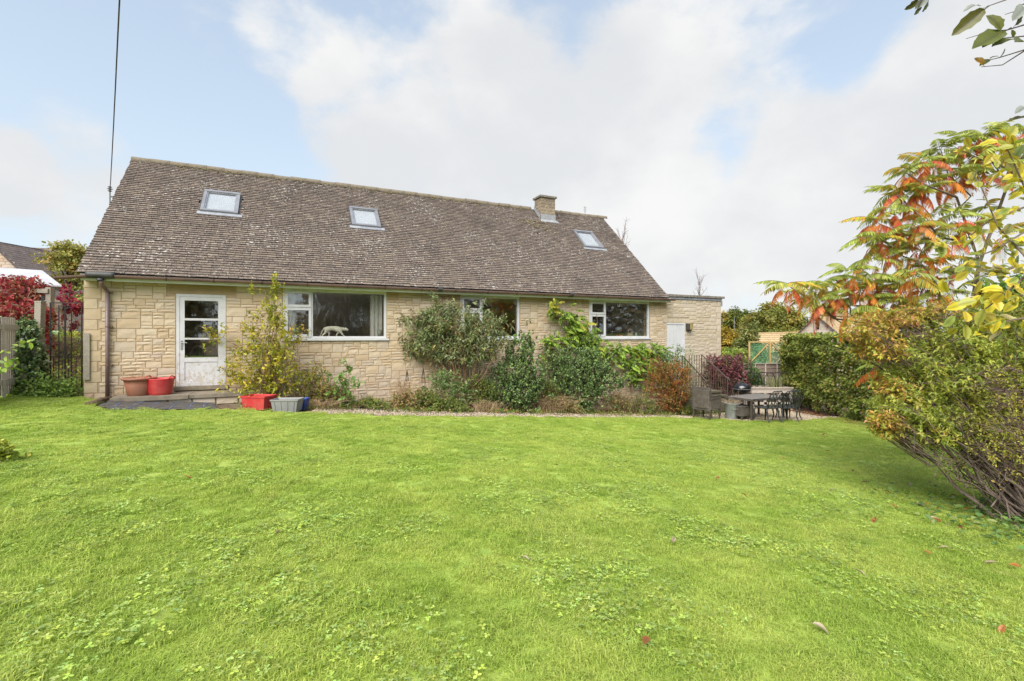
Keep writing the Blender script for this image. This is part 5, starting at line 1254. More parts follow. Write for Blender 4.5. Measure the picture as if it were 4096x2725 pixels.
# low growth right of it: rose, bramble, saplings
mixg = [((.09, .16, .03), 3), ((.06, .12, .03), 2), ((.22, .24, .04), 1.2), ((.30, .22, .06), .7)]
b0 = wb(1240, .8); shrub('mixed_undergrowth', 'low tangled yellow brown undergrowth beside the storage boxes', 'shrub', b0, [ell_px(1240, 1545, b0[1], 95, 55, .35), ell_px(1260, 1480, b0[1], 60, 40, .25), ell_px(1310, 1570, b0[1], 60, 50, .3)], 330, 8, .055, .26, [((.13, .18, .03), 2), ((.30, .26, .04), 1.3), ((.28, .15, .06), 1.2), ((.07, .12, .025), 2)], stems=30, stemr=.006, stemcol=(.18, .11, .07), tl=.16, twig=.4, basespread=.3)
b0 = wb(1395, 1.25); shrub('sapling', 'young sapling with broad green leaves in front of the stone wall', 'sapling', b0, [ell_px(1385, 1480, b0[1], 30, 38, .15), ell_px(1360, 1540, b0[1], 40, 40, .2), ell_px(1430, 1530, b0[1], 25, 22, .12), ell_px(1390, 1590, b0[1], 40, 30, .2)], 42, 5, .12, .30, [((.10, .20, .05), 3), ((.16, .25, .06), 1)], stems=8, stemr=.008, tl=.16, broad=True, basespread=.06, droop=.35, arch=.1)
b0 = wb(1400, .9); shrub('low_weeds', 'low weeds and grasses at the foot of the wall below the big window', 'weeds', b0, [ell_px(1370, 1612, b0[1], 110, 26, .3), ell_px(1500, 1622, b0[1] + .3, 90, 22, .3)], 260, 8, .05, .25, mixg + [((.28, .19, .10), 1.5)], stems=40, stemr=.004, tl=.12, basespread=.5, twig=.3)
# dry stems wrapped on the obelisk, dry grass tufts
def dry_clump(name, label, px, n_, w, h, count, cols=((.46, .34, .20), (.36, .24, .13), (.26, .165, .09)), lean=.35, seed=True, cat='dry grass'):
    b = wb(px, n_); o = thing(name, label, cat, b); g = Geo()
    for _ in range(count):
        p0 = b + np.array([rng.normal(0, w * .42), rng.normal(0, w * .3), -.02]); p0[2] = gz(p0) - .02; hh = h * rng.uniform(.45, 1.1); d = np.array([rng.normal(0, lean), rng.normal(0, lean * .7), 1.0]) * hh
        P_ = [p0, p0 + d * .5, p0 + d * .85 + np.array([d[0], d[1], -.02]) * .3, p0 + d + np.array([d[0] * .9, d[1] * .9, -hh * rng.uniform(.0, .25)])]
        g.tube(P_, [.0035, .003, .0025, .001], 3, np.array(cols[rng.integers(0, len(cols))]) * rng.uniform(.7, 1.3), cap=False)
    g.obj('blades', BARK, o, off=b, kind='stuff'); return o
dry_clump('dry_stems', 'dead brown stems standing around the obelisk', 1620, .8, .42, .85, 230, lean=.14, cat='dry stems')
dry_clump('dry_grass', 'tan dry ornamental grass under the arching shrub', 1760, .9, .5, .55, 420)
dry_clump('dry_grass', 'brown dry grass bowing over the bed edge between the two dark bushes', 2180, 1.05, .55, .5, 520, lean=.55)
dry_clump('dry_grass', 'tall tan grass behind the dry tuft between the dark bushes', 2245, .7, .4, .8, 330)
dry_clump('dry_grass', 'pale dry grass mound left of the orange shrub', 2530, 1.0, .65, .62, 620, cols=((.42, .32, .20), (.36, .26, .16), (.25, .17, .10)), lean=.45)
dry_clump('dry_grass', 'short dry grass tuft at the bed edge below the left dark bush', 1940, 1.3, .5, .35, 300)
dry_clump('dry_grass', 'small straw coloured tuft beside the blue box', 1290, 1.35, .25, .28, 160, lean=.6)
# buddleia
BUD = [((.15, .19, .10), 3), ((.10, .15, .06), 3), ((.20, .24, .15), 1.6), ((.23, .22, .05), .8), ((.20, .13, .07), .7)]
b0 = wb(1860, .75); Yb = b0[1]
el = [ell_px(1830, 1280, Yb, 200, 75, .45), ell_px(1720, 1360, Yb, 110, 75, .4), ell_px(1915, 1345, Yb, 120, 55, .45), ell_px(1840, 1400, Yb, 160, 40, .4), ell_px(2010, 1330, Yb, 40, 30, .2, .01), ell_px(1640, 1255, Yb, 60, 22, .2, .012), ell_px(1765, 1215, Yb - .1, 45, 40, .15, .012), ell_px(1725, 1180, Yb - .1, 30, 18, .1, .004), ell_px(1640, 1385, Yb, 40, 35, .2, .006), ell_px(1830, 1215, Yb, 30, 14, .1, .004)]
o, T, _ = shrub('buddleia', 'large arching grey green buddleia with brown seed heads between the windows', 'shrub', b0, el, 620, 11, .135, .16, BUD, stems=60, stemr=.014, stemcol=(.23, .135, .07), tl=.26, up=.7, spread=.85, basespread=.13, twig=.5, arch=.25, lift=.1, droop=.35, clumpvar=.45)
g = Geo()
for q in T[rng.choice(len(T), 130, replace=False)]:
    d = np.array([rng.normal(0, .5), rng.normal(0, .5), rng.uniform(-.6, .5)]); d /= np.linalg.norm(d); L = rng.uniform(.08, .16); g.tube([q, q + d * L * .4, q + d * L], [.007, .011, .003], 4, np.array([.17, .105, .05]) * rng.uniform(.6, 1.3))
g.obj('seed_heads', BARK, o, off=b0, kind='stuff')
b0 = wb(1810, 1.05); shrub('young_buddleia', 'leafy grey green young growth at the foot of the buddleia', 'shrub', b0, [ell_px(1770, 1510, b0[1], 65, 45, .3), ell_px(1840, 1560, b0[1], 60, 50, .3), ell_px(1740, 1590, b0[1], 90, 40, .3)], 230, 9, .09, .2, [((.13, .20, .09), 2), ((.09, .17, .04), 3), ((.20, .24, .12), 1)], stems=30, stemr=.006, tl=.2, basespread=.25, twig=.3)
# dark evergreens
EVG = [((.06, .10, .038), 4), ((.09, .142, .05), 3), ((.155, .22, .075), 1.4), ((.042, .07, .033), 1.3)]
def evergreen(label, px, n_, ells, nt, seedlift=.5):
    b0 = wb(px, n_); E_ = [ell_px(a, b_, b0[1] + dy, rx, rz, ry) for a, b_, rx, rz, ry, dy in ells]
    o, T, _ = shrub('evergreen_bush', label, 'bush', b0, E_, nt, 13, .052, .38, EVG, stems=34, stemr=.018, stemcol=(.12, .08, .05), tl=.13, up=.5, spread=1.0, broad=True, shell=.55, basespread=.12, twig=.25, mat_=GLOSSY, outward=1.0, lift=.4, group='dark evergreen bushes on the wall', stray=.3)
    g = Geo(); k = rng.random(len(T)) < .45; TT = T[k]; n = len(TT)
    for _ in range(5): leaves(g, TT + rng.normal(0, .01, (n, 3)) + np.array([0, 0, .02]), unit(rdir(n) + np.array([0, 0, .6])), unit(rdir(n) * .5 + np.array([0, -.3, 1])), .035, .012, palette([((.12, .24, .055), 2), ((.20, .33, .09), 1)], n), True)
    g.obj('young_shoots', GLOSSY, o, off=b0, kind='stuff')
evergreen('dark glossy evergreen bush, the left one, below the middle window', 2060, .95, [(2080, 1390, 62, 60, .3, 0), (2060, 1480, 95, 65, .4, -.1), (2090, 1560, 80, 70, .4, -.1), (2000, 1590, 95, 45, .35, -.2), (1950, 1540, 45, 40, .25, 0), (2150, 1500, 40, 70, .3, 0), (2110, 1360, 25, 25, .15, 0)], 1150)
evergreen('dark glossy evergreen bush, the right one, below the wisteria', 2330, .95, [(2290, 1430, 90, 55, .35, 0), (2340, 1480, 125, 60, .4, -.1), (2420, 1520, 85, 50, .35, -.1), (2320, 1560, 100, 70, .4, -.1), (2240, 1480, 45, 70, .3, 0), (2360, 1410, 45, 30, .2, 0), (2330, 1620, 50, 35, .3, -.2)], 1400)
b0 = wb(2205, .4); shrub('red_flowered_shrub', 'thin wall shrub with a few red flowers between the dark bushes', 'shrub', b0, [ell_px(2190, 1440, b0[1], 40, 60, .2), ell_px(2215, 1530, b0[1], 40, 60, .2)], 120, 9, .05, .3, [((.06, .12, .03), 3), ((.11, .16, .04), 2), ((.35, .05, .04), .35)], stems=14, stemr=.007, tl=.18, twig=.4)
# wisteria: trunk, cane and compound leaves as parts
WIS = [[((.15, .24, .04), 3), ((.19, .28, .05), 2)], [((.11, .19, .035), 3), ((.15, .23, .045), 2)], [((.27, .29, .05), 3), ((.34, .30, .05), 1)]]
WM = [frond_mesh('wisteria_leaf', 8, .30, .105, .30, .9, .55, c, LEAF, (.15, .16, .05)) for c in WIS for _ in range(2)]
b0 = wb(2545, .35); wis = thing('wisteria', 'bright green wisteria trained along the wall around the kitchen window', 'climber', b0)
g = Geo(); wp = lambda px, py, n_=.18: np.array(H(wall_pt(px, py, n_)[0], n_, wall_pt(px, py, n_)[1]))
trunk = [b0 + np.array([0, 0, -.05]), wp(2525, 1520, .3), wp(2505, 1465, .25), wp(2480, 1420, .2), wp(2400, 1385, .15), wp(2350, 1345, .15), wp(2300, 1270, .12), wp(2215, 1245, .1), wp(2200, 1205, .08)]
g.tube(trunk, [.03, .028, .026, .022, .018, .015, .012, .008, .005], 7, (.20, .14, .09)); 
for a in ([wp(2480, 1420, .2), wp(2560, 1395, .2), wp(2640, 1420, .22), wp(2670, 1460, .22)], [wp(2400, 1385, .15), wp(2300, 1355, .15), wp(2200, 1365, .14), wp(2170, 1385, .12)], [wp(2505, 1465, .25), wp(2560, 1470, .28), wp(2600, 1500, .3)], [wp(2350, 1345, .15), wp(2390, 1290, .1), wp(2385, 1250, .08)]): g.tube(a, np.linspace(.014, .004, len(a)), 6, (.22, .15, .09))
g.obj('trunk', BARK, wis, off=b0)
spots = [(2215, 1235, 22, 22, 12), (2260, 1250, 40, 18, 16), (2290, 1290, 45, 35, 26), (2320, 1330, 55, 35, 34), (2260, 1345, 45, 28, 22), (2195, 1370, 28, 30, 18), (2360, 1370, 45, 30, 28), (2410, 1400, 45, 28, 24), (2480, 1400, 55, 30, 28), (2560, 1390, 60, 30, 34), (2620, 1410, 50, 32, 28), (2520, 1440, 60, 32, 30), (2590, 1460, 50, 40, 24), (2545, 1500, 40, 40, 18), (2215, 1205, 12, 12, 5), (2640, 1455, 35, 25, 10)]
for (px, py, rx, ry, k) in spots:
    for _ in range(int(k * 1.45)):
        a = px + rng.normal(0, rx * .55); c = py + rng.normal(0, ry * .5); n_ = rng.uniform(.10, .42)
        p = wp(a, c, n_); d = np.array([rng.normal(0, .8), 0, rng.uniform(-.9, .5)]); d = d + DN * rng.uniform(.3, 1.1); q = rng.integers(0, 4) if py > 1240 or rng.random() < .5 else rng.integers(4, 6)
        if rng.random() < .05: q = 4 + rng.integers(0, 2)
        pieces_obj('wisteria_leaf', WM[q], wis, p - b0, d, s=rng.uniform(.6, 1.0), roll=rng.normal(0, .35))
# orange berberis, small grey buddleia, purple smoke bush
b0 = wb(2690, 1.1); Yb = b0[1] - .5
shrub('berberis', 'orange red autumn berberis in front of the railing', 'shrub', b0 + np.array([0, -.3, 0]), [ell_px(2640, 1480, Yb, 60, 45, .35), ell_px(2700, 1490, Yb, 70, 50, .4), ell_px(2640, 1550, Yb, 75, 60, .4), ell_px(2720, 1550, Yb, 55, 55, .4), ell_px(2660, 1610, Yb, 90, 30, .4), ell_px(2620, 1445, Yb, 25, 25, .2)], 1250, 12, .040, .36, [((.25, .085, .03), 3), ((.30, .14, .045), 2.5), ((.18, .14, .04), 2.8), ((.10, .125, .03), 3.4), ((.24, .045, .03), .6)], stems=50, stemr=.007, stemcol=(.17, .08, .05), tl=.16, twig=.4, clumpvar=.6, outward=1.0, lift=.2)
b0 = wb(2700, .75); shrub('young_buddleia', 'pale grey green leafy shrub behind the berberis by the annexe door', 'shrub', b0, [ell_px(2700, 1440, b0[1], 50, 40, .3), ell_px(2660, 1430, b0[1], 30, 30, .2), ell_px(2740, 1470, b0[1], 30, 40, .2), ell_px(2710, 1390, b0[1], 22, 22, .15)], 210, 9, .09, .19, [((.16, .23, .12), 2), ((.22, .28, .18), 2), ((.10, .18, .05), 2)], stems=22, stemr=.008, tl=.2, twig=.4)
b0 = H(18.75, .3, 0); b0 = gset(b0); Yb = b0[1]
shrub('smoke_bush', 'round purple leaved smoke bush behind the steel railing', 'shrub', b0, [ell_px(2830, 1445, Yb, 50, 40, .4), ell_px(2960, 1450, Yb, 50, 40, .4), ell_px(2900, 1470, Yb, 75, 55, .5), ell_px(2855, 1490, Yb, 75, 60, .5), ell_px(2940, 1510, Yb, 60, 55, .5), ell_px(2870, 1550, Yb, 85, 60, .5), ell_px(2985, 1530, Yb, 25, 30, .3), ell_px(2930, 1435, Yb, 50, 22, .3)], 900, 7, .065, .44, [((.12, .045, .06), 3), ((.17, .075, .08), 2.5), ((.08, .035, .05), 2.5), ((.24, .055, .06), .6), ((.20, .12, .12), 1.2)], stems=34, stemr=.016, stemcol=(.1, .06, .05), tl=.16, broad=True, shell=.5, twig=.2, outward=1.0)
b0 = gset([9.15, 18.4, 0]); shrub('green_bush', 'plain green bush between the purple bush and the fence panel', 'bush', b0, [ell_px(3010, 1500, 18.4, 35, 45, .4), ell_px(3030, 1545, 18.4, 40, 45, .4), ell_px(2990, 1450, 18.4, 20, 25, .3)], 420, 8, .06, .35, [((.05, .12, .03), 3), ((.09, .17, .05), 2)], stems=14, shell=.5, tl=.15)
b0 = gset([9.6, 18.2, 0]); b0[2] = -.45; dr = thing('planter_plant', 'feathery pale green plant growing in the raised planter', 'plant', (9.6, 17.55, -.45)); g = Geo()
for _ in range(260):
    p0 = np.array([rng.normal(0, .10), rng.normal(0, .08), .0]); d = np.array([rng.normal(0, .32), rng.normal(0, .2), 1]) * rng.uniform(.2, .55); g.tube([p0, p0 + d * .6, p0 + d + np.array([d[0] * .5, 0, -.04])], [.004, .003, .001], 3, np.array([.26, .27, .12]) * rng.uniform(.6, 1.3), cap=False)
g.obj('stems', BARK, dr, kind='stuff')
# looser growth that knits the bed together
UG = [((.09, .14, .03), 3), ((.14, .19, .045), 2), ((.24, .20, .06), 1), ((.06, .10, .03), 2)]
UB = [((.26, .19, .10), 2), ((.13, .17, .04), 2), ((.20, .13, .07), 1.5)]
for px, n_, w_, h_, cols_, nt_, L_, lab in ((1330, 1.0, 75, 55, UB, 170, .06, 'straggly brown and green plants in front of the sapling'), (1480, 1.2, 80, 26, UG, 150, .055, 'low spreading green plants below the right half of the big window'), (1610, 1.1, 70, 40, UB, 170, .055, 'withered brown and green plants around the foot of the obelisk'),
        (1700, 1.2, 70, 45, UG, 190, .07, 'nettle like green plants between obelisk and buddleia'), (1800, 1.35, 70, 30, UG, 170, .06, 'low green plants at the bed edge under the buddleia'), (1920, 1.0, 70, 75, UG, 240, .07, 'dark leafy plants filling the gap between buddleia and left evergreen bush'),
        (2170, .9, 60, 70, UG, 200, .06, 'loose leafy plants between the two evergreen bushes'), (2260, 1.3, 70, 35, UB, 160, .05, 'low brown green plants in front of the right evergreen bush'), (2450, 1.2, 80, 45, UB, 220, .05, 'tangled low growth right of the right evergreen bush'),
        (2560, 1.3, 80, 40, UG, 200, .05, 'small leaved green plants at the bed edge left of the berberis'), (2720, 1.5, 80, 22, UG, 150, .05, 'low green weeds at the lawn edge in front of the berberis')):
    b0 = wb(px, n_); yb_ = HY + F * (EYE - b0[2]) / b0[1]
    shrub('bed_plants', lab, 'plants', b0, [ell_px(px, yb_ - h_ * .9, b0[1], w_, h_, .3), ell_px(px + rng.normal(0, 20), yb_ - h_ * 1.4, b0[1], w_ * .6, h_ * .7, .25), ell_px(px + w_ * .6, yb_ - h_ * .6, b0[1] - .1, w_ * .5, h_ * .6, .25)], nt_, 9, L_, .28, cols_, stems=26, stemr=.005, stemcol=(.20, .14, .08), tl=.15, twig=.35, basespread=.22, clumpvar=.4, stray=.15)
# ground cover of the bed
gcol = [((.08, .15, .03), 3), ((.13, .19, .04), 2), ((.24, .20, .06), 1), ((.26, .16, .08), 1.2)]
g = Geo(); n = 7600; t = rng.uniform(2.9, 17.0, n); nn = rng.uniform(.15, 1.0, n) ** .6 * np.where(t < 6, 1.45, 1.72); nn += .15
P = np.array([H(a, b_, 0) for a, b_ in zip(t, nn)]); P[:, 2] = ground(P[:, 0], P[:, 1]) + rng.uniform(0, .10, n) ** 1.0
dens = np.array([mnoise.noise((float(p[0]) * 1.6, float(p[1]) * 1.6, 5)) for p in P]) > -.15; P = P[dens]; n = len(P)
leaves(g, P, unit(rdir(n) + np.array([0, 0, .5])), unit(rdir(n) * .6 + np.array([0, 0, 1])), rng.uniform(.03, .08, n), rng.uniform(.01, .02, n), palette(gcol, n, .3)); tag(g.obj('bed_ground_cover', LEAF, kind='stuff'), 'low weeds and dead leaves covering the flower bed along the wall', 'ground cover')

# ---------------------------------------------------------------- hedge
def rbox(n, x0, x1, y0, y1, z0, z1): return np.column_stack([rng.uniform(x0, x1, n), rng.uniform(y0, y1, n), rng.uniform(z0, z1, n)])
HX0, HX1, HY0, HY1, HZT = 10.15, 11.5, 6.5, 18.2, 1.47
hb = thing('beech_hedge', 'tall clipped green beech hedge along the right side of the patio', 'hedge', gset([10.8, 13, 0]))
hoff = np.array(hb.location); HC = [((.11, .155, .032), 3), ((.165, .21, .045), 3), ((.235, .265, .07), 2.4), ((.25, .19, .055), .6), ((.07, .105, .025), 1.0)]
def hedge_pts():
    out = []
    n1 = 24000; y = HY0 + (HY1 - HY0) * rng.random(n1) ** .7; z = rng.uniform(-1.08, HZT, n1)
    bump = np.array([mnoise.fractal((float(a) * 1.3, float(b_) * 1.6, 2.0), 1, 2, 3) for a, b_ in zip(y, z)])
    x = HX0 + .16 - .34 * bump + rng.exponential(.09, n1) + np.where(z < -.75, .25 * (-.75 - z) * 3, 0)
    k = ~((z < -.70) & (rng.random(n1) < .65)) & (bump > -.55); out.append((np.column_stack([x, y, z])[k], np.array([-1, 0, .25])))
    n2 = 7500; y = rng.uniform(HY0, HY1, n2); x = rng.uniform(HX0, HX1, n2); z = HZT + .05 * np.array([mnoise.noise((float(a), float(b_) * 2, 7)) for a, b_ in zip(x, y)]) + rng.normal(0, .035, n2); out.append((np.column_stack([x, y, z]), np.array([-.2, -.2, 1])))
    n3 = 3600; x = rng.uniform(HX0, HX1, n3); z = rng.uniform(-1.1, HZT, n3); y = HY1 - .05 + rng.normal(0, .06, n3); out.append((np.column_stack([x, y, z]), np.array([0, 1, .2])))
    n4 = 9000; out.append((rbox(n4, HX0 + .2, HX1, HY0, HY1, -1.0, HZT - .05), np.array([-1, 0, .3])))
    return out
g = Geo(); HPts = []
for P, nv in hedge_pts():
    n = len(P); D = unit(rdir(n) * .8 + nv * .5 + np.array([0, 0, -.25])); N = unit(nv * .8 + np.array([0, 0, .7]) + rdir(n) * .5); Ls = rng.uniform(.075, .12, n)
    if nv[2] < .5 and nv[0] < -.5 and len(HPts) == 0:
        px = CX + F * P[:, 0] / P[:, 1]; vis = np.where((px < 3450) & (P[:, 2] > -.5) & (P[:, 0] < HX0 + .22))[0][:300]; HPts = [(P[i], D[i], N[i], Ls[i]) for i in vis]; kk = np.ones(n, bool); kk[vis] = False; P, D, N, Ls = P[kk], D[kk], N[kk], Ls[kk]; n = len(P)
    leaves(g, P, D, N, Ls, Ls * .36, palette(HC, n), True)
g.obj('foliage', LEAF, hb, off=hoff, kind='stuff')
HM = []
for i in range(6):
    q = Geo(); leaves(q, np.zeros((1, 3)), np.array([[1.0, 0, 0]]), np.array([[0, 0, 1.0]]), 1.0, .36, palette(HC, 1), True); HM.append(q.mesh('beech_leaf', mat=LEAF))
for i, (p, d, nv, L) in enumerate(HPts): pieces_obj('beech_leaf', HM[i % 6], hb, p - hoff, d, nv, float(L))
g = Geo()
for y in np.arange(HY0 + .3, HY1, .55):
    b_ = np.array([10.75 + rng.normal(0, .08), y + rng.normal(0, .1), 0]); b_[2] = gz(b_) - .05
    g.tube(curve(b_, b_ + np.array([rng.normal(0, .2), rng.normal(0, .2), 2.3]), wig=.04, up=.05), np.linspace(.045, .012, 6), 6, (.09, .07, .05))
    for _ in range(16):
        z = rng.uniform(.2, 2.2); p0 = b_ + np.array([0, 0, z]); g.tube(curve(p0, p0 + np.array([-rng.uniform(.2, .6), rng.normal(0, .3), rng.uniform(0, .35)]), n=4), [.010, .007, .005, .003], 4, (.10, .075, .05), cap=False)
g.obj('stems', BARK, hb, off=hoff)
g = Geo(); n = 2600; P = np.column_stack([rng.uniform(9.5, 11, n) - .0, rng.uniform(8, 18, n), np.zeros(n)]); P[:, 0] += np.abs(rng.normal(0, .2, n)); P[:, 2] = ground(P[:, 0], P[:, 1]) + .012
leaves(g, P, unit(rdir(n) * np.array([1, 1, .2])), unit(rdir(n) * .3 + np.array([0, 0, 1])), .06, .02, palette([((.18, .075, .04), 3), ((.26, .13, .06), 2), ((.11, .06, .035), 2)], n), True); tag(g.obj('leaf_litter', LEAF, kind='stuff'), 'brown fallen leaves along the foot of the hedge', 'leaf litter')
# ================================================================== right foreground
# sumac tree with pinnate leaves as parts
GREENF = [((.22, .28, .06), 3), ((.28, .32, .08), 2), ((.16, .21, .05), 1.2)]
MIDF = [((.28, .27, .04), 2), ((.36, .24, .04), 1.5), ((.22, .26, .05), 1.5)]
REDF = [((.38, .10, .045), 3), ((.34, .065, .04), 1.6), ((.40, .17, .05), 2)]
ORAF = [((.46, .18, .04), 3), ((.44, .12, .03), 2), ((.42, .27, .05), 1)]
FR = {k: [frond_mesh('frond', 15, .54, .145, .105, a, h, c, LEAF, rc) for a, h in v] for k, c, v, rc in
      (('g', GREENF, ((.9, .45), (1.2, .6), (.6, .35), (1.0, .75)), (.22, .20, .06)), ('m', MIDF, ((1.1, .7), (.8, .5)), (.25, .12, .04)), ('r', REDF, ((1.3, 1.3), (1.0, 1.6)), (.3, .06, .03)), ('o', ORAF, ((1.2, 1.2), (.9, 1.4)), (.3, .1, .03)))}
SY = 8.2
sb = gp(3960, 1800); sb = gset([(3900 - CX) / F * SY, SY, 0]); sum_ = thing('sumac_tree', 'sumac tree with drooping green leaves turning orange and red on the right', 'tree', sb)
def pl(pts, dy=0.0): return np.array([at(a, b, SY + dy + (c[0] if c else 0)) for a, b, *c in pts])
LIMBS = [([(3850, 1420), (3720, 1345), (3600, 1335), (3420, 1286), (3344, 1276), (3273, 1228), (3215, 1185), (3150, 1140)], .028, .008), ([(3600, 1335), (3527, 1344), (3405, 1316), (3330, 1270), (3290, 1215)], .016, .006),
         ([(3410, 1280), (3400, 1230), (3402, 1180), (3390, 1110)], .013, .006), ([(3344, 1276), (3310, 1190), (3300, 1140)], .010, .005), ([(3850, 1420), (3770, 1290), (3755, 1150), (3690, 1060), (3600, 1020), (3530, 960)], .026, .007),
         ([(3850, 1420), (3918, 1054), (3890, 974), (3827, 790), (3712, 744), (3620, 690)], .036, .008), ([(3890, 974), (3763, 951), (3689, 871), (3585, 779)], .02, .007), ([(3840, 830), (3884, 785), (3792, 698), (3763, 600)], .018, .007),
         ([(3918, 1054), (4033, 733), (4096, 618), (4120, 520)], .026, .01), ([(4033, 733), (3960, 640), (3935, 545)], .014, .006), ([(3755, 1150), (3690, 1146), (3620, 1170), (3480, 1165)], .014, .006), ([(3763, 951), (3640, 960), (3510, 890)], .010, .005), ([(3850, 1420), (3640, 1450), (3540, 1470)], .014, .007), ([(3755, 1150), (3840, 1060), (3900, 1120)], .010, .005)]
g = Geo()
g.tube(np.vstack([sb + np.array([0, 0, -.1]), pl([(3890, 1560), (3850, 1420)])]), [.07, .055, .045], 8, (.15, .11, .085))
for pts, r0, r1_ in LIMBS:
    P = pl([(a, b, rng.normal(0, .12)) for a, b in pts]); P[0] = at(*pts[0], SY); 
    if pts[0] not in [q[0][0] for q in LIMBS][:1]: pass
    g.tube(P, np.linspace(r0, r1_, len(P)), 6, (.15, .11, .085))
g.obj('trunk', BARK, sum_, off=sb)
WH = [(3450, 1140, 6), (3560, 1190, 6), (3650, 1090, 6), (3610, 940, 5), (3660, 900, 6), (3560, 830, 6), (3730, 930, 5), (3640, 790, 6), (3720, 660, 6), (3690, 760, 6), (3850, 700, 6), (3900, 610, 6), (3800, 940, 5), (3700, 1130, 6), (3480, 1040, 5), (3360, 1170, 6), (3230, 1160, 6), (3790, 1160, 5), (3870, 900, 5), (3150, 1135, 8), (3290, 1130, 8), (3390, 1085, 8), (3480, 1100, 7), (3545, 1130, 6), (3620, 1150, 7), (3470, 1195, 7), (3590, 1205, 6), (3330, 1215, 6), (3270, 1205, 5), (3690, 1210, 6), (3400, 1250, 4), (3540, 1250, 4), (3510, 880, 8), (3530, 945, 7), (3580, 1000, 7), (3650, 985, 6), (3700, 1050, 7), (3480, 960, 5), (3590, 760, 8), (3640, 680, 9), (3700, 730, 7), (3760, 600, 9), (3800, 690, 6), (3700, 640, 6), (3850, 560, 6), (3935, 540, 9), (4000, 590, 6), (4060, 520, 7), (3880, 640, 6), (3960, 680, 5), (4060, 640, 5), (3740, 860, 6), (3830, 860, 5), (3950, 830, 5), (3760, 1090, 6), (3840, 1040, 5), (3900, 1120, 5), (3990, 930, 4), (3540, 1465, 7), (3570, 1390, 5), (4080, 760, 5)]
nf = 0
for (px, py, k) in WH:
    T_ = at(px, py, SY + rng.normal(0, .22)); side = -1 if px < 3800 else rng.choice([-1, 1])
    k = int(round(k * 1.3))
    for i in range(k):
        az = (i + rng.uniform(-.3, .3)) * 2 * math.pi / k; low = i % 2 == 1 and rng.random() < .86
        el = rng.uniform(-.75, -.15) if low else rng.uniform(-.05, .65)
        d = np.array([math.cos(az) + side * .35, math.sin(az) * .8 - .15, el]); q = rng.random()
        if low: kind = 'r' if q < .34 else ('o' if q < .78 else 'm')
        else: kind = 'g' if q < .82 else 'm'
        if low: T2 = T_ + np.array([rng.normal(0, .05), rng.normal(0, .05), -rng.uniform(.03, .12)])
        else: T2 = T_
        pieces_obj('frond', FR[kind][rng.integers(0, len(FR[kind]))], sum_, T2 - sb, d, s=rng.uniform(.66, 1.0) * (.9 if low else 1), roll=rng.normal(0, .2)); nf += 1
print('fronds', nf)
# big-leaved branches close by (leaf is a part)
def big_leaf(cols_top, W=.30, wavy=.05):
    g = Geo(); n = 9; f = np.linspace(0, 1, n); half = W * np.sin(np.clip(f * .96 + .03, 0, 1) * math.pi) ** .72 * (1 + wavy * np.where(np.arange(n) % 2, 1, -1)); half[0] = .015; half[-1] = .01
    zc = rng.uniform(-.42, .06) * f ** 2 + .05 * rng.normal() * np.sin(f * 5); e = .10 * half / W + rng.normal(0, .016, n); c = np.array(cols_top) * rng.uniform(.8, 1.2)
    V = []; C = []
    for i in range(n):
        V += [[f[i], half[i], zc[i] + e[i]], [f[i], half[i] * .5, zc[i] + e[i] * .4], [f[i], 0, zc[i]], [f[i], -half[i] * .5, zc[i] + e[i] * .4], [f[i], -half[i], zc[i] + e[i]]]; C += [c * 1.06, c, c * .62, c, c * 1.06]
    g.add(V, [[5 * i + k, 5 * i + 5 + k, 5 * i + 6 + k, 5 * i + 1 + k] for i in range(n - 1) for k in range(4)], col=np.array(C)); g.tube([[-.16, 0, .01], [-.08, 0, .0], [.0, 0, 0]], .016, 4, c * .7)
    return g.mesh('leaf', smooth=True, mat=BIGLEAF)
BIGLEAF = leaf_material('large_leaf', .28, .38, .4, .12)
YL = [big_leaf(c) for c in ((.60, .50, .04), (.66, .54, .07), (.48, .48, .08), (.56, .42, .05), (.30, .36, .07), (.22, .28, .09), (.40, .43, .22), (.62, .54, .24))]
GL = [big_leaf(c, w_) for c, w_ in (((.13, .125, .03), .19), ((.12, .14, .028), .21), ((.32, .34, .30), .20), ((.13, .14, .03), .40), ((.36, .20, .03), .34))]
EY = 3.1
eb = gset([4.6, EY + .3, 0]); ela = thing('variegated_shrub', 'large yellow leaved shrub reaching in from the right edge close by', 'shrub', eb)
TW = [[(4330, 760), (4096, 830), (3960, 880), (3860, 960), (3740, 985)], [(4340, 1000), (4096, 1109), (4028, 1170), (3950, 1230), (3855, 1296)], [(4300, 1150), (4096, 1020), (4040, 960), (3990, 905), (3930, 760), (3890, 690)], [(4330, 860), (4096, 930), (3980, 1000), (3900, 1030), (3800, 1110)], [(4330, 1150), (4096, 1180), (3990, 1200), (3880, 1190)], [(4330, 700), (4096, 720), (4000, 660), (3930, 640), (3820, 590)], [(4330, 1250), (4110, 1270), (4000, 1290), (3930, 1300)], [(4330, 950), (4120, 800), (4050, 640), (4010, 560)], [(4300, 1060), (4090, 1060), (4000, 1090), (3920, 1075)]]
g = Geo(); TP = []
for tw in TW:
    dy = rng.normal(0, .18); P = np.array([at(a, b, EY + dy + rng.normal(0, .05)) for a, b in tw]); f = np.linspace(0, len(P) - 1, 22); PP = np.stack([np.interp(f, np.arange(len(P)), P[:, i]) for i in range(3)], -1)
    g.tube(P, np.linspace(.0085, .0025, len(P)), 5, (.17, .13, .10)); TP.append((PP, np.gradient(PP, axis=0)))
g.tube([eb, eb + np.array([-.1, -.2, 1.2]), at(4330, 950, EY)], [.03, .025, .015], 6, (.16, .12, .09)); 
for tw in TW: g.tube([at(4330, 950, EY), at(*tw[0], EY)], .012, 5, (.16, .12, .09))
g.obj('branches', BARK, ela, off=eb)
nl = 0
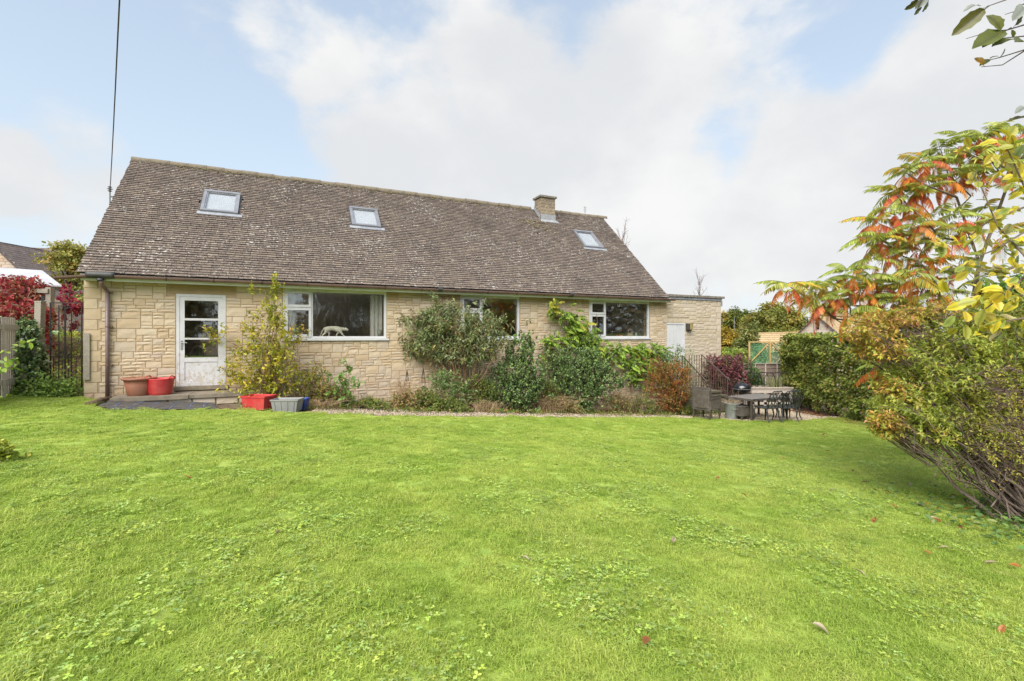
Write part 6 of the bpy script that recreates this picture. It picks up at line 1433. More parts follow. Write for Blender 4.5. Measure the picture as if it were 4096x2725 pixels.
for PP, GT in TP:
    for i in range(5, 22):
        for _ in range(rng.choice([1, 2, 2])):
            p = PP[i] + rng.normal(0, .012, 3); d = unit(GT[i]) * .6 + rdir(1)[0] * .85 + np.array([-.1, 0, .05]); pxx = CX + F * p[0] / p[1]
            if pxx > 4150 or nl >= 295: continue
            # short side twig
            off_ = rdir(1)[0] * rng.uniform(0, .07); nrm = np.array([0, -.5, .8]) + rdir(1)[0] * .6
            pieces_obj('leaf', YL[rng.choice(len(YL), p=[.24, .22, .16, .14, .08, .06, .03, .07])], ela, p + off_ - eb, d, nrm, rng.uniform(.055, .10)); nl += 1
# hanging twigs at the top right corner
TYD = 2.7
bb = gset([(4700 - CX) / F * TYD, TYD, 0]); tb_ = thing('overhanging_branch', 'thin twigs with large olive leaves hanging into the top right corner', 'branch', at(4330, 60, TYD))
ob = np.array(tb_.location); g = Geo()
for tw in ([(4330, 60), (4150, -60), (4022, 0), (3960, 22), (3935, 40)], [(4330, 60), (4096, 100), (4030, 120), (3965, 125), (3865, 155)], [(4330, 60), (4096, 145), (4040, 150), (3990, 155)], [(4330, 60), (4096, 200), (4000, 230), (3940, 245)], [(4330, 60), (4096, 205), (4010, 260), (3925, 268)], [(4330, 60), (4096, 35), (4020, 58)], [(4330, 60), (4000, -120), (3800, -60), (3690, -10)]):
    P = np.array([at(a, b, TYD + (rng.normal(0, .04) if i else 0)) for i, (a, b) in enumerate(tw)]); g.tube(P, np.linspace(.005, .0016, len(P)), 5, (.14, .10, .09))
g.obj('twigs', BARK, tb_, off=ob)
for (a, b, c, d, k, nz_) in ((3935, 40, 3815, 135, 0, (.3, -.8, .4)), (3940, 30, 3868, 74, 2, (.3, -.7, .6)), (3915, 24, 3860, 30, 2, (0, -.6, .8)), (4003, 122, 3978, 46, 3, (.1, -1, .1)), (4022, 124, 3890, 194, 1, (.3, -.6, .6)), (4000, 132, 3932, 184, 0, (.3, -.5, .8)), (4055, 155, 3967, 187, 1, (.2, -.5, .7)), (4058, 103, 4092, 48, 0, (.5, -.8, .2)), (4052, 150, 4058, 118, 3, (0, -1, .2)), (3960, 237, 3918, 264, 1, (.2, -.6, .6)), (3934, 262, 3902, 230, 4, (0, -1, .2)),
                          (3990, 226, 3958, 231, 0, (0, -.4, .9)), (4000, 228, 4023, 194, 0, (.8, -.4, .3)), (3672, -4, 3624, 38, 0, (.8, -.3, .3)), (3682, -8, 3666, 58, 0, (.8, -.5, .1)), (3716, -8, 3688, 48, 1, (.8, -.6, .1)), (3700, -10, 3678, 22, 2, (.3, -.9, .2)), (4100, 20, 4066, 24, 0, (0, -.3, 1)), (4100, 30, 4073, 54, 2, (0, -.8, .5)), (4110, 170, 4060, 168, 1, (0, -.6, .6)), (4120, 470, 4030, 480, 0, (0, -.4, .9)), (4110, 432, 4070, 436, 2, (0, -.5, .8))):
    p0 = at(a, b, TYD); p1 = at(c, d, TYD - .02 + rng.normal(0, .02)); L = np.linalg.norm(p1 - p0); pieces_obj('leaf', GL[k], tb_, p0 - ob, p1 - p0, nz_, float(L))
# azalea
AZ = [((.20, .25, .045), 3), ((.265, .285, .055), 2.4), ((.135, .195, .04), 2.2), ((.29, .23, .065), .7)]
AZO = [((.32, .20, .06), 1.6), ((.32, .25, .05), 2), ((.24, .25, .04), 2.6), ((.36, .19, .10), .7)]
b0 = gp(4180, 2110); Ya = 6.4
o, T, gs = shrub('azalea', 'wide yellow green deciduous azalea turning orange at its left edge', 'shrub', b0, [ell_px(3720, 1360, 6.9, 200, 110, .7), ell_px(3880, 1290, 7.0, 220, 100, .7), ell_px(3700, 1540, 6.5, 170, 130, .7), ell_px(3900, 1480, 6.3, 220, 170, .7), ell_px(4060, 1350, 6.3, 160, 180, .6), ell_px(3640, 1640, 6.3, 130, 70, .5, .25), ell_px(3800, 1690, 6.0, 170, 70, .4, .2)], 2100, 14, .064, .21, AZ, stems=70, stemr=.015, stemcol=(.13, .095, .075), tl=.17, up=1.0, spread=1.0, shell=.35, basespread=.16, twig=.55, outward=.8, lift=.35, arch=.0, droop=.2, clumpvar=.45, twigr=.003)
ob_ = np.array(o.location); g = Geo(); TT, dv, k = in_ell([ell_px(3470, 1330, 6.9, 90, 50, .5), ell_px(3560, 1280, 7.0, 130, 45, .5), ell_px(3520, 1400, 6.8, 90, 60, .5), ell_px(3540, 1690, 6.2, 50, 60, .3, .05), ell_px(3560, 1560, 6.5, 55, 60, .4), ell_px(3700, 1250, 7, 120, 40, .5)], 560, .3)
tip_leaves(g, TT, unit(dv + np.array([-.4, 0, .2])), 12, .18, .066, .2, AZO, 1.0, 1.0); g.obj('orange_foliage', LEAF, o, off=ob_, kind='stuff')
g = Geo()
for q in TT[::2]:
    c_ = np.array([q[0] + .5, q[1] - .1, q[2] - .35]); g.tube(curve(c_, q, n=4, up=.1), [.005, .004, .003, .002], 3, (.14, .09, .07), cap=False)
# bare stems fanning out from the base
for i in range(44):
    a = rng.uniform(3560, 4250); e = at(a, rng.uniform(1560, 1800) + max(0, (a - 3700)) * .25, rng.uniform(5.7, 6.6)); b_ = b0 + np.array([rng.normal(0, .25), rng.normal(0, .2), 0])
    P = curve(b_, e, up=-.35 + rng.normal(0, .35), wig=.13, n=9); g2 = rng.uniform(.5, 1.1); gs.n; g.tube(P, np.linspace(.013, .0025, 9) * g2, 5, np.array([.15, .11, .085]) * rng.uniform(.7, 1.3), cap=False)
    for _ in range(8):
        j = rng.integers(3, 8); g.tube([P[j], P[j] + rdir(1)[0] * .12 + np.array([-.03, 0, .03]), P[j] + rdir(1)[0] * .25 + np.array([-.08, 0, .05])], [.004, .003, .001], 3, (.16, .11, .09), cap=False)
g.obj('bare_stems', BARK, o, off=ob_)
b0 = gp(4330, 2060); shrub('twiggy_shrub', 'dense brown twiggy shrub with tiny yellow leaves at the right edge', 'shrub', b0, [ell_px(4030, 1540, 5.6, 130, 90, .5), ell_px(4060, 1700, 5.5, 140, 120, .5), ell_px(3980, 1760, 5.5, 120, 90, .4), ell_px(4080, 1850, 5.4, 90, 80, .4)], 560, 5, .035, .26, [((.28, .28, .05), 3), ((.18, .20, .04), 2), ((.22, .13, .06), .8)], stems=40, stemr=.010, stemcol=(.15, .10, .085), tl=.16, twig=1.0, arch=.0, clumpvar=.4, twigr=.0035)
b0 = gset([8.3, 7.6, 0]); shrub('green_shrub', 'taller dark green shrub behind the azalea at the right edge', 'shrub', b0, [ell_px(4020, 1330, 7.7, 150, 120, .6), ell_px(4100, 1200, 7.7, 150, 120, .6)], 420, 9, .10, .30, [((.07, .15, .03), 3), ((.11, .20, .04), 2), ((.04, .10, .025), 1)], stems=24, stemr=.014, tl=.2, broad=True, twig=.3)
# ivy-like ground cover under the shrubs
g = Geo(); n = 1500; n = 700; P = np.column_stack([rng.normal(5.7, .5, n), rng.normal(5.0, .6, n), np.zeros(n)]); P = P[(P[:, 0] > 4.3 + .25 * (P[:, 1] - 4.6))]; n = len(P); P[:, 2] = ground(P[:, 0], P[:, 1]) + rng.uniform(.02, .12, n)
leaves(g, P, unit(rdir(n) * np.array([1, 1, .3])), unit(rdir(n) * .4 + np.array([0, 0, 1])), rng.uniform(.05, .085, n), rng.uniform(.024, .036, n), palette([((.06, .12, .035), 3), ((.10, .18, .05), 2), ((.15, .2, .08), 1)], n), True); tag(g.obj('ground_ivy', LEAF, kind='stuff'), 'dark green ivy ground cover below the azalea', 'ground cover')

# ================================================================== beyond the garden, right
def tree(name, label, base, ells, clumps, per, L, cols, trunk=.2, cat='tree', spread=.35, group=None, tcol=(.10, .08, .06), clumpvar=.6, flat=.7):
    o = thing(name, label, cat, base, 0, group); base = np.asarray(base, float); T, dv, k = in_ell(ells, clumps, .45); g = Geo(); top = T[:, 2].max()
    c = np.array([np.mean([e[0] for e in ells]), np.mean([e[1] for e in ells]), np.mean([e[2] for e in ells])])
    g.tube([base, base * .5 + c * .5 + rng.normal(0, .1, 3), c], [trunk, trunk * .75, trunk * .35], 7, tcol)
    for q in T[rng.choice(len(T), min(26, len(T)), replace=False)]: g.tube(curve(base * .45 + c * .55, q, n=5, up=.2), [trunk * .35, trunk * .25, trunk * .16, trunk * .1, trunk * .04], 5, tcol, cap=False)
    g.obj('trunk', BARK, o, off=base); g = Geo(); n = clumps * per; P = np.repeat(T, per, 0) + rdir(n) * (rng.random(n) ** .6)[:, None] * spread * np.array([1, 1, flat]); D = unit(rdir(n) + np.repeat(dv, per, 0) * .4 + np.array([0, 0, -.2])); N = unit(np.repeat(dv, per, 0) + rdir(n) * .8 + np.array([0, 0, .5]))
    C = palette(cols, n) * (1 - clumpvar) + np.repeat(palette(cols, clumps, .25), per, 0) * clumpvar
    leaves(g, P, D, N, L * rng.uniform(.7, 1.3, n), L * .36 * rng.uniform(.7, 1.3, n), C, False); g.obj('crown', LEAF, o, off=base, kind='stuff'); return o
GZ = -1.3
AUT = [((.16, .165, .035), 2), ((.11, .14, .03), 3), ((.21, .18, .035), 1.2), ((.085, .115, .025), 2)]
def base_at(px, Y): p = at(px, 1400, Y); p[2] = gz(p) - .05; return p
tree('broadleaf_tree', 'large round tree turning yellow beyond the neighbouring roofs', base_at(3110, 50), [ell_px(3090, 1270, 50, 75, 50), ell_px(3150, 1300, 50, 60, 55), ell_px(3040, 1310, 50, 60, 60), ell_px(3110, 1330, 50, 90, 50)], 240, 90, .26, AUT, .4, spread=.75)
tree('broadleaf_tree', 'darker green tree left of the large yellowing tree', base_at(2945, 55), [ell_px(2950, 1290, 55, 55, 55), ell_px(2920, 1330, 55, 40, 50), ell_px(2985, 1330, 55, 50, 50)], 130, 90, .26, [((.07, .10, .02), 3), ((.11, .13, .025), 2), ((.18, .17, .03), .8)], .35, spread=.75)
tree('broadleaf_tree', 'yellow green tree top behind the gabled neighbouring house', base_at(3300, 58), [ell_px(3330, 1300, 58, 110, 50), ell_px(3230, 1330, 58, 60, 40), ell_px(3480, 1290, 58, 110, 50)], 180, 70, .28, [((.16, .19, .03), 3), ((.24, .23, .04), 2), ((.11, .14, .03), 2)], .35, spread=.8)
tree('conifer', 'drooping green conifer behind the lap fence', base_at(3000, 24), [ell_px(2990, 1370, 24, 40, 40), ell_px(3005, 1320, 24, 20, 30), ell_px(3010, 1420, 24, 60, 40), ell_px(2975, 1430, 24, 45, 50), ell_px(2960, 1480, 24, 40, 60)], 150, 60, .14, [((.10, .13, .035), 3), ((.15, .17, .05), 2), ((.20, .17, .07), 1), ((.07, .10, .03), 2)], .15, spread=.28, flat=1.5)
tree('yellow_shrub', 'bright yellow leaved shrub just right of the annexe corner', base_at(2905, 25), [ell_px(2905, 1385, 25, 30, 45), ell_px(2920, 1350, 25, 30, 30), ell_px(2895, 1300, 25, 14, 50)], 70, 50, .13, [((.27, .21, .03), 3), ((.20, .18, .04), 1)], .08, cat='shrub', spread=.25)
tree('pale_green_shrub', 'pale green shrub between the annexe and the conifer', base_at(2920, 22), [ell_px(2930, 1425, 22, 50, 30), ell_px(2900, 1440, 22, 40, 35), ell_px(2975, 1430, 22, 30, 25), ell_px(2880, 1420, 22, 22, 35)], 80, 60, .10, [((.17, .24, .05), 3), ((.24, .28, .06), 2), ((.10, .17, .04), 1)], .06, cat='shrub', spread=.22)
def bare_tree(name, label, px, Y, ytop, w, n=26, hmin=.2):
    b = base_at(px, Y); top = at(px, ytop, Y); o = thing(name, label, 'tree', b); g = Geo(); H_ = top[2] - b[2]; g.tube([b, b * .4 + top * .6 + np.array([.1, 0, 0]), top], [.07, .04, .008], 6, (.17, .13, .12))
    for i in range(n):
        f = rng.uniform(.55, .95); p = b + (top - b) * f; s = rng.choice([-1, 1]); d = np.array([s * rng.uniform(.3, 1) * w * (1.1 - f) * 2, rng.normal(0, .3), rng.uniform(.3, .9) * H_ * .18]); P = [p, p + d * .5 + np.array([0, 0, -.05]), p + d]; g.tube(P, [.018, .012, .004], 4, (.19, .15, .14), cap=False)
        for _ in range(4): q = p + d * rng.uniform(.3, 1); e = rdir(1)[0] * .22 + np.array([s * .1, 0, .2]); g.tube([q, q + e], [.006, .002], 3, (.2, .15, .13), cap=False)
    g.obj('trunk', BARK, o, off=b); g = Geo(); T = np.array([b + (top - b) * rng.uniform(.6, .98) + rng.normal(0, w * .25, 3) for _ in range(18)]); k = len(T); leaves(g, T, rdir(k), rdir(k), .09, .03, palette([((.25, .12, .05), 1), ((.18, .15, .06), 1)], k)); g.obj('last_leaves', LEAF, o, off=b, kind='stuff')
bare_tree('bare_tree', 'thin bare tree rising behind the flat roof of the annexe', 2797, 30, 1104, .75)
bare_tree('bare_tree', 'bare twiggy tree showing past the right roof edge', 2490, 27, 925, .8, 34)
mst = at(2937, 1270, 46); ms = thing('mast', 'thin pale mast in front of the dark tree', 'mast', (mst[0], mst[1], GZ)); Geo().tube([[0, 0, 0], [0, 0, mst[2] - GZ]], [.035, .025], 6).obj('pole', ALU, ms)
# neighbouring houses
def M_course(name, c1, c2):
    m, nt, p, out = nodes(name); b = NB(nt); v = b.pos(); c = b.mix(b.mr(b.noise(v, 3.5, 5, .7), .35, .65), c1, c2); c = b.mix(b.mr(b.noise(v, 12, 3, .6), .58, .68, 0, .6), c, tuple(min(1, x * 1.6) for x in c1)); b.l(c, p.inputs['Base Color']); p.inputs['Roughness'].default_value = .95; return m
YTILE = M_course('yellow_tile', (.47, .35, .19), (.36, .26, .15)); DTILE = M_course('grey_tile', (.215, .17, .15), (.145, .115, .105))
def coursed_slope(g, a, b, c, d, n, th):
    """stepped courses between eave a-b and ridge d-c"""
    a, b, c, d = map(lambda q: np.asarray(q, float), (a, b, c, d)); nr = unit(np.cross(b - a, d - a))
    for i in range(n):
        f0, f1 = i / n, (i + 1.15) / n; l0 = a + (d - a) * f0; r0 = b + (c - b) * f0; l1 = a + (d - a) * f1; r1_ = b + (c - b) * f1
        g.add([l0 + nr * th, r0 + nr * th, r1_ + nr * th * .15, l1 + nr * th * .15, l0, r0], [[0, 1, 2, 3], [4, 5, 1, 0]])
def small_blocks(parent, P0, ux, w, h0, hf, m, n_lim=200, bw=.42, bh=.2, seed=1):
    r = np.random.default_rng(seed); z = 0; k = 0; nrm = np.cross(ux, [0, 0, 1]); gR = Geo(); rz = math.atan2(ux[1], ux[0])
    while z < h0:
        x = -(bw / 2 if k % 2 else 0)
        while x < w:
            ww = bw * r.uniform(.7, 1.3); a, b_ = max(0, x), min(w, x + ww)
            lo, hi = hf(z + bh / 2)
            a2, b2 = max(a, lo), min(b_, hi)
            if b2 - a2 > .12:
                p = P0 + ux * a2 + np.array([0, 0, z]); put('stone', stone_mesh(round(b2 - a2, 1), bh, k % 3, m, 1.0), parent, None, tuple(p + ux * 0), (0, 0, rz))
            x += ww
        z += bh; k += 1
Yn = 34.0; pk = at(3272, 1258, Yn); rh = pk[2]; gw = 3.0
nh = thing('neighbour_house', 'pale stone neighbouring house with yellowish tiled roofs and a gable beyond the hedge', 'house', (pk[0], Yn, GZ), R(-53))
oN = np.array([pk[0], Yn, GZ]); zr = rh - GZ; ze = zr - gw
g = Geo(); g.add([[-gw, 0, 0], [gw, 0, 0], [gw, 0, ze], [0, 0, zr], [-gw, 0, ze], [-gw, 14, 0], [gw, 14, 0], [gw, 14, ze], [0, 14, zr], [-gw, 14, ze]], [[0, 1, 2, 4], [0, 4, 9, 5], [1, 6, 7, 2]], [[4, 2, 3], [9, 8, 7]]); nw = g.obj('wall', MORTAR2, nh)
small_blocks(nw, np.array([-gw, 0, 1.0]), np.array([1.0, 0, 0]), 2 * gw, zr - 1.0, lambda z: (max(0, z + 1.0 - ze), 2 * gw - max(0, z + 1.0 - ze)), M_stone('grey_pink_stone', [(0.0, (.50, .43, .36)), (1.0, (.56, .49, .42)), (.5, (.46, .40, .34))]), bw=.5, bh=.24)
g = Geo(); coursed_slope(g, (-gw - .3, -.15, ze - .3), (-gw - .3, 14.2, ze - .3), (0, 14.2, zr), (0, -.15, zr), 22, .04); coursed_slope(g, (gw + .3, 14.2, ze - .3), (gw + .3, -.15, ze - .3), (0, -.15, zr), (0, 14.2, zr), 22, .04)
g.bar([0, -.15, zr + .03], [0, 14.2, zr + .03], .24, .14); nr_ = g.obj('roof', YTILE, nh)
for sg in (-1, 1): Geo().bar([sg * (gw + .3), -.17, ze - .38], [0, -.17, zr - .08], .05, .14, (0, 1, 0)).obj('verge_board', M_wood('dark_verge', (.13, .10, .085), (.09, .07, .06)), nr_)
Geo().box(-.09, .09, -.06, .02, zr - 1.05, zr - .35).obj('gable_slit', DARK, nw)
ol = thing('low_outbuilding', 'low building with yellowish tiled roof left of the gabled house', 'outbuilding', (pk[0] - 5, Yn + 1, GZ)); xl = (3035 - CX) / F * (Yn + 1) - (pk[0] - 5); xr_ = (3200 - CX) / F * (Yn + 3) - (pk[0] - 5); zl = EYE + (HY - 1336) / F * (Yn + 1) - GZ
g = Geo(); coursed_slope(g, (xl, 0, zl - 1.4), (xr_, 0.2, zl - 1.3), (xr_, 1.6, zl + .1), (xl, 1.4, zl), 9, .04); g.bar([xl, 1.42, zl + .03], [xr_, 1.62, zl + .13], .2, .12); g.obj('roof', YTILE, ol); Geo().box(xl + .1, xr_, .2, .4, 0, zl - 1.4).obj('wall', MORTAR2, ol)

# ================================================================== left side
# bank behind the gate
ts = np.linspace(-14, -.06, 50); bs = np.linspace(.35, 40, 90); Tt, Bb = np.meshgrid(ts, bs); PX = AX + DT[0] * Tt - DN[0] * Bb; PY = AY + DT[1] * Tt - DN[1] * Bb
sm = np.clip((Bb - .3) / 3.2, 0, 1); sm = sm * sm * (3 - 2 * sm); BZ = ground(PX, PY) - .03 + sm * 1.25
def bank_z(x, y):
    q = np.array([x - AX, y - AY, 0]); b_ = float(q @ -DN); t = float(q @ DT)
    s = min(1, max(0, (b_ - .3) / 3.2)); s = s * s * (3 - 2 * s); return gz((x, y)) - .03 + (s * 1.25 if b_ > .35 and t < -.05 else 0)
tag(Geo().grid(PX, PY, BZ).obj('bank', SOIL, smooth=True), kind='structure')
g = Geo(); n = 5200; tt = rng.uniform(-3.4, -.1, n); bb_ = rng.uniform(.2, 6, n) ** 1.0; P = np.column_stack([AX + DT[0] * tt - DN[0] * bb_, AY + DT[1] * tt - DN[1] * bb_, np.zeros(n)]); P[:, 2] = [bank_z(a, b) for a, b in P[:, :2]]; P[:, 2] += rng.uniform(0, .28, n) * np.clip(1.2 - bb_ * .2, .3, 1)
leaves(g, P, unit(rdir(n) + np.array([0, 0, .2])), unit(rdir(n) * .5 + np.array([0, -.3, 1])), rng.uniform(.05, .10, n), rng.uniform(.018, .032, n), palette([((.20, .27, .04), 3), ((.30, .33, .06), 2), ((.11, .18, .04), 1.5), ((.34, .20, .06), .5)], n), True); tag(g.obj('bank_ground_cover', LEAF, kind='stuff'), 'green and yellow ground cover on the bank behind the iron gate', 'ground cover')
g = Geo(); n = 3000; P = np.column_stack([rng.uniform(-11.0, -9.2, n), rng.normal(10.05, .22, n), np.zeros(n)]); P[:, 2] = ground(P[:, 0], P[:, 1]) + np.abs(rng.normal(0, .20, n)) * np.clip((P[:, 0] + 11.2), .3, 1)
leaves(g, P, unit(rdir(n) + np.array([0, 0, .5])), unit(rdir(n) * .6 + np.array([0, -.2, 1])), rng.uniform(.05, .09, n), rng.uniform(.015, .028, n), palette([((.11, .19, .04), 3), ((.16, .25, .06), 2), ((.22, .30, .08), 1)], n), True); tag(g.obj('nettle_patch', LEAF, kind='stuff'), 'green weeds and nettles at the foot of the iron gate', 'weeds')
# iron gate
YG = 10.42; xa = (198 - CX) / F * YG; xb = (331 - CX) / F * YG; zg = gz((xa, YG)); gt = thing('iron_gate', 'black wrought iron gate between timber post and house corner', 'gate', (xa, YG, zg)); w = xb - xa; zt = EYE + (HY - 1212) / F * YG - zg; zm = EYE + (HY - 1428) / F * YG - zg
for x in (0.02, .28 * w, .46 * w, .48 * w, .66 * w, w - .02):
    Geo().tube([[x, 0, .12], [x, 0, zt - (.0 if x < .1 or x > w - .1 else .05)]], .011 if .1 < x < w - .1 else .014, 6).obj('bar', IRON, gt)
for x in (.12 * w, .38 * w, .57 * w, .80 * w): Geo().tube([[x, 0, .12], [x, 0, zm - .02]], .007, 5).obj('short_bar', IRON, gt)
Geo().bar([0, 0, zt], [w, 0, zt], .02, .02).obj('top_rail', IRON, gt); Geo().bar([0, 0, zm], [w, 0, zm], .02, .02).obj('middle_rail', IRON, gt); Geo().bar([0, 0, .14], [w, 0, .14], .02, .02).obj('bottom_rail', IRON, gt)
def scroll(cx, cz, r, s, turns=1.6): return [[cx + s * r * (1 - f * .75) * math.cos(f * turns * 6.283 + 1.2), -.006, cz + r * (1 - f * .75) * math.sin(f * turns * 6.283 + 1.2)] for f in np.linspace(0, 1, 22)]
for cx, cz, r, s in ((.40 * w, zt - .09, .055, 1), (.54 * w, zt - .09, .055, -1), (.38 * w, zm + .06, .05, 1), (.56 * w, zm + .06, .05, -1), (.08 * w, zt * .66, .07, 1), (.92 * w, zt * .66, .07, -1), (.08 * w, zt * .58, .06, 1), (.92 * w, zt * .58, .06, -1)): Geo().tube(scroll(cx, cz, r, s), .007, 5).obj('scroll', IRON, gt)
# timber posts
def post(label, px0, px1, ytop, Y, lean=0, w=.14):
    x = ((px0 + px1) / 2 - CX) / F * Y; z0 = gz((x, Y)) - .1; zt = EYE + (HY - ytop) / F * Y; o = thing('timber_post', label, 'post', (x, Y, z0)); Geo().bar([-lean, 0, 0], [0, 0, zt - z0], w, w * .8, (0, 1, 0)).obj('shaft', GREYWOOD, o); Geo().box(-w / 2 - .006, w / 2 + .006, -w * .4 - .006, w * .4 + .006, zt - z0 - .015, zt - z0 + .012).obj('cap', GREYWOOD, o)
post('tall leaning grey timber gate post among the red creeper', 147, 175, 1207, 10.55, .06); post('lower stout timber post between the ivy and the iron gate', 140, 168, 1362, 10.3, .02, .17); post('short timber post at the foot of the ivy', 88, 106, 1500, 9.95, 0, .10)
# near paling fence at the left edge
fd = unit(np.array([.5, -.866, 0])); E1 = np.array([(57 - CX) / F * 9.9, 9.9, 0]); zf = gz(E1); zt = EYE + (HY - 1272) / F * 9.9
fe = thing('paling_fence', 'silver grey paling fence at the left edge beside the ivy', 'fence', (E1[0], E1[1], zf)); hgt = zt - zf
for i in range(34): p = fd * (i * .088); z = gz(E1 + p) - zf; Geo().bar([p[0], p[1], z + .04], [p[0], p[1], z + hgt + rng.normal(0, .006)], .068, .018, (fd[0], fd[1], 0) if 0 else (-fd[1], fd[0], 0)).obj('paling', PALEWOOD, fe)
for zz in (.30, hgt - .20): p1 = fd * 3.0; nrm = np.array([.866, .5, 0]) * .035; Geo().bar(np.array([0, 0, zz]) + nrm - fd * .06, p1 + np.array([0, 0, zz + gz(E1 + p1) - zf]) + nrm, .035, .10, (0, 0, 1)).obj('rail', PALEWOOD, fe)
x = (9 - CX) / F * 9.3; wp_ = thing('white_post', 'thin pale stake in front of the paling fence at the left edge', 'stake', (x, 9.3, gz((x, 9.3)))); zt = EYE + (HY - 1278) / F * 9.3 - gz((x, 9.3)); Geo().bar([.03, 0, 0], [0, 0, zt], .035, .035, (0, 1, 0)).obj('stake', PALEWOOD, wp_)
# rear picket fence climbing away
A_ = np.array([(214 - CX) / F * 13.0, 13.0, 0]); B_ = np.array([(345 - CX) / F * 19.5, 19.5, 0]); zA = EYE + (HY - 1350) / F * 13; zB = EYE + (HY - 1364) / F * 19.5
rf = thing('picket_fence', 'pale picket fence on the bank behind the iron gate', 'fence', (A_[0], A_[1], zA)); L = np.linalg.norm(B_ - A_); dr_ = (B_ - A_) / L; n = int(L / .125)
for i in range(n): p = dr_ * (i * .125); z = (zB - zA) * i / n; Geo().bar([p[0], p[1], z], [p[0], p[1], z + 1.06 + rng.normal(0, .012)], .085, .018, (-dr_[1], dr_[0], 0)).obj('paling', PALEWOOD, rf)
for zz in (.24, .84): nrm = np.array([-dr_[1], dr_[0], 0]) * -.03; Geo().bar(np.array([0, 0, zz]) - nrm, dr_ * L + np.array([0, 0, zB - zA + zz]) - nrm, .03, .09, (0, 0, 1)).obj('rail', PALEWOOD, rf)
for f in (.0, .55, .97): p = dr_ * L * f - np.array([-dr_[1], dr_[0], 0]) * -.1; z = (zB - zA) * f; Geo().box(p[0] - .05, p[0] + .05, p[1] - .05, p[1] + .05, z - .2, z + 1.0).obj('post', GREYWOOD, rf)
# pergola rails under the creeper
Yc = 11.4; pg = thing('pergola', 'old timber rails and posts carrying the red creeper', 'pergola', (-11.8, Yc, .3))
for px in (18, 122, 200): x = (px - CX) / F * Yc + 11.8; zt = EYE + (HY - 1150) / F * Yc - .3; Geo().box(x - .06, x + .06, -.05, .05, -.3, zt - (.3 if px == 122 else 0)).obj('post', GREYWOOD, pg)
for py in (1165, 1255): z = EYE + (HY - py) / F * Yc - .3; Geo().box(-1.5, (205 - CX) / F * Yc + 11.8, -.09, -.055, z - .05, z + .05).obj('rail', GREYWOOD, pg)
# red creeper
RED = [((.22, .022, .04), 3), ((.16, .018, .032), 3), ((.27, .06, .055), 1.8), ((.28, .12, .07), 1.6), ((.18, .17, .08), 1.2)]
b0 = np.array([(130 - CX) / F * 11.2, 11.2, .3]); shrub('red_creeper', 'crimson autumn creeper tumbling over the left boundary fence', 'creeper', b0, [ell_px(60, 1120, 11.4, 120, 25, .3), ell_px(60, 1180, 11.2, 90, 40, .3), ell_px(100, 1240, 11.1, 110, 50, .3), ell_px(30, 1280, 11.0, 60, 70, .3), ell_px(130, 1150, 11.4, 30, 45, .3), ell_px(185, 1250, 11.0, 25, 40, .25), ell_px(190, 1330, 10.9, 14, 60, .2, .006), ell_px(80, 1300, 10.9, 80, 45, .3)], 680, 8, .085, .34, RED, stems=46, stemr=.008, stemcol=(.30, .22, .16), tl=.22, broad=True, spread=1.1, basespread=.5, twig=.7, droop=.4, clumpvar=.5, up=.3, twigr=.004)
b0 = np.array([(300 - CX) / F * 14.5, 14.5, 1.4]); b0[2] = bank_z(b0[0], b0[1]); shrub('crimson_creeper', 'smaller crimson creeper hanging over the picket fence beside the house corner', 'creeper', b0, [ell_px(255, 1190, 14.6, 30, 15, .2), ell_px(290, 1210, 14.4, 35, 18, .2), ell_px(315, 1225, 14.2, 22, 20, .2), ell_px(300, 1290, 14.4, 12, 20, .1, .002), ell_px(262, 1265, 14.4, 5, 30, .1, .001), ell_px(270, 1150, 14.8, 14, 22, .2, .004)], 130, 7, .085, .36, [((.20, .015, .04), 3), ((.14, .012, .035), 3), ((.26, .06, .06), 1), ((.22, .16, .07), .6)], stems=12, stemr=.006, stemcol=(.25, .16, .12), tl=.2, broad=True, twig=.4, up=.3)
# ivy
b0 = gset([(110 - CX) / F * 10.25, 10.25, 0]); shrub('ivy', 'dark green ivy heaped over the end of the paling fence', 'climber', b0, [ell_px(90, 1320, 10.25, 55, 50, .25), ell_px(110, 1400, 10.2, 60, 80, .25), ell_px(110, 1490, 10.1, 65, 50, .25), ell_px(60, 1300, 10.3, 40, 25, .2), ell_px(150, 1470, 10.1, 30, 60, .2)], 620, 9, .06, .42, [((.05, .085, .035), 3), ((.085, .13, .05), 3), ((.14, .20, .09), 1.6), ((.20, .25, .10), .7)], stems=22, stemr=.012, stemcol=(.12, .09, .06), tl=.14, broad=True, shell=.6, twig=.2, basespread=.3, up=.2, mat_=GLOSSY)
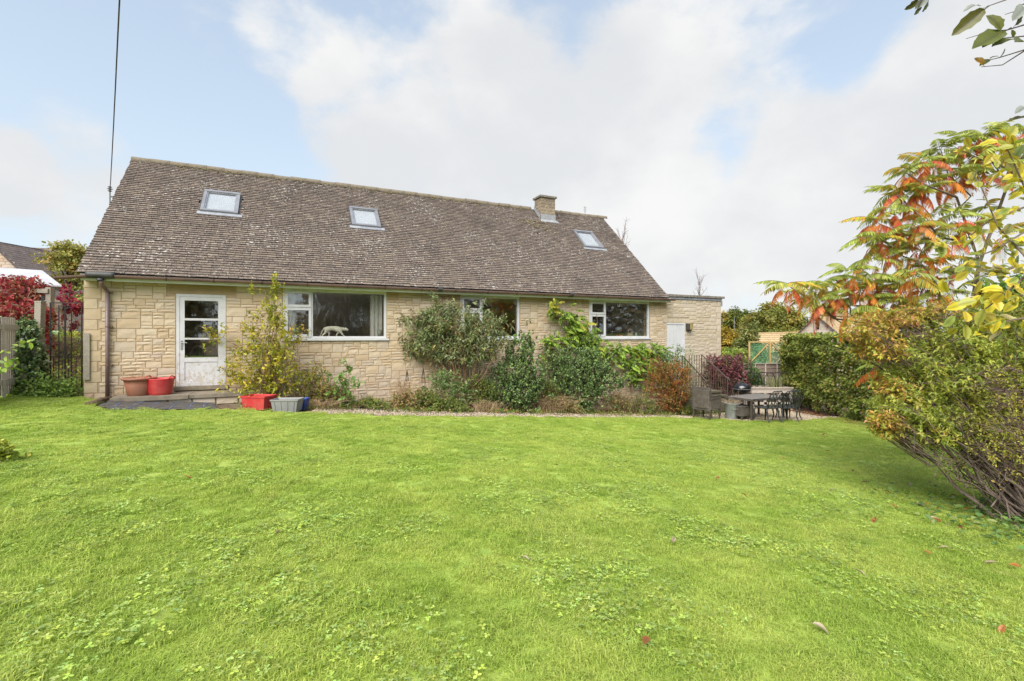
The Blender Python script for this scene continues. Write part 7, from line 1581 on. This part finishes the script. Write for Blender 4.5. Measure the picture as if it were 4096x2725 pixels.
# pale-roofed green shed, left
Ys = 16.0; x0 = (-120 - CX) / F * Ys; x1 = (248 - CX) / F * Ys; zr_ = EYE + (HY - 1079) / F * Ys; zev = EYE + (HY - 1138) / F * Ys - .06; sx = (188 - CX) / F * Ys
sh = thing('garden_shed', 'green boarded garden shed with pale hipped roof behind the red creeper', 'shed', (x1, Ys, .9), R(42)); o_ = np.array([x0, Ys, .9]); PALEROOF = mat('pale_roof_sheet', (.5, .5, .53), (.42, .42, .45), 3, .5); SHEDG = mat('green_boards', (.07, .13, .125), (.05, .10, .10), 5, .6)
W_ = x1 - x0; hw = sx - x0; SX = -W_; zr2 = zr_ - .9; ze2 = zev - .9
g = Geo(); Vr = [[-.1, -.25, ze2], [W_, -.25, ze2], [W_, 1.6, ze2], [-.1, 1.6, ze2], [.7, .68, zr2], [hw, .68, zr2]]; Vr = [[a - W_, b, c] for a, b, c in Vr]; Vr2 = [[a, b, c - .04] for a, b, c in Vr]; g.add(Vr + Vr2, [[0, 1, 5, 4], [2, 3, 4, 5], [0, 6, 7, 1], [1, 7, 8, 2], [6, 9, 8, 7]], [[1, 2, 5], [3, 0, 4]]); g.obj('roof', PALEROOF, sh)
swall = Geo().box(.05 - W_, -.22, .0, 1.4, -.6, ze2 - .05).obj('wall', SHEDG, sh)
for i in range(int((W_ - .3) / .17)): Geo().box(.06 + i * .17 - W_, .06 + i * .17 + .155 - W_, -.022, -.002, -.6, ze2 - .055).obj('board', SHEDG, swall)
for i in range(8): Geo().box(-.218, -.20, .02 + i * .17, .175 + i * .17, -.6, ze2 - .055).obj('board', SHEDG, swall)
fw = Geo(); frame_geo(fw, -2.5, -1.7, ze2 - .75, ze2 - .15, .06, -.05, -.024); w_ = fw.obj('window', WHITE, sh); Geo().box(-2.44, -1.76, -.04, -.03, ze2 - .69, ze2 - .21).obj('pane', SKYGLASS, w_)
# left neighbour
Yl = 27.0; xr0 = (-420 - CX) / F * Yl; xr1 = (420 - CX) / F * (Yl + 1.5); zr_ = EYE + (HY - 975) / F * Yl
ln = thing('stone_house', 'stone house with long grey tiled roof far left behind the shed', 'house', (xr0, Yl, .6)); zz = zr_ - .6; W_ = xr1 - xr0; dpt = 4.2; zz1 = EYE + (HY - 1012) / F * (Yl + 1.5) - .6
g = Geo(); coursed_slope(g, (0, -dpt, zz - 4.0), (W_, -dpt + 1.5, zz1 - 4.0), (W_, 1.5, zz1), (0, 0, zz), 40, .03); g.bar([0, .02, zz + .03], [W_, 1.52, zz1 + .03], .25, .16); g.add([[0, 4, zz - 4], [W_, 5.5, zz1 - 4], [W_, 1.5, zz1], [0, 0, zz]], [[0, 3, 2, 1]]); g.obj('roof', DTILE, ln); Geo().box(.2, W_ - .2, -dpt + 1.6, -dpt + 1.9, -1, zz1 - 4.0).obj('wall', MORTAR2, ln)
gx = (-38 - CX) / F * (Yl - 4.8) - xr0; gpk = EYE + (HY - 965) / F * (Yl - 4.8) - .6; hw = 2.6
g = Geo(); g.add([[gx - hw, -4.8, -1], [gx + hw, -4.8, -1], [gx + hw, -4.8, gpk - hw * .95], [gx, -4.8, gpk], [gx - hw, -4.8, gpk - hw * .95]], [[0, 1, 2, 4]], [[4, 2, 3]]); gw_ = g.obj('gable', MORTAR, ln)
small_blocks(gw_, np.array([gx - hw, -4.8, gpk - 3.2]), np.array([1.0, 0, 0]), 2 * hw, 3.1, lambda z: (max(0, (z - (3.2 - hw * .95)) / .95), 2 * hw - max(0, (z - (3.2 - hw * .95)) / .95)), M_stone('pink_grey_stone', [(0.0, (.50, .38, .27)), (1.0, (.48, .40, .33)), (.5, (.42, .32, .24))]), bw=.5, bh=.14, seed=4)
g = Geo(); coursed_slope(g, (gx + hw + .25, -2, gpk - hw * .95 - .22), (gx + hw + .25, -4.95, gpk - hw * .95 - .22), (gx, -4.95, gpk + .03), (gx, -2, gpk + .03), 24, .03); coursed_slope(g, (gx - hw - .25, -4.95, gpk - hw * .95 - .22), (gx - hw - .25, -2, gpk - hw * .95 - .22), (gx, -2, gpk + .03), (gx, -4.95, gpk + .03), 24, .03); g.obj('gable_roof', DTILE, ln)
# yellowing tree between
bt = base_at(300, 19.5); bt[2] = 1.2; tree('yellow_tree', 'airy yellow green tree rising just left of the house corner', bt, [ell_px(270, 1010, 19.5, 65, 40), ell_px(230, 1050, 19.5, 55, 30), ell_px(310, 1030, 19.5, 45, 50), ell_px(290, 1100, 19.5, 50, 50), ell_px(240, 1120, 19.5, 30, 35), ell_px(330, 1140, 19.5, 30, 60), ell_px(185, 1030, 19.5, 15, 8, .2)], 150, 26, .12, [((.20, .21, .05), 3), ((.15, .18, .045), 2), ((.24, .21, .05), 1.2), ((.26, .17, .05), .5)], .09, spread=.34, flat=.45)
tree('clipped_hedge', 'small patch of green hedge behind the picket fence by the house corner', base_at(320, 21) * np.array([1, 1, 0]) + np.array([0, 0, 1.0]), [ell_px(320, 1205, 21, 40, 18), ell_px(310, 1230, 21, 40, 20)], 40, 50, .09, [((.08, .15, .025), 2), ((.15, .22, .04), 1)], .05, cat='hedge', spread=.25)
# bramble spray close to the left edge and leafy clump on the lawn
b0 = gset([(-60 - CX) / F * 6.0, 6.0, 0]); sp_ = thing('bramble_spray', 'thin leafy branch reaching in from the left edge in front of the fence', 'branch', b0); g = Geo(); gl = Geo()
for pts in ([(-60, 1560), (0, 1415), (70, 1385), (130, 1365)], [(-60, 1560), (0, 1462), (40, 1440), (60, 1435)], [(-60, 1560), (-20, 1475), (55, 1470)]):
    P = np.array([at(a, b, 6.0) for a, b in pts]); g.tube(P, np.linspace(.008, .003, len(P)), 5, (.16, .10, .07)); f = np.linspace(.8, len(P) - 1, 14); Q = np.stack([np.interp(f, np.arange(len(P)), P[:, i]) for i in range(3)], -1); n = len(Q)
    leaves(gl, Q, unit(rdir(n) + np.array([.4, 0, .1])), unit(rdir(n) * .4 + np.array([0, -.4, 1])), rng.uniform(.06, .10, n), rng.uniform(.022, .034, n), palette([((.20, .30, .05), 3), ((.13, .22, .05), 1)], n), True)
g.obj('stems', BARK, sp_, off=b0); gl.obj('foliage', LEAF, sp_, off=b0, kind='stuff')
b0 = gp(-10, 1850); shrub('lady_mantle', 'pale yellow green leafy clump at the left edge of the lawn', 'plant', b0, [ell_px(0, 1800, b0[1], 45, 30, .12), ell_px(15, 1835, b0[1], 35, 18, .12)], 70, 6, .05, .45, [((.32, .36, .07), 2), ((.22, .28, .05), 2)], stems=14, stemr=.003, tl=.06, broad=True, twig=.2, up=1.2)
# overhead cable and its bracket on the verge
ck = roof_hit(452, 772); att = np.array(H(-.14, -EY0 * 0 - (roofp(0, ck[1])[1]), 0)); att[2] = roofp(0, ck[1])[2] + .02
p1 = at(478, 0, 5.6); dirv = p1 - att; f = np.linspace(0, 3.2, 40); P = att + dirv * f[:, None]; P[:, 2] += -.10 * np.sin(np.clip(f, 0, 1) * math.pi) + .012 * np.sin(f * 31)
cb_ = thing('overhead_cable', 'dark overhead cable dropping from the sky to the left roof edge', 'cable', att); Geo().tube(P, .0085, 6, cap=True).obj('cable', mat('cable_sheath', (.07, .065, .08), None, 5, .6), cb_, off=att, smooth=True)
g = Geo(); g.tube([[0, 0, -.32], [0, 0, .12]], .014, 6); g.bar([0, 0, -.12], [.25, .1, -.12], .03, .03); 
for z, r in ((.02, .05), (.07, .062), (.12, .05)): g.lathe([(.01, z - .02), (r, z), (.01, z + .025)], 10)
g.obj('insulator_bracket', mat('bracket_grey', (.12, .11, .12), (.2, .19, .18), 9, .6), cb_)
# small aerial twig on the ridge
pa = roof_hit(2342, 868); pA = roofp(pa[0], SL, .05); g = Geo(); g.tube([[0, 0, 0], [0, 0, .32]], .008, 5)
for z in (.12, .2, .27): g.bar([-.06, 0, z], [.06, 0, z], .008, .008)
aw = H(pa[0], -pA[1], pA[2] + .03); ae = thing('roof_aerial', 'tiny aerial on the ridge between chimney and right gable', 'aerial', aw); g.obj('mast', IRON, ae)
# fallen leaves on the lawn
FLM = {}
for nm, cset in (('orange', ((.45, .17, .05), (.36, .13, .045))), ('pale', ((.50, .40, .28), (.42, .33, .22))), ('red', ((.30, .07, .05), (.24, .05, .04))), ('yellow', ((.50, .38, .05), (.42, .33, .06)))): FLM[nm] = [big_leaf(c, .22, .08) for c in cset]
FL = [(3470, 1870, 'pale'), (3495, 1795, 'orange'), (3590, 1795, 'pale'), (3410, 1890, 'pale'), (3450, 1935, 'pale'), (3470, 1938, 'red'), (3640, 1925, 'orange'), (3535, 1975, 'orange'), (3640, 1955, 'pale'), (3722, 1945, 'red'), (3560, 2030, 'orange'), (3613, 2018, 'pale'), (3667, 2025, 'pale'), (3728, 2035, 'orange'), (3765, 2052, 'orange'), (3805, 2000, 'red'), (3830, 1992, 'red'), (3505, 2088, 'orange'), (3715, 2090, 'pale'), (3735, 2088, 'orange'), (3805, 2117, 'pale'), (3838, 2107, 'yellow'), (3840, 2120, 'red'), (3910, 2128, 'yellow'), (3993, 2165, 'yellow'), (3855, 2055, 'red'), (3905, 2075, 'orange'), (3930, 2050, 'orange'), (3880, 2050, 'yellow'), (3795, 2210, 'pale'), (3690, 2222, 'orange'), (4040, 2280, 'orange'), (3990, 2270, 'pale'), (3250, 2523, 'pale'), (2690, 2190, 'pale'), (2085, 2252, 'pale'), (2590, 2582, 'orange'), (1125, 2145, 'pale'), (735, 1920, 'orange'), (2230, 1875, 'orange'), (2390, 1700, 'pale'), (1925, 1660, 'pale'), (2990, 2005, 'red'), (3130, 1840, 'orange'), (2875, 1920, 'orange'), (3340, 1970, 'pale'), (3320, 1815, 'orange'), (4020, 2530, 'orange'), (3290, 1750, 'red'), (3420, 2300, 'pale')]
for px, py, nm in FL:
    p = gp(px, py); o = put('fallen_leaf', FLM[nm][rng.integers(0, 2)], None, None, tuple(p + np.array([0, 0, .045])), (rng.normal(0, .25), rng.normal(0, .25), rng.uniform(0, 6.28))); o.scale = (rng.uniform(.065, .10),) * 3
    zone = 'close to the foot of the azalea' if px > 3660 and py < 2160 else ('in front of the azalea' if py >= 2160 and px > 3660 else ('left of the azalea' if px > 3380 else ('far back near the patio' if py < 1860 and px > 2200 else ('close in the foreground' if py > 2150 else 'out on the open lawn'))))
    tag(o, 'single %s fallen leaf on the grass %s' % (('dull orange' if nm == 'orange' else ('dry pale' if nm == 'pale' else nm)), zone), 'leaf', '%s fallen leaves on the lawn' % nm)
# trees behind the viewer and right of the hedge: seen as reflections in the windows
g = Geo()
cl = [(rng.uniform(6.5, 22), rng.uniform(-13, -9), rng.uniform(-.5, 8.5)) for _ in range(380)] + [(rng.uniform(-5, -.5), rng.uniform(-13, -9), rng.uniform(-.5, 6)) for _ in range(150)] + [(rng.uniform(21, 25), rng.uniform(-9, 9), rng.uniform(-.5, 8)) for _ in range(380)]
for c in cl:
    k = 34; P = np.array(c) + rng.normal(0, .5, (k, 3)); leaves(g, P, rdir(k), rdir(k), rng.uniform(.3, .55, k), rng.uniform(.12, .2, k), palette([((.17, .165, .11), 3), ((.21, .19, .13), 2), ((.24, .20, .15), 1)], k))
tag(g.obj('tree_belt', LEAF, kind='stuff'), 'dark belt of garden trees mirrored in the window panes', 'trees')
